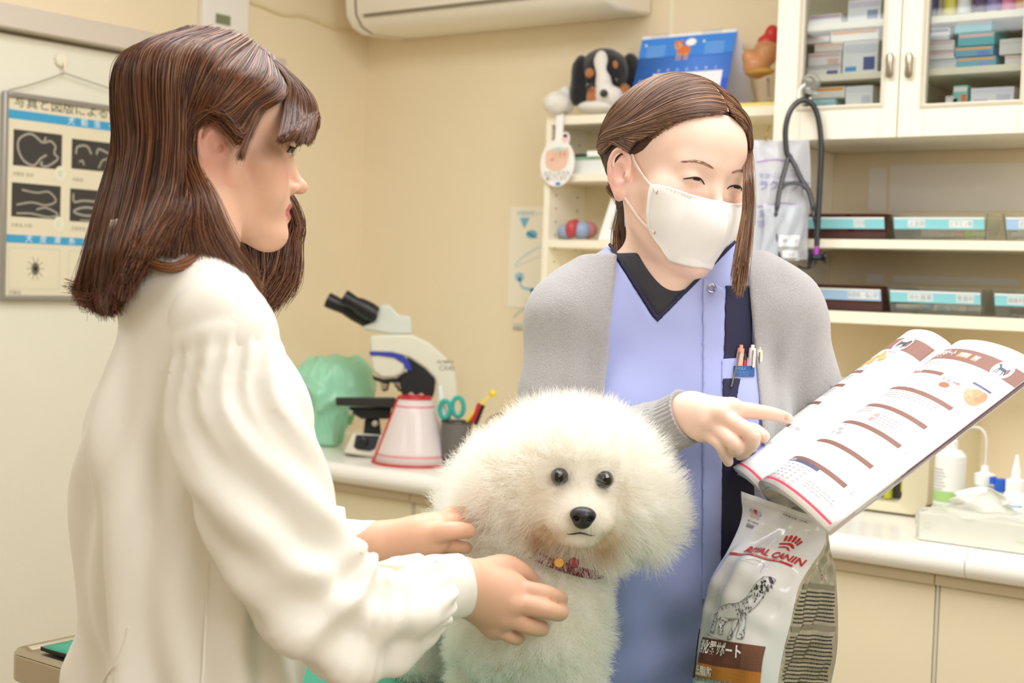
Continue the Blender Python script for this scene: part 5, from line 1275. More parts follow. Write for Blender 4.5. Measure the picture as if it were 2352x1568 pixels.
def face(A, B, sgn=1, amp=1.0, s_=0):
    def S(u, v, l=0):
        """u 0..1 across, v 0..1 from the top down"""
        x = v * (nb_ - 1); i = min(int(x), nb_ - 2); f = x - i
        a = A[i] * (1 - f) + A[i + 1] * f; b = B[i] * (1 - f) + B[i + 1] * f; n = np.cross(b - a, (A[i + 1] - A[i])); n /= np.linalg.norm(n) + 1e-9
        if n @ CF > 0: n = -n
        n = n * sgn
        e = 4 * u * (1 - u); bb = (bulge[i] * (1 - f) + bulge[i + 1] * f) * amp
        return a + (b - a) * u + n * (bb * e ** .8 + crease(u, v, s_) * min(1, e * 2.5) * (.4 + .6 * min(1, v * 4)) + l)
    return S
Sf = face(Lq, Rq); Sg = face(Rq, Sq, 1, -.35, 2.0); Sb2 = face(Sq, Bq, -1, .8, 4.0); Sl = face(Bq, Lq, -1, -.3, 1.0)
M_bag = mat('pouch_white', 'E9E9EA', .22, coat=.6, bump=.12, bscale=60, bdist=.002); M_gus = mat('pouch_gusset', 'A9A79A', .25, .35, coat=.5, bump=.2, bscale=45, bdist=.003)
us, vs = np.linspace(0, 1, 36), np.linspace(0, 1, 90)
for nm, S, m_ in (('front_panel', Sf, M_bag), ('side_gusset', Sg, M_gus), ('back_panel', Sb2, M_bag), ('rear_gusset', Sl, M_gus)):
    m = MB(); m.grid([[S(u, v) for v in vs] for u in us]); m.build(nm, m_, bag, angle=180)
MB().grid([[Lq[-1] + (Rq[-1] - Lq[-1]) * u + (Sq[-1] - Rq[-1]) * v + V3(0, 0, .0) for v in (0, 1)] for u in (0, 1)]).build('bottom', M_gus, bag)
fw, fh = float(np.linalg.norm(Rq[25] - Lq[25])), float(_len(np.diff(Lq, axis=0)).sum())
def Bp(S, w_):
    mp = lambda b: np.interp(-b, [0, .083, .1225, .14, .23, .262, .29, .4], [0, .0455, .068, .080, .160, .188, .213, .32])
    return Print(lambda a, b, l=0: S(min(max(a / w_, .0), 1), min(max(mp(b) / fh, 0), 1), l), .0011, .004)
# front print; a from the left edge, b measured down (negative)
p = Bp(Sf, fw); RD = 'C4302B'
for cx, cy, r_ in ((.064, -.083, .0026), (.0705, -.079, .0030), (.078, -.078, .0032), (.0855, -.080, .0030), (.092, -.085, .0026), (.0655, -.0905, .0026), (.0715, -.0880, .0027), (.0780, -.0870, .0028), (.0845, -.0885, .0027), (.0905, -.0925, .0026)): p.disc((cx - .078) * .78 + .098, cy * .82 - .001, r_ * .66, r_ * 1.9, RD, 12)
p.line([(.0865, -.0890), (.098, -.0830), (.1085, -.0910)], [.003, .0066, .003], RD); p.line([(.0895, -.0975), (.098, -.0925), (.1065, -.0995)], [.002, .0042, .002], RD)
v_, f_ = text_geo('ROYAL CANIN', .0275, .028, 1.0); v_ = v_.copy(); v_[:, 0] *= .086 / v_[:, 0].max(); 
p.poly([(.046 + x, -.1290 + y * 1.0) for x, y in v_], f_, RD)
p.rect(.026, -.1335, .124, -.1385, RD); p.text('COMPLETE NUTRITION SINCE 1968', .042, -.1375, .0040, 'F3E4E2', dl=.0002, w=.068)
p.text('VETERINARY', .0105, -.215, .0105, '9A9CA4', rot=math.pi / 2, w=None)
p.line([(.070, -.148), (.080, -.144), (.093, -.147), (.097, -.158)], .0004, '6E6E72'); p.line([(.060, -.150), (.104, -.150)], .0003, '8E8E92'); p.line([(.060, -.150), (.047, -.190), (.045, -.210)], .0003, 'A0A0A4')
# spotted setter, head lifted, drawn in short pencil strokes
DKp = '3C3B3E'; og = lambda x, y: (.040 + x * .082, -.228 + y * .062)
sil = [(.02, .34), (.12, .50), (.30, .60), (.48, .64), (.60, .76), (.68, .92), (.76, 1.04), (.84, 1.10), (.92, 1.07), (.90, .98), (.85, .88), (.81, .74), (.74, .56), (.67, .42), (.68, .20), (.70, .0), (.61, .0), (.60, .20), (.56, .36), (.545, .15), (.54, -.04), (.45, -.04), (.47, .15), (.46, .33), (.34, .31), (.285, .20), (.28, .02), (.19, .02), (.20, .20), (.20, .33), (.15, .22), (.11, .03), (.02, .03), (.07, .22), (.11, .40)]
p.poly([og(*a) for a in sil], [tuple(range(len(sil)))], 'DADADC', dl=.0001)
p.line([og(*a) for a in sil + sil[:1]], .0006, '77767A', dl=.0003, n=200)
rb = random.Random(5)
def inside(x, y):
    c = False
    for (x1_, y1_), (x2_, y2_) in zip(sil, sil[1:] + sil[:1]):
        if (y1_ > y) != (y2_ > y) and x < (x2_ - x1_) * (y - y1_) / (y2_ - y1_) + x1_: c = not c
    return c
k = 0
while k < 330:
    x, y = rb.random() * .95, rb.random() * 1.15 - .04
    if not inside(x, y): continue
    k += 1; hd_ = y > .86; q0 = og(x, y); l_ = rb.uniform(.0010, .0032) * (1.3 if hd_ else 1); a = rb.random() * 1.0 + .6
    p.line([q0, (q0[0] + math.cos(a) * l_ * .7, q0[1] - math.sin(a) * l_)], rb.uniform(.0005, .0014) * (1.6 if hd_ else 1), rb.choice(('2A292B', '4A494C', '2A292B') if hd_ else (DKp, '6A696C', '8A898C')), dl=.0003)
p.line([(.030, -.229), (.070, -.235), (.092, -.238)], .0004, DKp)
p.rect(.0200, -.234, .1240, -.264, '6B4034'); p.rect(.098, -.234, .1240, -.264, '7E5142', dl=.0001)
p.text('消化器サポート', .0245, -.2500, .0165, 'FFFFFF', dl=.0012, bold=.03, w=.074)
p.rect(.0200, -.264, .1240, -.280, 'C97E35'); p.text('低脂肪', .0245, -.2765, .0120, 'FFFFFF', dl=.0012, bold=.02)
p.text('消化器疾患のための食事療法食', .018, -.284, .0060, '55555A')
p.rect(.0, -.225, .0085, -.285, '6B4034')
for x0, c in ((.018, 'B9C4D6'), (.024, 'E06A5A'), (.030, 'B9C4D6')): p.disc(x0, -.0365, .0042, .0056, c, 12)
p.poly([(.021, -.032), (.027, -.032), (.024, -.038)], [(0, 1, 2)], 'C4302B', dl=.0002)
p.text('VETERINARY', .015, -.0475, .0038, 'D07068', w=.018); p.text('EXCLUSIVE', .016, -.0515, .0038, 'C4302B', w=.016); p.text('要冷暗保存', .013, -.062, .0046, '66666A')
for i in range(14): p.rect(.0145 + i * .0011, -.066, .0145 + i * .0011 + .0005, -.074, '4A4A50')
p.rect(.004, -.0125, .118, -.0130, '8C8C92'); p.rect(.004, -.0165, .118, -.0168, 'A4A4A8'); p.text('食事療法食（犬用）', .070, -.020, .0050, '6A6A70')
p.build('front_print', bag)
gw = float(np.linalg.norm(Sq[30] - Rq[30])); p = Print(lambda a, b, l=0: Sg(min(max(a / gw, .0), 1), min(max(-b / fh, 0), 1), l), .0005, .006)
p.text('Low Fat', gw * .60, -.070, .008, '55554E', rot=-1.1, shear=.2)
p.rect(gw * .22, -.098, gw * .96, -.104, '8E8B7C'); p.rect(gw * .12, -.140, gw * .96, -.146, '8E8B7C')
for i in range(38):
    b = -.107 - i * .0040
    if -.149 < b < -.135: continue
    x = gw * (.20 - .10 * min(1, i / 14))
    while x < gw * .93:
        l_ = rb.uniform(.002, .008); p.rect(x, b, min(x + l_, gw * .95), b - .0017, '3E3D38'); x += l_ + .0012
    if i > 12 and i % 2: p.rect(gw * .06, b - .0026, gw * .95, b - .0029, '5A584E')
p.build('gusset_print', bag)
# ------------------------------------------------------------------ things on the walls
rb = random.Random(3)
ww = lambda px, py: onY(px, py, WY - .002)
lw = lambda px, py, o=.002: onX(px, py, WX + .03 + o)
# framed parasite chart hanging from a hook on the sliding door
XF = WX + .034
f0, f1, f2 = onX(3, 208, XF), onX(3, 688, XF), onX(275, 246, XF)
fy0, fz1, fz0 = f0[1], f0[2], f1[2]; fy1 = fy0 + .60
fr = thing('framed_chart', 'grey framed parasite chart with worm photographs hanging on the sliding door', 'poster', (XF, (fy0 + fy1) / 2, fz0))
MB().box((XF, fy0 + .004, fz0 + .004), (XF + .006, fy1 - .004, fz1 - .004)).build('backing', mat('frame_back', 'DDD7C4', .6), fr)
M_alu = mat('frame_alu', 'A9A5A2', .35, .7)
for lo, hi in (((XF, fy0, fz0), (XF + .014, fy0 + .011, fz1)), ((XF, fy1 - .011, fz0), (XF + .014, fy1, fz1)), ((XF, fy0 + .011, fz0), (XF + .014, fy1 - .011, fz0 + .011)), ((XF, fy0 + .011, fz1 - .011), (XF + .014, fy1 - .011, fz1))):
    MB().box(lo, hi).build('frame', M_alu, fr, bevel=.002)
s_ = (fz1 - fz0) / 480.0
cp = lambda a, b, l=0: V3(XF + .0065 + l, fy0 + a, fz1 - b)
def Fp(px, py):                  # frame point on the chart -> (a, b)
    q = onX(px, py, XF + .0065); return (q[1] - fy0, fz1 - q[2])
p = Print(lambda a, b, l=0: cp(a, -b, l), .0003, .5)
wd_, hd_ = fy1 - fy0, fz1 - fz0
p.rect(.011, -.011, wd_ - .011, -hd_ + .011, 'DCD3B8')
a0, b0 = Fp(13, 249); a1, b1 = Fp(13, 270); p.rect(.011, -b0, wd_ - .011, -b1, '3E9BC6', .0002)
p.text('写真と図版による犬猫寄生虫', Fp(30, 244)[0], -Fp(30, 242)[1], .0285, '4A3C2C', dl=.0003, w=.40)
for i, ch in enumerate('犬蛔虫・鈎虫'): p.text(ch, Fp(155 + i * 30, 283)[0], -b1 + .0045, .019, 'E9F0EE', dl=.0004)
a2, b2 = Fp(6, 537); a3, b3 = Fp(6, 556); p.rect(.011, -b2, wd_ - .011, -b3, '3E9BC6', .0002)
for i, ch in enumerate('犬皮膚糸状虫'): p.text(ch, Fp(58 + i * 33, 545)[0], -b3 + .0040, .018, 'E9F0EE', dl=.0004)
def photo(x0, y0, x1, y1, worms):
    (A0, B0), (A1, B1) = Fp(x0, y0), Fp(x1, y1); p.rect(A0, -B0, A1, -B1, '3A3734', .0002)
    for wm, w__ in worms: p.line([(A0 + (A1 - A0) * u, -B0 - (B1 - B0) * v) for u, v in wm], w__ * s_, 'A39C8C', dl=.0004, n=50)
photo(31, 296, 141, 390, [([(.6, .3), (.35, .08), (.12, .25), (.10, .55), (.22, .85), (.42, .95), (.55, .75), (.68, .62)], 5), ([(.66, .12), (.62, .28), (.75, .22), (.86, .35), (.84, .55), (.92, .68), (.80, .85), (.66, .95), (.56, .9), (.60, .82)], 5)])
photo(165, 318, 275, 398, [([(.08, .5), (.12, .25), (.3, .2), (.4, .45)], 5), ([(.5, .45), (.55, .25), (.75, .35), (.95, .35)], 5), ([(.55, .9), (.65, .6), (.9, .55)], 4), ([(.15, .75), (.22, .70), (.25, .85)], 4)])
photo(27, 418, 138, 504, [([(.2, .2), (.5, .25), (.75, .2), (.9, .45), (.7, .6), (.4, .55), (.1, .65)], 4), ([(.5, .75), (.7, .68), (.95, .85), (.75, .95), (.4, .88), (.1, .9)], 4)])
photo(161, 432, 275, 515, [([(.06, .15), (.08, .4), (.25, .35), (.5, .35), (.8, .35)], 5), ([(.7, .6), (.3, .55), (.08, .7), (.3, .8), (.7, .75)], 5), ([(.2, .95), (.9, .95)], 3)])
for x0, y0, x1, y1 in ((21, 568, 135, 665), (158, 576, 272, 672)):
    (A0, B0), (A1, B1) = Fp(x0, y0), Fp(x1, y1)
    for q in (((A0, -B0), (A1, -B0)), ((A1, -B0), (A1, -B1)), ((A1, -B1), (A0, -B1)), ((A0, -B1), (A0, -B0))): p.line(list(q), .001, 'B9BDB4', dl=.0002)
ca, cb = Fp(81, 617); p.disc(ca, -cb, .010, .014, '857D6C', dl=.0003)
for k in range(10): t = k * .628; p.line([(ca, -cb), (ca + .022 * math.cos(t), -cb + .026 * math.sin(t))], .0016, '857D6C', dl=.0003)
for x, y, t in ((28, 402, '犬蛔虫 虫体'), (165, 415, '犬鈎虫'), (24, 520, '犬条虫 片節'), (162, 528, '瓜実条虫'), (20, 675, '疥癬虫')): A, B = Fp(x, y); p.text(t, A, -B, .010, '8A806A', dl=.0002)
for x, y, c in ((138, 398, 'C9D2BC'), (134, 514, 'D6D6BE')): A, B = Fp(x, y); p.disc(A, -B, .014, .016, 'E3DCC4', dl=.0005); p.disc(A, -B, .007, .009, c, dl=.0007)
p.build('chart_print', fr)
# hook and cord
hk = onX(140, 138, WX + .032); hook = thing('wall_hook', 'round white adhesive hook on the sliding door above the framed chart', 'hook', hk)
m = MB(); m.lathe([(.0, 0), (.016, 0), (.016, .004), (.013, .007), (.0001, .008)], hk, (1, 0, 0), 24); m.tube([hk + V3(.006, 0, -.004), hk + V3(.014, 0, -.010), hk + V3(.016, 0, -.022), hk + V3(.012, 0, -.027)], .0025, 8); m.build('hook_body', mat('ivory', 'E9E2CE', .4), hook)
tp = hk + V3(.013, 0, -.029); m = MB(); m.tube(crom([V3(XF + .010, fy0 + .012, fz1 + .002), V3(XF + .010, (fy0 + tp[1]) / 2, (fz1 + tp[2]) / 2 - .004), tp], 12), .0013, 6); m.tube(crom([tp, V3(XF + .010, (fy1 + tp[1]) / 2, (fz1 + tp[2]) / 2 - .004), V3(XF + .010, fy1 - .012, fz1 + .002)], 14), .0013, 6)
m.build('hanging_cord', mat('cord_green', '8C9080', .7), fr)
# thermostat and cable on the left wall
c0, c1 = onX(455, 62, WX + .002), onX(560, 64, WX + .002)
th = thing('wall_controller', 'white rectangular wall controller with small display above the long-haired person', 'controller', (WX, (c0[1] + c1[1]) / 2, c0[2]))
MB().box((WX + .0005, c0[1], c0[2]), (WX + .022, c1[1], c0[2] + .12)).build('housing', mat('plastic_white', 'EDEAE6', .35), th, bevel=.004)
d0, d1 = onX(497, 30, WX + .024), onX(530, 60, WX + .024)
MB().box((WX + .022, d0[1], d1[2] - .0), (WX + .0228, d1[1], d0[2])).build('display', mat('lcd_green', '7E8466', .3), th)
m = MB(); m.tube(crom([onX(480, -12, WX + .004), onX(560, 2, WX + .004), onX(600, 14, WX + .004), onX(650, 34, WX + .004), onX(700, 38, WX + .004), onX(760, 62, WX + .004), onX(800, 71, WX + .004), onX(835, 66, WX + .004), onX(862, 52, WX + .004)], 50), .0035, 8)
tag(m.build('cable', mat('cable_cream', 'DFCFA6', .5)), 'cream cable clipped in a wavy line along the upper left wall', 'cable')
# air conditioner
AY = WY - .21
a0 = onY(896, 62, AY); a1 = onY(1474, 0, AY)
x0 = onY(800, 0, AY)[0] + .0; x1 = x0 + .80; zb = a0[2]
ac = thing('air_conditioner', 'long white air conditioner high on the back wall near the corner', 'air conditioner', ((x0 + x1) / 2, WY - .1, zb))
prof = [(WY - .002, zb + .010), (AY + .06, zb), (AY + .020, zb + .012), (AY - .004, zb + .040), (AY - .010, zb + .09), (AY, zb + .27), (WY - .002, zb + .29)]
m = MB(); m.prism(prof, lambda a, b, h: (h, a, b), x0 + .03, x1); m.build('casing', mat('ac_white', 'EFE9DC', .35), ac, bevel=.008)
m = MB(); n = 10
G = [[V3(x0 + .03 - .03 * math.sin(t), y + (.02 if True else 0) * math.sin(t) * (-1 if y > WY - .05 else 1) * 0, z) for (y, z) in prof] for t in np.linspace(0, math.pi / 2, n)]
m.grid(G); m.add(G[-1], [tuple(range(len(prof)))]); m.build('end_cap', mat('ac_white', 'EFE9DC', .35), ac)
s0 = onY(838, 30, AY - .006)
MB().box((x0 + .06, AY - .004, zb + .032), (x1 - .03, AY + .02, zb + .040)).build('outlet_slot', mat('ac_slot', '8C8578', .6), ac)
MB().box((x0 + .06, AY - .002, zb + .0385), (x1 - .03, AY - .0135, zb + .044)).build('louver', mat('ac_white', 'EFE9DC', .35), ac, bevel=.001)
# narrow growth chart on the back wall
q0, q1 = onY(1173, 475, WY - .002), onY(1167, 705, WY - .002); wd2 = .145
ch = thing('wall_chart', 'narrow pale paper chart with blue drawings taped beside the shelf unit', 'chart', (q0[0] + wd2 / 2, WY, q1[2]))
MB().box((q0[0], WY - .0018, q1[2]), (q0[0] + wd2, WY - .0004, q0[2])).build('sheet', mat('chart_paper', 'EFE9D6', .6), ch)
hh = q0[2] - q1[2]; p = Print(lambda a, b, l=0: V3(q0[0] + a, WY - .0019 - l, q0[2] + b), .0004, 1)
p.text('体重管理シート', .020, -.022, .014, '9FC4DC'); B1, B2 = '6FB4D8', '9CC7E0'
p.poly([(.030, -.028), (.062, -.028), (.046, -.055)], [(0, 1, 2)], B1); p.disc(.070, -.070, .018, .011, B1); p.line([(.055, -.066), (.090, -.080)], .003, B2)
p.line([(.020, -.150), (.05, -.125), (.10, -.100)], .0024, B2); p.line([(.020, -.155), (.06, -.14), (.10, -.125)], .0012, 'A7B7C4')
p.disc(.036, -.180, .015, .012, B2); p.line([(.036, -.180), (.045, -.205), (.08, -.212), (.085, -.222)], .006, B2); p.disc(.080, -.215, .010, .008, B1)
p.line([(.020, -.285), (.05, -.262), (.10, -.240)], .0024, B2); p.text('食事のあたえかた', .020, -.318, .012, 'BDB19A'); p.text('ブリスペット', .050, -hh + .012, .013, 'E3A89A')
for i in range(3): p.rect(.02, -.300 - i * .006, .12, -.302 - i * .006, 'B8CFDD')
p.build('chart_print', ch)
# ------------------------------------------------------------------ left open shelf unit
UX0 = onY(1348, 430, WY)[0]; UY = onX(1262, 430, UX0)[1]; CXL = -1.322; CFY = 2.68
zt = onY(1300, 266, UY)[2]; z2 = onY(1380, 397, UY)[2]; z3 = onY(1335, 551, UY)[2]; zb_ = .98
un = thing('shelf_unit', 'cream open shelf unit on the wall behind the masked person', 'shelf', ((UX0 + CXL) / 2, WY - .1, zb_))
MB().box((UX0 - .016, UY, zb_), (UX0, WY - .001, zt)).build('side_panel', M_cream2, un, bevel=.001)
MB().box((UX0, WY - .008, zb_), (CXL - .020, WY - .001, zt - .02)).build('back_panel', mat('unit_back', 'E8DDBD', .6), un)
for nm, z_, t_ in (('top_board', zt, .021), ('shelf_board', z2, .019), ('shelf_board', z3, .019), ('shelf_board', 1.13, .019), ('bottom_board', zb_ + .02, .019)):
    MB().box((UX0, UY + (.002 if nm != 'top_board' else -.002), z_ - t_), (CXL - .020, WY - .008, z_)).build(nm, M_cream2, un, bevel=.001)
m = MB()
for zc in np.arange(zb_ + .05, zt - .05, .032):
    for yc in (UY + .03, WY - .04): m.lathe([(.0026, 0), (.0026, .0006), (.0001, .0007)], (UX0 + .0001, yc, zc), (1, 0, 0), 8)
m.build('peg_holes', mat('hole_dark', '6F675A', .8), un)['kind'] = 'stuff'
# bernese plush puppy and white plush behind it
EX = lambda px, py, d: P(px, py, d)
dS = float((onY(1390, 200, UY + .07) - CAMP) @ CF)
pl = thing('plush_dog', 'black white and tan plush puppy head lying on the shelf unit', 'plush toy', (onY(1390, 255, UY + .07)[0], UY + .07, zt))
def blob(name, items, m_, par, h=.003, fuzz=0):
    F = Field()
    for c, r in items: F.u(f_ell(c, r), .012)
    if fuzz: F.d(lambda p: fuzz * vnoise(p * 160, 1) + fuzz * vnoise(p * 60, 2))
    F.i(f_plane((0, 0, zt + .0005), (0, 0, -1)), .001)
    return sdf_obj(name, F, *bounds([c for c, r in items], max(max(r) for c, r in items) + .02), h, m_, par)
q = lambda px, py, o=0: P(px, py, dS + o)
M_pb, M_pw, M_pt = mat('plush_black', '16151A', .95, sheen=.4, bump=1, bscale=500, bdist=.002), mat('plush_white', 'ECE8E0', .95, sheen=.4, bump=1, bscale=500, bdist=.002), mat('plush_tan', 'B5703C', .95, sheen=.4, bump=1, bscale=500, bdist=.002)
blob('head', [(q(1388, 165), (.062, .055, .055)), (q(1388, 205), (.050, .045, .042))], M_pb, pl, fuzz=.001)
blob('ear', [(q(1335, 180, .0), (.022, .030, .055)), (q(1328, 215, .0), (.018, .024, .030))], M_pb, pl, fuzz=.001); blob('ear', [(q(1448, 165, .0), (.020, .030, .045)), (q(1455, 200, .0), (.016, .024, .040))], M_pb, pl, fuzz=.001)
blob('muzzle', [(q(1398, 222, -.040), (.036, .030, .026)), (q(1386, 190, -.046), (.019, .018, .03)), (q(1380, 145, -.046), (.018, .014, .030))], M_pw, pl, fuzz=.0008)
blob('cheek_patch', [(q(1364, 222, -.030), (.018, .018, .024))], M_pt, pl); blob('cheek_patch', [(q(1432, 215, -.024), (.020, .020, .024))], M_pt, pl)
blob('brow_patch', [(q(1354, 168, -.050), (.012, .008, .012))], M_pt, pl); blob('brow_patch', [(q(1411, 150, -.050), (.010, .008, .012))], M_pt, pl)
for c in (q(1352, 196, -.058), q(1418, 184, -.052)):
    m = MB(); m.lathe([(.0001, .008), (.005, .006), (.0075, 0), (.0001, -.003)], c, -CF, 16); m.build('eye', M_eye, pl)
m = MB(); c = q(1387, 214, -.078); m.lathe([(.0001, .008), (.006, .006), (.0095, .0), (.0001, -.004)], c, -CF, 16); m.build('nose', M_nose, pl)
blob('chest', [(q(1370, 246, -.02), (.050, .035, .016))], M_pw, pl)
pw = thing('plush_toy', 'fluffy white plush bundle on the left end of the shelf unit', 'plush toy', (onY(1290, 255, UY + .07)[0], UY + .07, zt))
F = Field().u(f_ell(q(1278, 236, -.01), (.030, .034, .028)), .01).u(f_ell(q(1300, 230, .02), (.022, .026, .034)), .01).d(lambda p: .002 * vnoise(p * 90, 1)).i(f_plane((0, 0, zt + .0005), (0, 0, -1)), .001)
sdf_obj('body', F, *bounds([q(1282, 236), q(1312, 228)], .07), .003, M_pw, pw)
# desk calendar
k0, k1, k2, k3 = onY(1450, 232, UY + .05), onY(1660, 226, UY + .035), onY(1470, 84, UY + .085), onY(1680, 62, UY + .075)
cal = thing('desk_calendar', 'blue tent desk calendar with an orange dog drawing on the shelf unit', 'calendar', (k0 + k1) / 2 * V3(1, 1, 0) + V3(0, 0, zt))
zlow = zt + .001; w_c = abs(k1[0] - k0[0]); h_c = (k2[2] - zlow) / math.cos(.28)
cx0 = (k0[0] + k2[0]) / 2
def cS(a, b, l=0): return V3(cx0 + a + .10 * 0, UY + .040 + b * math.sin(.28) - l, zlow + b * math.cos(.28))
mb_ = MB(); mb_.grid([[cS(a, b) for b in np.linspace(0, h_c, 4)] for a in (0, w_c)]); mb_.build('front_card', mat('cal_blue', '3F78D6', .4), cal, solid=.0012)
MB().grid([[cS(a, h_c) * (1 - t) + V3(cx0 + a + .03, UY + .155, zlow) * t for t in (0, 1)] for a in (0, w_c)]).build('back_card', mat('cal_back', 'DAD9E6', .5), cal, solid=.0012)
p = Print(cS, .0010, 1)
p.rect(0, h_c, w_c, h_c * .72, '3D86E0'); p.rect(0, h_c, w_c, h_c * .965, 'EFEFF5', .0001); p.rect(0, h_c * .40, w_c, .0, '2E57C8')
p.rect(w_c * .20, h_c * .50, w_c * .93, 0.004, 'F1EFF4', .0002)
for i in range(7): p.text('日月火水木金土'[i], w_c * (.235 + i * .1), h_c * .525, .0085, 'E8E8F0', dl=.0002)
for r_ in range(4):
    for i in range(7): p.text(str(1 + r_ * 7 + i), w_c * (.23 + i * .1), h_c * (.42 - r_ * .12), .008, 'C84B4B' if i == 0 else '8A92B8', dl=.0004); 
for i in range(1, 5): p.rect(w_c * .20, h_c * (.50 - .12 * i), w_c * .93, h_c * (.50 - .12 * i) - .0006, 'C9CBDD', .0003)
for a_ in (.08, .70):
    for r_ in range(5): p.rect(w_c * a_, h_c * (.86 - r_ * .032), w_c * (a_ + .20), h_c * (.86 - r_ * .032) - .0018, '8FC0F0', .0002)
    p.disc(w_c * (a_ - .02), h_c * .88, .003, .003, 'E8F0FA', dl=.0002)
p.text('2022', w_c * .05, h_c * .40, .008, 'F2F2F8', dl=.0002); p.text('5', w_c * .07, h_c * .25, .024, 'FFFFFF', dl=.0002, bold=.04)
oc = 'D9743F'; dx, dz = w_c * .44, h_c * .78
p.disc(dx + .010, dz, .018, .013, oc, dl=.0003); p.disc(dx - .006, dz + .014, .010, .010, 'E39A62', dl=.0004); p.disc(dx - .013, dz + .021, .004, .005, oc, dl=.0005); p.disc(dx + .001, dz + .023, .004, .005, oc, dl=.0005)
for x in (-.004, .004, .016, .022): p.rect(dx + x - .002, dz - .006, dx + x + .002, dz - .024, 'C9A070', .0005)
p.disc(dx + .026, dz + .020, .014, .009, 'F6F6FA', dl=.0006); p.disc(dx - .008, dz + .012, .0035, .003, 'B9784A', dl=.0006)
p.build('calendar_print', cal)
m = MB()
for a in np.concatenate([np.linspace(w_c * .12, w_c * .28, 6), np.linspace(w_c * .66, w_c * .84, 7)]):
    c = cS(a, h_c); m.tube([c + V3(0, .006 * math.cos(t), .006 * math.sin(t) - .002) for t in np.linspace(0, 6.28, 12)], .0008, 6)
m.build('wire_binding', mat('wire_white', 'DFE3EA', .3, .5), cal)
# yellow folder and heart model on a stand
yf = onY(1735, 228, UY + .02)
MB().box((onY(1680, 230, UY + .02)[0], UY + .012, zt + .0005), (CXL - .026, WY - .03, zt + .010)).build('folder', mat('folder_yellow', 'E9D27A', .6))
tag(bpy.context.scene.objects['folder'], 'flat yellow folder on the right end of the shelf unit', 'folder')
hm = onY(1742, 150, UY + .06); hs_ = thing('heart_model', 'orange-brown anatomical model with red top on a metal stand', 'anatomical model', (hm[0], UY + .06, zt + .010))
dH = float((hm - CAMP) @ CF); q = lambda px, py, o=0: P(px, py, dH + o)
def mk(name, items, m_, par, h=.0025): 
    F = Field(); [F.u(f_ell(c, r), .008) for c, r in items]; return sdf_obj(name, F, *bounds([c for c, r in items], max(max(r) for c, r in items) + .012), h, m_, par)
mk('ventricle', [(q(1738, 150), (.030, .030, .030)), (q(1760, 120), (.028, .028, .030)), (q(1722, 130), (.016, .02, .016))], mat('model_tan', 'C48A5C', .4, var=.2, vscale=30), hs_)
mk('valve_band', [(q(1744, 165, -.012), (.036, .02, .010))], mat('model_ochre', 'B98A3C', .4), hs_)
mk('aorta', [(q(1762, 96), (.022, .02, .016)), (q(1774, 78), (.016, .018, .020))], mat('model_red', 'C2302E', .35), hs_)
m = MB(); m.tube([q(1764, 180), q(1766, 222)], .003, 8); m.lathe([(.03, 0), (.03, .006), (.006, .008)], V3(hm[0] + .02, UY + .06, zt + .0105), (0, 0, 1), 20); m.build('stand', mat('steel_dull', '8E887C', .35, .8), hs_)
# second shelf: stacked white binder with green lid, dark file, white tag
bx0, bx1 = onY(1322, 380, UY + .03)[0], onY(1500, 380, UY + .03)[0]
bd = thing('storage_box', 'flat white box with green lid edge on the middle shelf', 'box', ((bx0 + bx1) / 2, UY + .08, z2))
MB().box((bx0, UY + .02, z2 + .001), (bx1, WY - .02, z2 + .034)).build('box_body', mat('box_white', 'E6E8E6', .5), bd, bevel=.001); MB().box((bx0 - .001, UY + .018, z2 + .0342), (bx1 + .001, WY - .019, z2 + .040)).build('lid', mat('lid_green', '8FB79A', .5), bd)
MB().box((bx0 + .001, UY + .021, z2 + .0402), (bx1, WY - .02, z2 + .048)).build('file', mat('file_dark', '3A3F3C', .5)); tag(bpy.context.scene.objects['file'], 'dark file lying on the flat white box on the middle shelf', 'file')
MB().box((onY(1342, 350, UY)[0], UY + .012, z2 + .0404), (onY(1397, 350, UY)[0], UY + .0205, z2 + .0535)).build('label_holder', mat('tag_white', 'F4F5F0', .4)); tag(bpy.context.scene.objects['label_holder'], 'short white marker with green ends on top of the dark file', 'marker')
# hanging round tag
g0 = onY(1280, 372, UY - .012); tg = thing('hanging_tag', 'round white tag with a hand drawing hanging from the shelf edge', 'tag', g0)
sc_ = float((g0 - CAMP) @ CF) / FPX
p = Print(lambda a, b, l=0: g0 + V3(a * sc_ * 1.06, -l, b * sc_ + a * sc_ * .02), .0006, 9)
m = MB(); pts = [(45 * math.cos(t) * (1.0), -2 + 54 * math.sin(t)) for t in np.linspace(0, 2 * math.pi, 48, endpoint=False)]
m.prism(pts, lambda a, b, h: g0 + V3(a * sc_ * 1.06, h, b * sc_ + a * sc_ * .02), 0, .0015); m.prism([(20 + 12 * math.cos(t), 53 + 15 * math.sin(t)) for t in np.linspace(0, 6.28, 20, endpoint=False)], lambda a, b, h: g0 + V3(a * sc_, h, b * sc_), .0002, .0014); m.build('card', mat('tag_card', 'F1EFEA', .5), tg)
m = MB(); m.box(tuple(g0 + V3(-9 * sc_, .0016, 40 * sc_)), (g0[0] + 12 * sc_, g0[1] + .0026, zt + .004)); m.box((g0[0] - 9 * sc_, g0[1] + .0016, zt + .0008), (g0[0] + 12 * sc_, UY + .03, zt + .0018)); m.build('strap', mat('tag_strap', 'F4F2F0', .5), tg)
p.disc(-2, 2, 30, 23, 'E9C3AC'); p.disc(-18, 14, 14, 16, 'E9C3AC', dl=.0001); 
for x in (-10, 2, 13, 24): p.disc(x, 18, 6.5, 15, 'E6BDA5', dl=.0002)
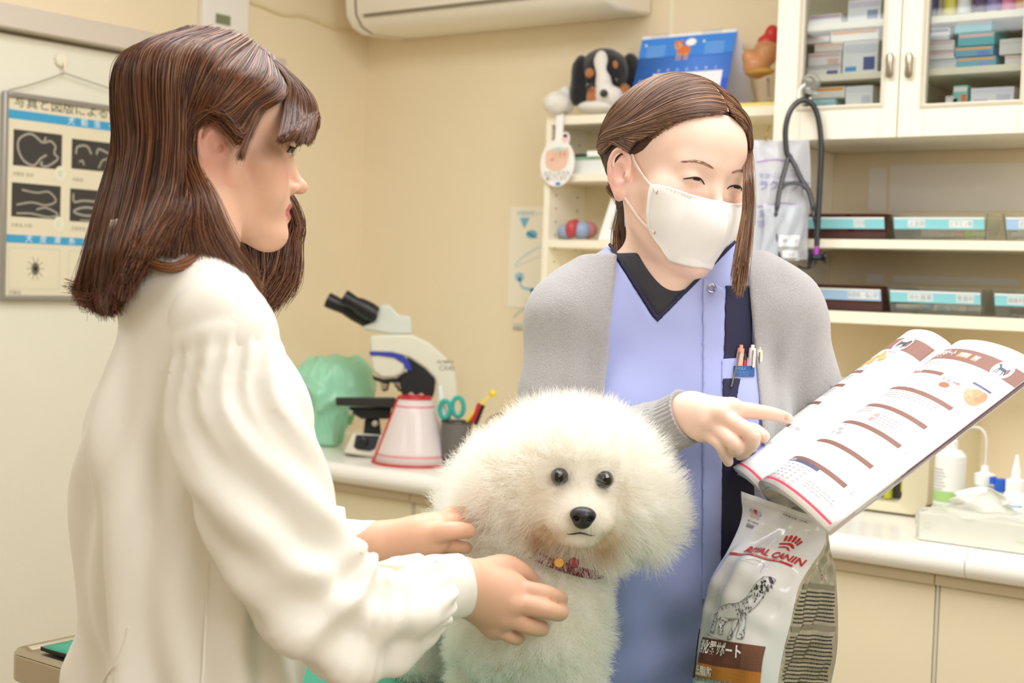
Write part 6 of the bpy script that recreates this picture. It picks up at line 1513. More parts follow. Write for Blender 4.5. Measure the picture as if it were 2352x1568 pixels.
p.line([(-10, 24), (0, 31), (16, 28)], 6, 'A9D8D6', dl=.0004); p.disc(19, 52, 8, 9, 'F0C6CC', dl=.0001); p.disc(19, 59, 6, 4, '3A2E2C', dl=.0003); p.disc(-14, 6, 4, 4, 'D98A86', dl=.0004)
p.text('わたしたちも', -34, -30, 12, '8C8A88', w=68); p.text('願っています', -28, -42, 11, '77757A', w=54); p.disc(4, -50, 7, 4, '5C7FD0'); p.rect(-46, -32, 46, -29, 'E3E1DE')
p.build('tag_print', tg)
# third shelf: heart model and photo frame
hc_ = onY(1328, 530, UY + .06); q = lambda px, py, o=0: P(px, py, float((hc_ - CAMP) @ CF) + o)
hq = thing('heart_model', 'small red and blue heart model lying on the lower shelf', 'anatomical model', (hc_[0], UY + .06, z3))
zk_ = q(1328, 552)[2]; dz3 = V3(0, 0, z3 - zk_ + .001)
q3 = lambda px, py, o=0: q(px, py, o) + dz3 * .5
mk('blue_lobe', [(q3(1302, 532), (.022, .02, .018)), (q3(1335, 528, -.01), (.022, .022, .022))], mat('model_blue', '93A6C4', .4), hq)
mk('red_lobe', [(q3(1312, 526, -.02), (.015, .014, .022)), (q3(1322, 518, -.01), (.014, .014, .016))], mat('model_red2', 'B8474A', .4), hq)
mk('pink_lobe', [(q3(1350, 528, .01), (.024, .024, .022))], mat('model_pink', 'B87A76', .4), hq)
f0_ = onY(1382, 545, UY + .05); pf = thing('photo_frame', 'white photo frame leaning on the lower shelf behind the ponytail', 'frame', (f0_[0] + .06, UY + .06, z3))
fS = lambda a, b, l=0: V3(f0_[0] + a + b * .16, UY + .045 + b * .25 - l, z3 + .002 + b)
for a_0, b_0, a_1, b_1 in ((0, 0, .022, .135), (.098, 0, .12, .135), (.022, 0, .098, .024), (.022, .111, .098, .135)): m = MB(); m.prism([(a_0, b_0), (a_1, b_0), (a_1, b_1), (a_0, b_1)], lambda a, b, h: fS(a, b, h), 0, .010); m.build('frame', mat('frame_white', 'F1F1F2', .4), pf)
m = MB(); m.grid([[fS(a, b, .002) for b in (.02, .115)] for a in (.02, .10)]); m.build('picture', mat('picture_olive', 'A8A68A', .6, var=.2), pf)

# ------------------------------------------------------------------ wall cabinet with glass doors
zc0 = onY(2060, 315, CFY)[2]; zc1 = 2.28; Xd = onY(2064, 200, CFY)[0]; XR = Xd + (Xd - CXL) * 1.0 + .015
cab = thing('wall_cabinet', 'cream wall cabinet with two glass doors holding medicine boxes', 'cabinet', ((CXL + XR) / 2, WY - .1, zc0))
MB().box((CXL - .018, CFY + .020, zc0), (CXL, WY - .001, zc1)).build('side_panel', M_cream, cab); MB().box((XR, CFY + .020, zc0), (XR + .018, WY - .001, zc1)).build('side_panel', M_cream, cab)
MB().box((CXL, CFY + .022, zc0), (XR, WY - .006, zc0 + .018)).build('bottom_board', M_cream, cab); MB().box((CXL, CFY + .022, zc1 - .018), (XR, WY - .006, zc1)).build('top_board', M_cream, cab); MB().box((CXL, WY - .006, zc0 + .018), (XR, WY - .001, zc1 - .018)).build('back_board', mat('cab_back', 'D9CFB8', .6), cab)
MB().box((Xd - .008, CFY + .022, zc0 + .018), (Xd + .008, WY - .006, zc1 - .018)).build('partition', M_cream, cab)
glass = mat('cabinet_glass', 'F4F8F6', .02, trans=1, ior=1.45)
def openings(xa, xb, ybot):
    return onY(xa, 200, CFY)[0], onY(xb, 200, CFY)[0], onY((xa + xb) / 2, ybot, CFY)[2]
doors = [(CXL - .017, Xd - .0012, *openings(1840, 2022, 241)), (Xd + .0012, XR + .017, *openings(2124, 2343, 233))]
for i, (dx0, dx1, ox0, ox1, oz) in enumerate(doors):
    dr = bpy.data.objects.new('door', None); link(dr, cab); ABS[dr.name] = Matrix.Identity(4)
    dr.parent = cab; dr.matrix_parent_inverse = ABS[cab.name].inverted()
    for lo, hi in (((dx0, CFY, zc0), (ox0, CFY + .019, zc1)), ((ox1, CFY, zc0), (dx1, CFY + .019, zc1)), ((ox0, CFY, zc0), (ox1, CFY + .019, oz)), ((ox0, CFY, zc1 - .07), (ox1, CFY + .019, zc1))):
        MB().box(lo, hi).build('stile', M_cream, dr, bevel=.0012)
    m = MB(); e = .007; G = []
    for (dd, yy) in ((-.010, CFY - .0005), (-.004, CFY - .003), (.0, CFY + .002)): G.append([V3(ox0 - dd * -1 * -1 if 0 else ox0 + dd, yy, oz + dd), V3(ox1 - dd, yy, oz + dd), V3(ox1 - dd, yy, zc1 - .07 - dd), V3(ox0 + dd, yy, zc1 - .07 - dd)])
    m.grid(G, closed=True); m.build('beading', mat('bead', 'D9D0BC', .4), dr, smooth=False)
    MB().box((ox0, CFY + .010, oz), (ox1, CFY + .013, zc1 - .07)).build('glass_pane', glass, dr)
    hx = onY(2043 if i == 0 else 2087, 150, CFY - .01); M_h = mat('handle_pewter', 'A79C8A', .3, .9); m = MB()
    m.lathe([(.004, 0), (.004, .010)], hx + V3(0, .011, .016), (0, -1, 0), 10); m.lathe([(.004, 0), (.004, .010)], hx + V3(0, .011, -.016), (0, -1, 0), 10)
    m.tube([hx + V3(0, 0, z) for z in (-.024, -.018, 0, .018, .024)], [.004, .0075, .0065, .0075, .004], 12, sq=.6, up=(0, 1, 0)); m.build('handle', M_h, dr)
# inside shelves
sh_z = [[onY(1940, 168, CFY + .03)[2], onY(1940, 50, CFY + .03)[2]], [onY(2230, 152, CFY + .03)[2], onY(2230, 30, CFY + .03)[2]]]
for i, (xa, xb) in enumerate(((CXL, Xd - .008), (Xd + .008, XR))):
    for z_ in sh_z[i]: MB().box((xa + .0005, CFY + .030, z_ - .014), (xb - .0005, WY - .0065, z_)).build('shelf_board', M_cream2, cab, bevel=.001)
floorz = onY(1940, 243, CFY + .03)[2] + .001
MB().box((CXL + .0005, CFY + .024, zc0 + .0185), (Xd - .0085, WY - .0065, floorz)).build('cabinet_floor', M_cream2, cab)
floorR = onY(2230, 236, CFY + .03)[2] + .001
MB().box((Xd + .0085, CFY + .024, zc0 + .0185), (XR - .0005, WY - .0065, floorR)).build('cabinet_floor', M_cream2, cab)
def medbox(px0, px1, z0, h, dep, cols, label, yoff=.045, txt=None):
    x0, x1 = onY(px0, 100, CFY + yoff)[0], onY(px1, 100, CFY + yoff)[0]; y0 = CFY + yoff
    t = thing('medicine_box', label, 'box', ((x0 + x1) / 2, y0 + dep / 2, z0), 'medicine boxes in the wall cabinet')
    MB().box((x0, y0, z0 + .0006), (x1, y0 + dep, z0 + h)).build('carton', mat('carton_' + cols[0], cols[0], .5), t, bevel=.0006)
    p = Print(lambda a, b, l=0: V3(x0 + a * (x1 - x0), y0 - l, z0 + b * h), .0006, 9)
    for k, c in enumerate(cols[1:]):
        if k == 0: p.rect(.04, .90, .96, .66, c)
        elif k == 1: p.rect(.60, .50, .92, .10, c, .0001)
        else: p.rect(.08, .22, .40, .08, c, .0001)
    if txt: p.poly([(.10 + a * .75 / max(1, len(txt)) / .62, .40 + b * .24) for a, b in text_geo(txt, 1)[0]], text_geo(txt, 1)[1], 'A87A80', .0002)
    p.build('carton_print', t); return t
L0, L1_, L2_ = floorz, sh_z[0][0], sh_z[0][1]
u = .0105
def px2h(n): return n * float((onY(1940, 100, CFY + .05) - CAMP) @ CF) / FPX
for a in ((1856, 1934, L1_, px2h(22), .09, ('E4E0DE', 'C6C0C0', '5B6090'), 'white carton with dark square print, lowest on the left stack behind glass'),
          (1858, 1934, L1_ + px2h(23), px2h(30), .09, ('E6E3E1', 'D9B4B4', 'E0B9B0'), 'white and pink carton, second of the left stack behind glass'),
          (1872, 1936, L1_ + px2h(54), px2h(20), .10, ('E7D9D3', 'E6B9A6'), 'pale pink carton near the top of the left stack'),
          (1850, 1904, L1_ + px2h(75), px2h(16), .10, ('E3DEDC', 'D8B0A8'), 'thin pink-banded carton topping the left stack'),
          (1938, 2018, L1_, px2h(73), .05, ('E9EAEE', 'D8DCE6', '4A5A96', '4B9BD8'), 'tall white carton with blue square behind the left glass door'),
          (1908, 2018, L1_ + px2h(74), px2h(26), .10, ('ECE6DA', 'F0A23C', 'E9E6E6'), 'orange-banded white carton lying on the tall white carton'),
          (1857, 1930, L2_, px2h(24), .09, ('E9E6EA', 'C9A9C6'), 'low white carton with purple line on the upper left shelf'),
          (1945, 2020, L2_, px2h(50), .09, ('E4E5EA', 'D2C9E0', '8A94B8'), 'tall white and lilac carton on the upper left shelf'),
          (1868, 1945, L0 + px2h(20), px2h(26), .10, ('ECE8E2', 'F0A438', 'E9E0DC'), 'orange and white carton on the bottom of the left side'),
          (1870, 1925, L0, px2h(19), .12, ('9CCBD8', 'B4DCE6'), 'light blue carton under the orange carton on the cabinet bottom'),
          (1948, 2010, L0, px2h(45), .07, ('E8E8EA', 'DADDE4', 'C9CED8'), 'upright white carton on the cabinet bottom beside the orange one')): medbox(*a)
R0, R1_, R2_ = floorR, sh_z[1][0], sh_z[1][1]
for a in ((2130, 2198, R1_, px2h(20), .10, ('DDDCE0', 'C9CCD8'), 'bottom thin white carton of the right-hand left stack'),
          (2130, 2196, R1_ + px2h(21), px2h(18), .10, ('E4E1E2', 'E0B8BC'), 'white carton with pink line, second in its stack behind the right door'),
          (2128, 2192, R1_ + px2h(40), px2h(22), .10, ('E6E2E2', 'E2BFC4'), 'white carton with rose line, third in its stack behind the right door'),
          (2130, 2180, R1_ + px2h(63), px2h(28), .10, ('E2E1E4', '5A5E90'), 'white carton with navy writing on top of its stack behind the right door'),
          (2198, 2290, R1_, px2h(22), .10, ('6FB6CC', 'F0B070', '7FA0DC'), 'turquoise carton with orange label, lowest of the turquoise stack'),
          (2192, 2282, R1_ + px2h(23), px2h(22), .10, ('6CAFD0', 'F2B878', '6E90DC'), 'turquoise carton with orange label, second of the turquoise stack'),
          (2200, 2284, R1_ + px2h(46), px2h(28), .11, ('64BAC8', 'F0C6C4'), 'turquoise carton with pink label in the middle of the stack'),
          (2192, 2276, R1_ + px2h(75), px2h(30), .11, ('60B6C6', 'F0C2C0'), 'turquoise carton with pink label topping the turquoise stack'),
          (2296, 2350, R1_ + px2h(22), px2h(34), .09, ('E2E0DC', 'D6D4D0'), 'plain pale carton at the right edge behind the right door'),
          (2310, 2350, R1_, px2h(20), .09, ('E6E2DE', 'E8C6C0'), 'small white and pink carton at the right edge on the middle shelf'),
          (2195, 2228, R0, px2h(40), .06, ('7FC4B6', 'E0DEDC', 'E2653C'), 'teal and orange carton on the bottom behind the right door'),
          (2178, 2206, R0, px2h(18), .05, ('E0DEDC', 'C9C9C9'), 'tiny white carton before the teal carton'),
          (2236, 2335, R0, px2h(32), .06, ('E6E6EE', 'DADAE6', 'C9C9DC', 'D6B6D0'), 'row of white cartons at the bottom right under the lamp glare')): medbox(*a)
for i, (px, c, c2, lb) in enumerate(((2140, '2E3F86', '1E2A5E', 'navy capped bottle'), (2182, 'E6D85A', 'C9B83A', 'yellow labelled bottle'), (2216, 'ECEBEE', '5A5A6A', 'white bottle with dark label'), (2252, '4A2F66', 'E6E2EA', 'purple and white bottle'), (2284, '7E6AB0', 'F0EEF2', 'lilac bottle'), (2318, 'D86AA0', 'F2D6E2', 'pink bottle'), (2350, 'D88A3A', 'F0E6DA', 'orange bottle'))):
    c0 = onY(px, 10, CFY + .07); t = thing('medicine_bottle', lb + ' on the top shelf behind the right glass door', 'bottle', (c0[0], CFY + .07, R2_), 'bottles on the top cabinet shelf')
    MB().lathe([(.0001, 0), (.0130, 0), (.0135, .002), (.0135, .050), (.007, .058), (.007, .062)], (c0[0], CFY + .07, R2_ + .0005), n=20).build('bottle_body', mat('glaze_' + c2, c2, .3), t)
    MB().lathe([(.0137, .006), (.0139, .006), (.0139, .044), (.0137, .044)], (c0[0], CFY + .07, R2_ + .0005), n=20, cap=False).build('bottle_label', mat('glaze_' + c, c, .5), t)
    MB().lathe([(.0075, .0625), (.0080, .0625), (.0080, .078), (.0001, .078)], (c0[0], CFY + .07, R2_ + .0005), n=20).build('cap', mat('cap_light', 'E9E6E2', .4), t)
# ------------------------------------------------------------------ open shelves under the cabinet
SY = 2.70
zA, zB = onY(2117, 551, SY)[2], onY(2117, 722, SY)[2]
osu = thing('open_shelf', 'cream open shelves with drug trays under the wall cabinet', 'shelf', ((CXL + XR) / 2, WY - .1, zB))
MB().box((CXL - .018, SY, zB - .024), (CXL, WY - .001, zc0 - .001)).build('side_panel', M_cream, osu, bevel=.001)
MB().box((CXL, SY, zA - .018), (2.28, WY - .001, zA)).build('shelf_board', M_cream2, osu, bevel=.001); MB().box((CXL, SY, zB - .024), (2.28, WY - .001, zB)).build('shelf_board', M_cream2, osu, bevel=.001)
for nm, x0, x1, y0, y1 in (('pale_rect', 1998, 2034, 386, 492), ('pale_rect', 2046, 2352, 380, 492), ('pale_rect', 1990, 2028, 629, 660), ('pale_rect', 2052, 2340, 632, 664)):  # thin pale rectangles set flat against the back wall behind the trays
    A, B = onY(x0, y0, WY), onY(x1, y1 - 8, WY); big = x1 - x0 > 100
    o = MB().box((A[0], WY - .0016, min(A[2], B[2])), (B[0], WY - .0004, A[2])).build(nm, mat('pale_rect_finish', 'EEE8E0', .35), None)
    tag(o, ('wide' if big else 'narrow') + ' pale flat rectangle on the wall behind the ' + ('upper' if y0 < 500 else 'lower') + ' trays', 'paper')
M_amber = mat('tray_amber', '4A1512', .12, trans=.35, ior=1.49, coat=.5); M_clear = mat('tray_clear', 'EEF0EA', .04, trans=.95, ior=1.2)
def tray(x0p, x1p, z0, yb, label, m_, strip, words, h=.052, x1w=None, inner=None):
    x0 = onY(x0p, yb, SY + .03)[0]; x1 = x1w or onY(x1p, yb, SY + .03)[0]; y0, y1 = SY + .03, WY - .03; t_ = .0022
    t = thing('drug_tray', label, 'tray', ((x0 + x1) / 2, (y0 + y1) / 2, z0), 'drug trays on the open shelves')
    m = MB(); z0 += .0008; sl = .012
    m.box((x0 + sl * .5, y0 + sl, z0), (x1 - sl * .5, y1, z0 + t_))
    def wall(a, b, c, d): m.add([a, b, c, d], [(0, 1, 2, 3)])
    m2 = MB()
    for (xa, ya, xb, yb2) in ((x0, y0, x1, y0), (x1, y0, x1, y1), (x1, y1, x0, y1), (x0, y1, x0, y0)):
        ia = lambda x, y: (min(max(x, x0 + sl * .5), x1 - sl * .5), min(max(y, y0 + sl), y1))
        A, B = ia(xa, ya), ia(xb, yb2); m2.add([V3(A[0], A[1], z0 + t_), V3(B[0], B[1], z0 + t_), V3(xb, yb2, z0 + h), V3(xa, ya, z0 + h)], [(0, 1, 2, 3)])
    m.build('tray_floor', m_, t); m2.build('tray_wall', m_, t, solid=t_, smooth=False)
    p = Print(lambda a, b, l=0: V3(x0 + .006 + a * (x1 - x0 - .012), y0 + sl * (1 - (b - t_) / (h - t_)) - .0016 - l, z0 + b), .0005, 9)
    p.rect(0, .045, 1, .022, strip); p.rect(0, .045, 1, .0415, 'EDEFEF', .0002)
    for a_, b_, wt in words: p.rect(a_, .0395, b_, .0255, 'E9ECEC', .0002); p.text(wt, a_ + .006, .028, .012, '8FA0A6', dl=.0004, w=(b_ - a_) * .95)
    p.build('label_strip', t)
    if inner:
        for k in range(inner[1]):
            cx = rb.uniform(x0 + .03, x1 - .03); F_ = MB(); L_ = rb.uniform(.018, .034)
            F_.tube([V3(cx - L_, y0 + .03 + rb.random() * .02, z0 + .012), V3(cx + L_, y0 + .03, z0 + .014)], rb.uniform(.005, .008), 10)
            o = F_.build('vial', mat('vial_' + inner[0][k % len(inner[0])], inner[0][k % len(inner[0])], .4), t)
    return t
tray(1842, 2036, zA, 530, 'dark amber tray with turquoise label strip on the upper shelf', M_amber, '8CD0DA', ((.62, .76, '抗生剤'),), inner=(('3A1410', '6A1C16'), 5))
tray(2045, 2266, zA, 530, 'clear tray with turquoise label strip and pink boxes on the upper shelf', M_clear, '8ED2DC', ((.16, .36, '止血剤'), (.62, .88, 'ビタミン剤')), inner=(('D9C9B8', 'E3B8B0', 'CFE08A', 'C9C2B0', 'DAD6CC', 'E0DCD2'), 9))
tray(2302, 2500, zA, 530, 'clear tray with pale blue strip at the right end of the upper shelf', M_clear, 'A6C6EA', ((.16, .36, '点眼薬'),), inner=(('D9D2C6', 'C4BBA8', 'DAD6CC'), 6))
tray(1850, 2028, zB, 695, 'dark amber tray with pale blue strip on the lower shelf', M_amber, 'A4C8EC', ((.55, .97, '利尿剤・強心剤'),), inner=(('3A1410', '6A1C16'), 5))
tray(2036, 2258, zB, 697, 'clear tray with turquoise strip and white packets on the lower shelf', M_clear, '8ED2DC', ((.20, .48, '消化器薬'), (.74, .93, '整腸剤')), inner=(('D6CEC4', 'C9C0B4', '9FC0C6', 'DDD6CC'), 9))
tray(2276, 2480, zB, 700, 'clear tray with brown contents at the right end of the lower shelf', M_clear, '8ED2DC', ((.16, .36, '鎮静剤'),), inner=(('6A4426', '8A6A46', 'C9B8A0', '4A3222'), 7))
# ------------------------------------------------------------------ hook and stethoscope
sh_ = onY(1860, 205, CFY - .004); hk2 = thing('suction_hook', 'clear round suction hook on the cabinet door holding the stethoscope', 'hook', sh_)
m = MB(); m.lathe([(.021, 0), (.020, .003), (.014, .006), (.010, .012), (.0001, .014)], sh_ + V3(0, .0035, .012), (0, -1, 0), 28); m.build('suction_cup', mat('clear_plastic', 'F2F0EE', .05, trans=.9, ior=1.3), hk2)
m = MB(); m.tube(crom([sh_ + V3(-.006, -.010, .010), sh_ + V3(-.016, -.014, -.004), sh_ + V3(-.014, -.017, -.022), sh_ + V3(.000, -.020, -.030), sh_ + V3(.012, -.017, -.020)], 16), .0026, 8); m.build('hook_arm', mat('clear_white', 'EDEBE8', .2), hk2)
dT = float((sh_ - CAMP) @ CF) - .024; q = lambda px, py, o=0: P(px, py, dT + o)
st_ = thing('stethoscope', 'black stethoscope hanging from the hook on the wall cabinet', 'stethoscope', q(1845, 640))
M_rub = mat('stetho_black', '202226', .32, coat=.4)
m = MB(); m.tube(crom([q(1876, 565), q(1880, 480), q(1884, 400), q(1886, 330), q(1880, 275), q(1868, 243), q(1848, 230), q(1828, 238), q(1812, 262), q(1804, 300), q(1806, 345), q(1812, 362)], 60), .0058, 12); m.build('tubing', M_rub, st_)
m = MB(); m.tube(crom([q(1812, 355), q(1800, 400), q(1790, 440), q(1784, 480), q(1782, 496)], 20), [.0050] * 14 + [.0045, .004, .004, .0042, .0042, .0038], 10)
m.tube(crom([q(1812, 355, .0), q(1828, 385), q(1842, 415), q(1858, 440), q(1866, 470), q(1868, 490), q(1868, 498)], 20), [.0050] * 14 + [.0045, .004, .004, .0042, .0042, .0038], 10)
m.tube(crom([q(1794, 432), q(1805, 424), q(1822, 420), q(1838, 422), q(1850, 432)], 14), .0038, 10); m.build('yoke', M_rub, st_)
m = MB(); m.tube(crom([q(1782, 494), q(1783, 530), q(1787, 570), q(1796, 610)], 14), .0022, 8); m.tube(crom([q(1868, 496), q(1876, 540), q(1878, 580), q(1870, 608), q(1850, 616), q(1832, 610)], 16), .0024, 8); m.build('ear_tube', mat('stetho_metal', '3A3B40', .25, .6), st_)
MB().tube([q(1876, 560), q(1875, 585)], .0052, 12).build('tag_clip', mat('clip_purple', 'A84AB8', .35), st_)
m = MB(); c = q(1876, 592, -.004); m.lathe([(.0001, -.018), (.017, -.018), (.019, -.014), (.017, -.011), (.006, -.008), (.006, .008), (.009, .012), (.0125, .015), (.0125, .018), (.0001, .018)], c, CR * .97 - CF * .2, 26); m.build('chest_piece', mat('stetho_head', '2A2B30', .3, .5), st_)
MB().lathe([(.0001, -.0186), (.0155, -.0186), (.0155, -.0178), (.0001, -.0178)], c, CR * .97 - CF * .2, 26).build('diaphragm', mat('diaphragm', '9A9A98', .4), st_)
# infusion bags hanging beside it
ib = q(1763, 302, .02); bgh = thing('brass_hook', 'small brass screw hook on the cabinet side above the infusion bags', 'hook', ib)
MB().tube(crom([ib + V3(0, .010, .012), ib, ib + V3(.0, -.006, -.012), ib + V3(.004, -.010, -.020), ib + V3(.007, -.006, -.014)], 14), .0018, 8).build('hook_wire', mat('brass', 'A8905A', .35, .9), bgh)
def pouch(x0, x1, y0, y1, o, label, prints, col='E4E6EC'):
    t = thing('infusion_bag', label, 'infusion bag', q((x0 + x1) / 2, y1, o), 'infusion bags by the stethoscope'); G = []
    S = lambda u, v, l=0: q(x0 + (x1 - x0) * u + 4 * math.sin(v * 5), y0 + (y1 - y0) * v, o - .012 * (4 * u * (1 - u)) ** .6 * (4 * v * (1 - v)) ** .5 - .0022 * math.sin(u * 16 + v * 9) - l)
    m = MB(); m.grid([[S(u, v) for v in np.linspace(0, 1, 30)] for u in np.linspace(0, 1, 20)]); m.grid([[q(x0 + (x1 - x0) * u + 4 * math.sin(v * 5), y0 + (y1 - y0) * v, o + .010 * (4 * u * (1 - u)) ** .6 * (4 * v * (1 - v)) ** .5) for v in np.linspace(0, 1, 12)] for u in np.linspace(0, 1, 10)])
    m.build('pouch', mat('pouch_' + col, col, .18, trans=.45, ior=1.1, coat=.4), t, angle=180)
    wpx, hpx = x1 - x0, y1 - y0; p = Print(lambda a, b, l=0: S(min(max((a - x0) / wpx, 0), 1), min(max((-b - y0) / hpx, 0), 1), l + .001), .0006, 8)
    for k in prints:
        if k[0] == 't': p.text(k[1], k[2], -k[3], k[4], k[5], bold=.015)
        elif k[0] == 'r': p.rect(k[1], -k[2], k[3], -k[4], k[5])
        else: p.line([(a, -b) for a, b in k[1]], k[2], k[3])
    p.build('bag_print', t); return t
V1, V2 = '8A86C0', 'B08AC4'
pouch(1726, 1858, 322, 596, .030, 'clear outer bag of infusion solution with purple print', [('l', [(1735, 372), (1780, 366), (1830, 378)], 3, V2), ('t', 'ラクテック', 1738, 434, 24, V1), ('t', '500mL', 1742, 498, 22, V1), ('l', [(1738, 474), (1800, 466), (1840, 474)], 2.5, V2), ('t', '乳酸リンゲル液', 1740, 408, 13, 'A6A4C8'), ('r', 1740, 505, 1800, 508, 'A6A4C8'), ('l', [(1810, 390), (1836, 400), (1838, 470), (1834, 540)], 1.5, 'A6A4D0'), ('t', '輸液', 1742, 520, 12, 'A6A4C8')])
pouch(1752, 1840, 470, 598, .008, 'soft translucent infusion bag with white label in front of the outer bag', [('r', 1790, 540, 1836, 566, 'EDEEF2'), ('t', 'TERUMO', 1796, 556, 9, '8A92C0'), ('r', 1800, 575, 1836, 592, 'F2F3F6'), ('t', 'ソリタ', 1802, 588, 10, '9A9AC0')], 'DDE2EA')
pouch(1700, 1760, 330, 590, .045, 'pale plastic bag hanging behind the masked person', [('l', [(1722, 380), (1745, 376)], 3, V2), ('r', 1722, 470, 1750, 474, V1)], 'E9EAEE')
# ------------------------------------------------------------------ microscope on the worktop
dm = 3.43
q = lambda px, py, o=0: P(px, py, dm + o)
ms = thing('microscope', 'cream and black binocular microscope on the worktop near the corner', 'microscope', V3(*q(930, 1050)[:2], CZ))
M_mc, M_mb = mat('scope_cream', 'DAD8C6', .4), mat('scope_black', '1B1B1E', .4)
def slab(name, pts, o0, o1, m_, bev=.004, par=None, n=0, lab=None):
    pp = crom(pts + pts[:1], n)[:-1] if n else pts
    m = MB(); m.prism([tuple(a) for a in pp], lambda a, b, h: q(a, b, h), o0, o1); o = m.build(name, m_, par or ms, bevel=bev)
    if lab: o['label'] = lab
    return o
slab('arm', [(850, 770), (900, 768), (946, 768), (985, 786), (1022, 818), (1044, 850), (1050, 890), (1049, 960), (1046, 1030), (985, 1034), (996, 960), (1004, 890), (998, 868), (975, 845), (940, 822), (900, 812), (850, 810)], -.036, .036, M_mc, .006)
slab('nose_housing', [(850, 809), (895, 812), (930, 822), (934, 838), (925, 858), (905, 868), (876, 868), (856, 852)], -.034, .034, M_mc, .006)
slab('blue_stripe', [(848, 807), (900, 809), (925, 815), (940, 830), (946, 850), (934, 851), (926, 834), (905, 821), (870, 816), (850, 816)], -.0372, -.0362, mat('stripe_blue', '2F3FA8', .4), 0)
slab('inner_arm', [(934, 820), (960, 832), (985, 850), (1001, 872), (998, 900), (990, 925), (925, 918), (918, 875), (936, 852)], -.030, .030, M_mb, .003)
slab('revolver_ring', [(856, 862), (880, 870), (910, 868), (932, 852), (936, 860), (912, 878), (880, 880), (858, 872)], -.028, .028, M_mb, .002)
slab('head', [(872, 702), (888, 699), (898, 703), (916, 722), (944, 726), (948, 768), (898, 768), (838, 757), (832, 750), (862, 738)], -.030, .030, mat('scope_head', 'CFD3C8', .4), .005)
for (x0, y0), (x1, y1), o in (((866, 742), (752, 688), .010), ((862, 722), (790, 682), -.036)):
    a, b = q(x0, y0, o), q(x1, y1, o); ax = b - a; L = np.linalg.norm(ax); m = MB()
    m.lathe([(.020, 0), (.022, L * .2), (.0205, L * .45), (.0185, L * .55), (.016, L * .66), (.0175, L * .80), (.0185, L * .9), (.0185, L), (.013, L + .001), (.011, L - .004), (.0001, L - .005)], a, ax, 26); m.build('eyepiece', M_mb, ms)
for px, py, dx, dy in ((884, 874, 0, 24), (912, 872, 12, 26), (930, 862, 18, 20)):
    a = q(px, py, -.004); ax = q(px + dx, py + dy, -.004) - a; L = np.linalg.norm(ax)
    m = MB(); m.lathe([(.0105, 0), (.0115, .002), (.0115, L * .5), (.0095, L * .55), (.0095, L * .8), (.005, L), (.0001, L)], a, ax, 18); m.build('objective', mat('chrome', 'C9C4BA', .18, 1), ms)
    m = MB(); m.lathe([(.0118, L * .30), (.0118, L * .38)], a, ax, 18); m.build('objective_ring', mat('gold_ring', 'D2A860', .3, 1), ms)
slab('stage', [(770, 912), (905, 912), (925, 925), (924, 938), (772, 931)], -.055, .050, mat('stage_black', '2A2826', .45), .003)
slab('substage', [(800, 934), (900, 936), (895, 962), (830, 962), (808, 948)], -.035, .035, M_mb, .004)
slab('column', [(838, 962), (872, 962), (876, 1000), (834, 1000)], -.018, .018, M_mb, .003)
for px, py, r_ in ((806, 947, .006), (862, 972, .007), (945, 906, .006), (968, 908, .006)):
    m = MB(); m.lathe([(r_ * .8, 0), (r_, .003), (r_, .012), (r_ * .6, .014), (.0001, .014)], q(px, py, -.040), -CF, 18); m.build('knob', mat('knob_grey', 'B9B2A4', .35, .4), ms)
bz = CZ + .001
pb = [q(812, 992), q(790, 1045), q(1050, 1066), q(1046, 990)]
m = MB(); m.prism([(810, 994), (868, 998), (900, 1002), (1046, 1010), (1052, 1058), (850, 1050), (789, 1040)], lambda a, b, h: (lambda v: V3(v[0], v[1], max(v[2], bz)))(q(a, b, h)), -.050, .060); m.build('base', M_mc, ms, bevel=.005)
m = MB(); m.prism([(818, 998), (872, 1000), (862, 1030), (850, 1036), (820, 1032), (812, 1026)], lambda a, b, h: q(a, b, h), -.0515, -.0495); m.build('base_panel', mat('panel_dark', '34333A', .5), ms, bevel=.0005)
m = MB(); m.lathe([(.014, 0), (.013, .010), (.010, .012), (.0001, .012)], q(833, 1014, -.051), -CF - CR * .2, 22); m.build('brightness_knob', mat('knob_dark', '222228', .35), ms)
p = Print(lambda a, b, l=0: q(a, -b, -.0363 - l), .0004, 99)
p.text('OLYMPUS', 1003, -834, 9, '7E7C72', bold=.02); p.text('CX43', 1008, -850, 15, '8A887C', bold=.01); p.build('lettering', ms)
# ------------------------------------------------------------------ equipment under a green plastic cover
dg = 3.62; g = lambda px, py, o=0: P(px, py, dg + o)
F = Field(); F.u(f_ell(g(768, 875), (.080, .080, .075)), .02); F.u(f_cap(g(755, 900), g(748, 1000), .070, .062), .03); F.u(f_cap(g(800, 880), g(825, 900), .060, .048), .03); F.u(f_ell(g(715, 870), (.045, .05, .05)), .03)
def gf(p):
    r = p - g(765, 800); a = np.arctan2(r @ CR, -(r @ CF) + .02); h = -r[:, 2]
    return .016 * sm(h, .02, .16) * np.abs(np.sin(a * 3.5 + .9 * np.sin(h * 16))) - .014 * (1 - np.abs(vnoise(p * V3(15, 15, 8) + 3.3, 31))) ** 5 - .008 * (1 - np.abs(vnoise(p * V3(30, 30, 18) + 1.7, 37))) ** 4 + .009 - .010 * vnoise(p * 9 + 5, 12)
F.d(gf); F.i(f_plane((0, 0, CZ + .001), (0, 0, -1)), .002)
gv = sdf_obj('covered_device', F, *bounds([g(768, 860), g(745, 1010), g(830, 900), g(700, 870)], .12), .0045, mat('cover_green', '9FDDBE', .42, coat=.25, bump=.15, bscale=60, bdist=.003, sss=.1), None)
tag(gv, 'small device draped in a crumpled mint green plastic cover in the corner of the worktop', 'device')
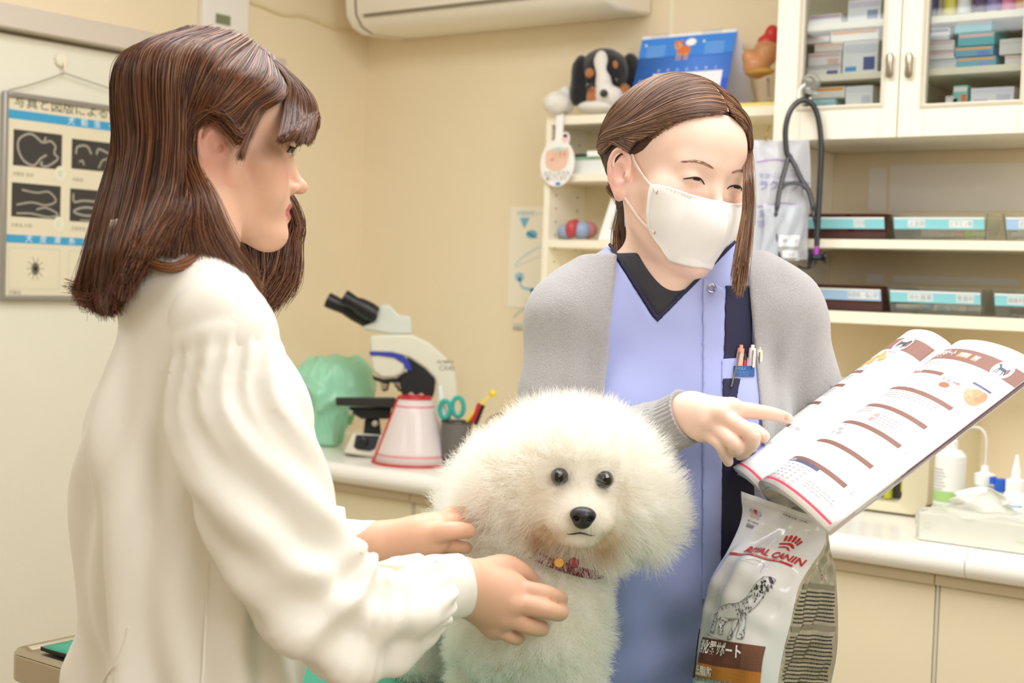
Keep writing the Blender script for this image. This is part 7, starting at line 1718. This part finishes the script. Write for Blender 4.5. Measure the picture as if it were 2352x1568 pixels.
# ------------------------------------------------------------------ recovery cone with red rims
cb_ = onZ(948, 1074, CZ); de = float((cb_ - CAMP) @ CF) + .085; e0 = P(948, 1070, de); e0[2] = CZ + .003
ec = thing('recovery_cone', 'translucent white pet recovery cone with red rims standing on the worktop edge', 'cone', e0)
e0 = e0 * 1.0; R0_, R1c, He = .094, .038, .150
M_ec = mat('cone_plastic', 'F0E6E4', .3, trans=.25, ior=1.15, coat=.3); M_red = mat('cone_red', 'C41F26', .35)
def cone(t, th, k=0): r = R0_ + (R1c - R0_) * t + k; return e0 + V3(r * math.cos(th), r * math.sin(th), He * t)
m = MB(); m.grid([[cone(t, th) for th in np.linspace(0, 2 * math.pi, 64, endpoint=False)] for t in np.linspace(0, 1, 6)], closed=True); m.build('sheet', M_ec, ec, solid=.0012, angle=180)
for t, r_ in ((0, .0028), (1, .0035)):
    m = MB(); c = [cone(t, th) for th in np.linspace(0, 2 * math.pi, 65)]; m.tube(c, r_, 8, cap=False); m.build('rim', M_red, ec)
for t in (.115, .86): m = MB(); m.grid([[cone(t + h, th, .0010) for th in np.linspace(0, 2 * math.pi, 64, endpoint=False)] for h in (0, .03)], closed=True); m.build('band', mat('cone_pink', 'D9848A', .4), ec)
th0 = math.atan2(-CR[1], -CR[0]) + .35
m = MB(); m.tube([cone(t, th0, .002) for t in np.linspace(0, 1, 6)], .0026, 8); m.build('seam_edge', M_red, ec)
# ------------------------------------------------------------------ pen pot with scissors and markers
pz = onZ(1046, 1072, CZ); dpn = float((pz - CAMP) @ CF); s4 = lambda px, py, o=0: P(px, py, dpn + o)
pc = thing('pen_pot', 'dark wire mesh pen pot behind the recovery cone', 'pen pot', V3(pz[0], pz[1], CZ)); c = V3(pz[0], pz[1], CZ + .001); hp = s4(1030, 968)[2] - CZ
m = MB(); m.lathe([(.0001, 0), (.032, 0), (.036, hp), (.034, hp), (.031, .003), (.0001, .003)], c, n=28, cap=False); m.build('mesh_wall', mat('mesh_metal', '77736F', .4, .7, bump=1, bscale=600, bdist=.002), pc)
m = MB(); m.tube([c + V3(.036 * math.cos(t), .036 * math.sin(t), hp) for t in np.linspace(0, 6.29, 40)], .002, 8); m.build('rim', mat('rim_metal', '55524E', .3, .8), pc)
def item(name, label, cat, build_, base): t = thing(name, label, cat, base); build_(t); return t
def sc(t):
    M_t = mat('scissor_teal', '2FA596', .35)
    for cx, cy, rx, ry, nm in ((1022, 940, 12, 20, 'handle'), (1052, 934, 13, 22, 'handle')):
        m = MB(); m.tube([s4(cx + rx * math.cos(a), cy + ry * math.sin(a), -.004) for a in np.linspace(0, 2 * math.pi, 25)], .0055, 10); m.build(nm, M_t, t)
    m = MB(); m.tube([s4(1030, 950), s4(1036, 990), s4(1036, 1030)], [.006, .005, .003], 8); m.build('blade', mat('blade_steel', 'A8A8A8', .25, 1), t)
item('scissors', 'teal handled scissors in the mesh pen pot', 'scissors', sc, s4(1036, 1030))
def yl(t): m = MB(); m.tube([s4(1072, 968), s4(1098, 934), s4(1128, 906)], [.004, .0032, .003], 8); m.build('shaft', mat('yellow_plastic', 'E8CE2E', .35), t); m = MB(); m.lathe([(.0001, -.009), (.006, -.007), (.009, 0), (.006, .007), (.0001, .009)], s4(1132, 903), (0, 0, 1), 18); m.build('ball', mat('yellow_plastic', 'E8CE2E', .35), t)
item('reflex_stick', 'thin yellow stick with round yellow ball tip in the pen pot', 'stick', yl, s4(1072, 980))
def rd(t): m = MB(); m.tube([s4(1083, 972), s4(1102, 926)], .0055, 10); m.build('barrel', mat('marker_red', 'B8232C', .35), t)
item('marker', 'red marker leaning right in the pen pot', 'marker', rd, s4(1083, 990))
def bk(t): m = MB(); m.tube([s4(1092, 975, .01), s4(1110, 930, .01)], .005, 10); m.build('barrel', mat('marker_black', '1E1E22', .35), t)
item('marker', 'black marker behind the red marker in the pen pot', 'marker', bk, s4(1092, 990, .01))
def wt(t): m = MB(); m.tube([s4(1012, 886, .012), s4(1024, 960, .012)], .007, 8, sq=.4); m.build('shaft', mat('marker_white', 'E9ECF0', .35), t)
item('thermometer', 'white digital thermometer standing behind the scissors', 'thermometer', wt, s4(1024, 990, .012))
m = MB(); m.tube(crom([s4(1112, 985, .03), s4(1122, 962, .03), s4(1150, 950, .03), s4(1172, 968, .03), s4(1160, 1000, .03), s4(1125, 1010, .03), s4(1118, 985, .03), s4(1140, 970, .03)], 40), .0014, 6)
tag(m.build('cable', mat('cable_black', '26221E', .5)), 'loose loop of thin black cable beside the pen pot', 'cable')
# ------------------------------------------------------------------ analyser and bottles on the right end
an0 = onZ(2140, 1192, CZ); ax0 = an0[0] - .30; ay = an0[1]
an = thing('analyser', 'beige bench analyser with rounded frame and dark window under the magazine', 'analyser', (an0[0] - .15, ay + .14, CZ))
M_an = mat('analyser_beige', 'D6CDAE', .4)
m = MB(); fr_ = rrect(ax0, CZ + .0015, an0[0], CZ + .255, .035, 8); inr = rrect(ax0 + .04, CZ + .024, an0[0] - .060, CZ + .215, .018, 8)
F_o = [V3(a, ay, b) for a, b in fr_]; F_i = [V3(a, ay - .004, b) for a, b in inr]; F_b = [V3(a, ay + .27, b) for a, b in fr_]; F_d = [V3(a, ay + .05, b) for a, b in inr]
m.grid([F_b, F_o, [v + V3(0, -.012, 0) * 1 + (V3((fr_[0][0] + ax0) / 2, 0, CZ + .12) - V3(v[0], 0, v[2])) * .04 for v in F_o], F_i, F_d], closed=True); m.add(F_b, [tuple(range(len(F_b)))]); m.build('housing', M_an, an, angle=50)
m = MB(); m.add(F_d, [tuple(range(len(F_d)))]); m.build('chamber', mat('chamber_dark', '57564E', .5), an)
for i in range(5):
    x = ax0 + .07 + i * .032; m = MB(); m.lathe([(.009, 0), (.009, .05), (.007, .052), (.0001, .052)], (x, ay + .03, CZ + .026), n=16); m.build('cartridge', mat(('cart_dark', 'cart_grey', 'cart_blue', 'cart_clear', 'cart_lime')[i], ('3A3B40', '6E6E70', '8FA6BE', 'A9A79E', 'B9BE3A')[i], .4), an)
MB().box((an0[0] - .066, ay + .004, CZ + .045), (an0[0] - .061, ay + .03, CZ + .21)).build('lime_edge', mat('lime', 'B9BE3A', .4), an)
def bottle(label, px, prof, col, Yb, parts, gl=.3, name='bottle', tr=0):
    c = onY(px, 1100, Yb); c = V3(c[0], Yb, CZ + .001); t = thing(name, label, 'bottle', c); k = float((c - CAMP) @ CF) / FPX
    MB().lathe(prof, c, n=30, cap=True).build('bottle_body', mat('bot_' + col, col, gl, trans=tr, ior=1.2), t); parts(t, c); return t
def b1(t, c):
    MB().lathe([(.0285, .055), (.0288, .055), (.0288, .074), (.0285, .074)], c, n=30, cap=False).build('green_band', mat('band_green', 'A3C97E', .5), t)
    p = Print(lambda a, b, l=0: c + V3((.0286 + l) * math.sin(a / .0286 - .55), -(.0286 + l) * math.cos(a / .0286 - .55), b), .0003, .004)
    for i in range(7): p.rect(-.010, .115 - i * .006, .012 + (i % 3) * .003, .1128 - i * .006, 'BFC3BE')
    p.build('bottle_print', t)
    m = MB(); m.lathe([(.012, .150), (.012, .165), (.006, .170), (.0055, .185), (.0001, .185)], c, n=18); m.build('pump', mat('pump_white', 'F1F1EE', .3), t)
bottle('large white bottle with a pale green band behind the wrapped box', 2182, [(.026, 0), (.028, .003), (.028, .138), (.020, .148), (.012, .150)], 'F1F1EC', 2.58, b1)
def b2(t, c):
    m = MB(); m.lathe([(.019, .088), (.019, .108), (.008, .112), (.007, .124), (.0001, .124)], c, n=22); m.build('cap', mat('cap_white', 'F4F4F1', .4), t)
    m = MB(); m.tube(crom([c + V3(0, 0, .120), c + V3(0, 0, .165), c + V3(-.006, 0, .185), c + V3(-.022, 0, .192), c + V3(-.045, -.01, .180), c + V3(-.075, -.03, .110)], 30), .0028, 8); m.build('bent_tube', mat('tube_clear', 'EDEBE2', .2, trans=.3, ior=1.2), t)
bottle('translucent wash bottle with a bent delivery tube', 2262, [(.018, 0), (.020, .003), (.020, .080), (.017, .088)], 'E4E2DA', 2.60, b2, .3, tr=.4)
def b3(t, c): m = MB(); m.lathe([(.0135, .084), (.0135, .106), (.0001, .106)], c, n=20); m.build('cap', mat('cap_blue', '2C63D0', .4), t); m = MB(); m.box(tuple(c + V3(-.020, -.008, .096)), tuple(c + V3(-.012, .008, .108))); m.build('cap_hinge', mat('cap_blue', '2C63D0', .4), t); m = MB(); m.lathe([(.0163, .03), (.0165, .03), (.0165, .055), (.0163, .055)], c, n=20, cap=False); m.build('bottle_label', mat('label_yellow', 'D9CB3A', .5), t)
bottle('small clear bottle with bright blue flip cap', 2302, [(.015, 0), (.016, .003), (.016, .076), (.012, .084)], 'DDE3E6', 2.57, b3, .1, tr=.5)
def b4(t, c):
    m = MB(); m.lathe([(.0175, .094), (.0175, .112), (.009, .115), (.0085, .128), (.0055, .140), (.0030, .156), (.0001, .157)], c, n=24); m.build('dropper_cap', mat('cap_white', 'F4F4F1', .4), t)
    p = Print(lambda a, b, l=0: c + V3((.0243 + l) * math.sin(a / .0243 - .45), -(.0243 + l) * math.cos(a / .0243 - .45), b), .0003, .004)
    p.rect(-.012, .070, .030, .068, '7CB6DE'); p.rect(-.012, .064, .014, .062, '8CC0E4')
    for i in range(5): p.rect(-.008, .056 - i * .0055, .018 + (i % 2) * .004, .0538 - i * .0055, 'A9AEC0')
    p.rect(-.012, .018, -.006, .012, 'C86A72'); p.disc(.004, .014, .003, .003, 'D9888A'); p.build('bottle_print', t)
bottle('white dropper bottle with pale blue lines at the right edge', 2334, [(.022, 0), (.024, .003), (.024, .074), (.020, .086), (.0165, .094)], 'F0F1F3', 2.53, b4)
tb0 = onZ(2108, 1240, CZ); bx = tb0[0]; by = tb0[1]; hb = .050
tbx = thing('tissue_box', 'white tissue box in a clear plastic wrap at the worktop front edge', 'tissue box', (bx + .125, by + .06, CZ))
MB().box((bx, by, CZ + .001), (bx + .25, by + .115, CZ + hb)).build('carton', mat('tissue_carton', 'F1EFE6', .5), tbx, bevel=.002)
def wrapS(u, v):
    x = bx - .004 + .258 * u; y = by - .004 + .123 * v; h_ = hb + .004 + .006 * math.sin(u * 13 + v * 4) * math.sin(v * 8 + 1) + .045 * math.exp(-((u - .42) / .13) ** 2 - ((v - .5) / .25) ** 2) + .028 * math.exp(-((u - .85) / .12) ** 2 - ((v - .4) / .3) ** 2)
    return V3(x, y, CZ + h_)
m = MB(); m.grid([[wrapS(u, v) for v in np.linspace(0, 1, 24)] for u in np.linspace(0, 1, 50)])
m.grid([[V3(wrapS(u, 0)[0], by - .004 - .002 * math.sin(u * 30) * (1 - t), wrapS(u, 0)[2] * (1 - t) + (CZ + .003) * t) for t in np.linspace(0, 1, 8)] for u in np.linspace(0, 1, 50)])
m.grid([[V3(bx - .004 - .001 * math.sin(v * 20 + t * 5), wrapS(0, v)[1], wrapS(0, v)[2] * (1 - t) + (CZ + .003) * t) for t in np.linspace(0, 1, 8)] for v in np.linspace(0, 1, 24)])
m.build('plastic_wrap', mat('wrap_film', 'F4F6F0', .12, trans=.75, ior=1.12, coat=.5), tbx, angle=180)
m = MB(); m.grid([[V3(bx + .04 + .10 * u + .01 * math.sin(v * 9), by + .055 + .012 * math.sin(u * 7 + v * 5), CZ + hb + .001 + .048 * v * (.7 + .3 * math.sin(u * 3.1)) ) for v in np.linspace(0, 1, 12)] for u in np.linspace(0, 1, 24)]); m.build('tissue', mat('tissue_white', 'F2F2EC', .9), tbx, solid=.0008, angle=180)
p = Print(lambda a, b, l=0: V3(bx + a, by - .0002 - l, CZ + b), .0003, 9); p.disc(.016, .028, .006, .006, 'DAD6CA'); p.disc(.016, .028, .005, .005, 'EFEDE4', dl=.0002); p.rect(.17, .022, .24, .018, 'DCE6C6'); p.build('carton_print', tbx)
m = MB(); m.box((an0[0] + .010, 2.60, CZ + .001), (an0[0] + .055, 2.66, CZ + .022)); tag(m.build('wooden_block', mat('block_brown', '8A6A46', .6), bevel=.002), 'small brown wooden block right of the analyser', 'block')
m = MB(); m.box((an0[0] + .012, 2.61, CZ + .023), (an0[0] + .050, 2.65, CZ + .036)); tag(m.build('adapter', mat('adapter_black', '1E1D1C', .4), bevel=.003), 'small black power adapter on the wooden block', 'adapter')
bkp = onY(1935, 872, 2.88); MB().box((bkp[0] - .03, 2.87, CZ + .001), (bkp[0] + .05, 2.93, bkp[2])).build('speaker_box', mat('box_black', '232120', .5), bevel=.008); tag(bpy.context.scene.objects['speaker_box'], 'black upright case behind the top of the magazine', 'case')
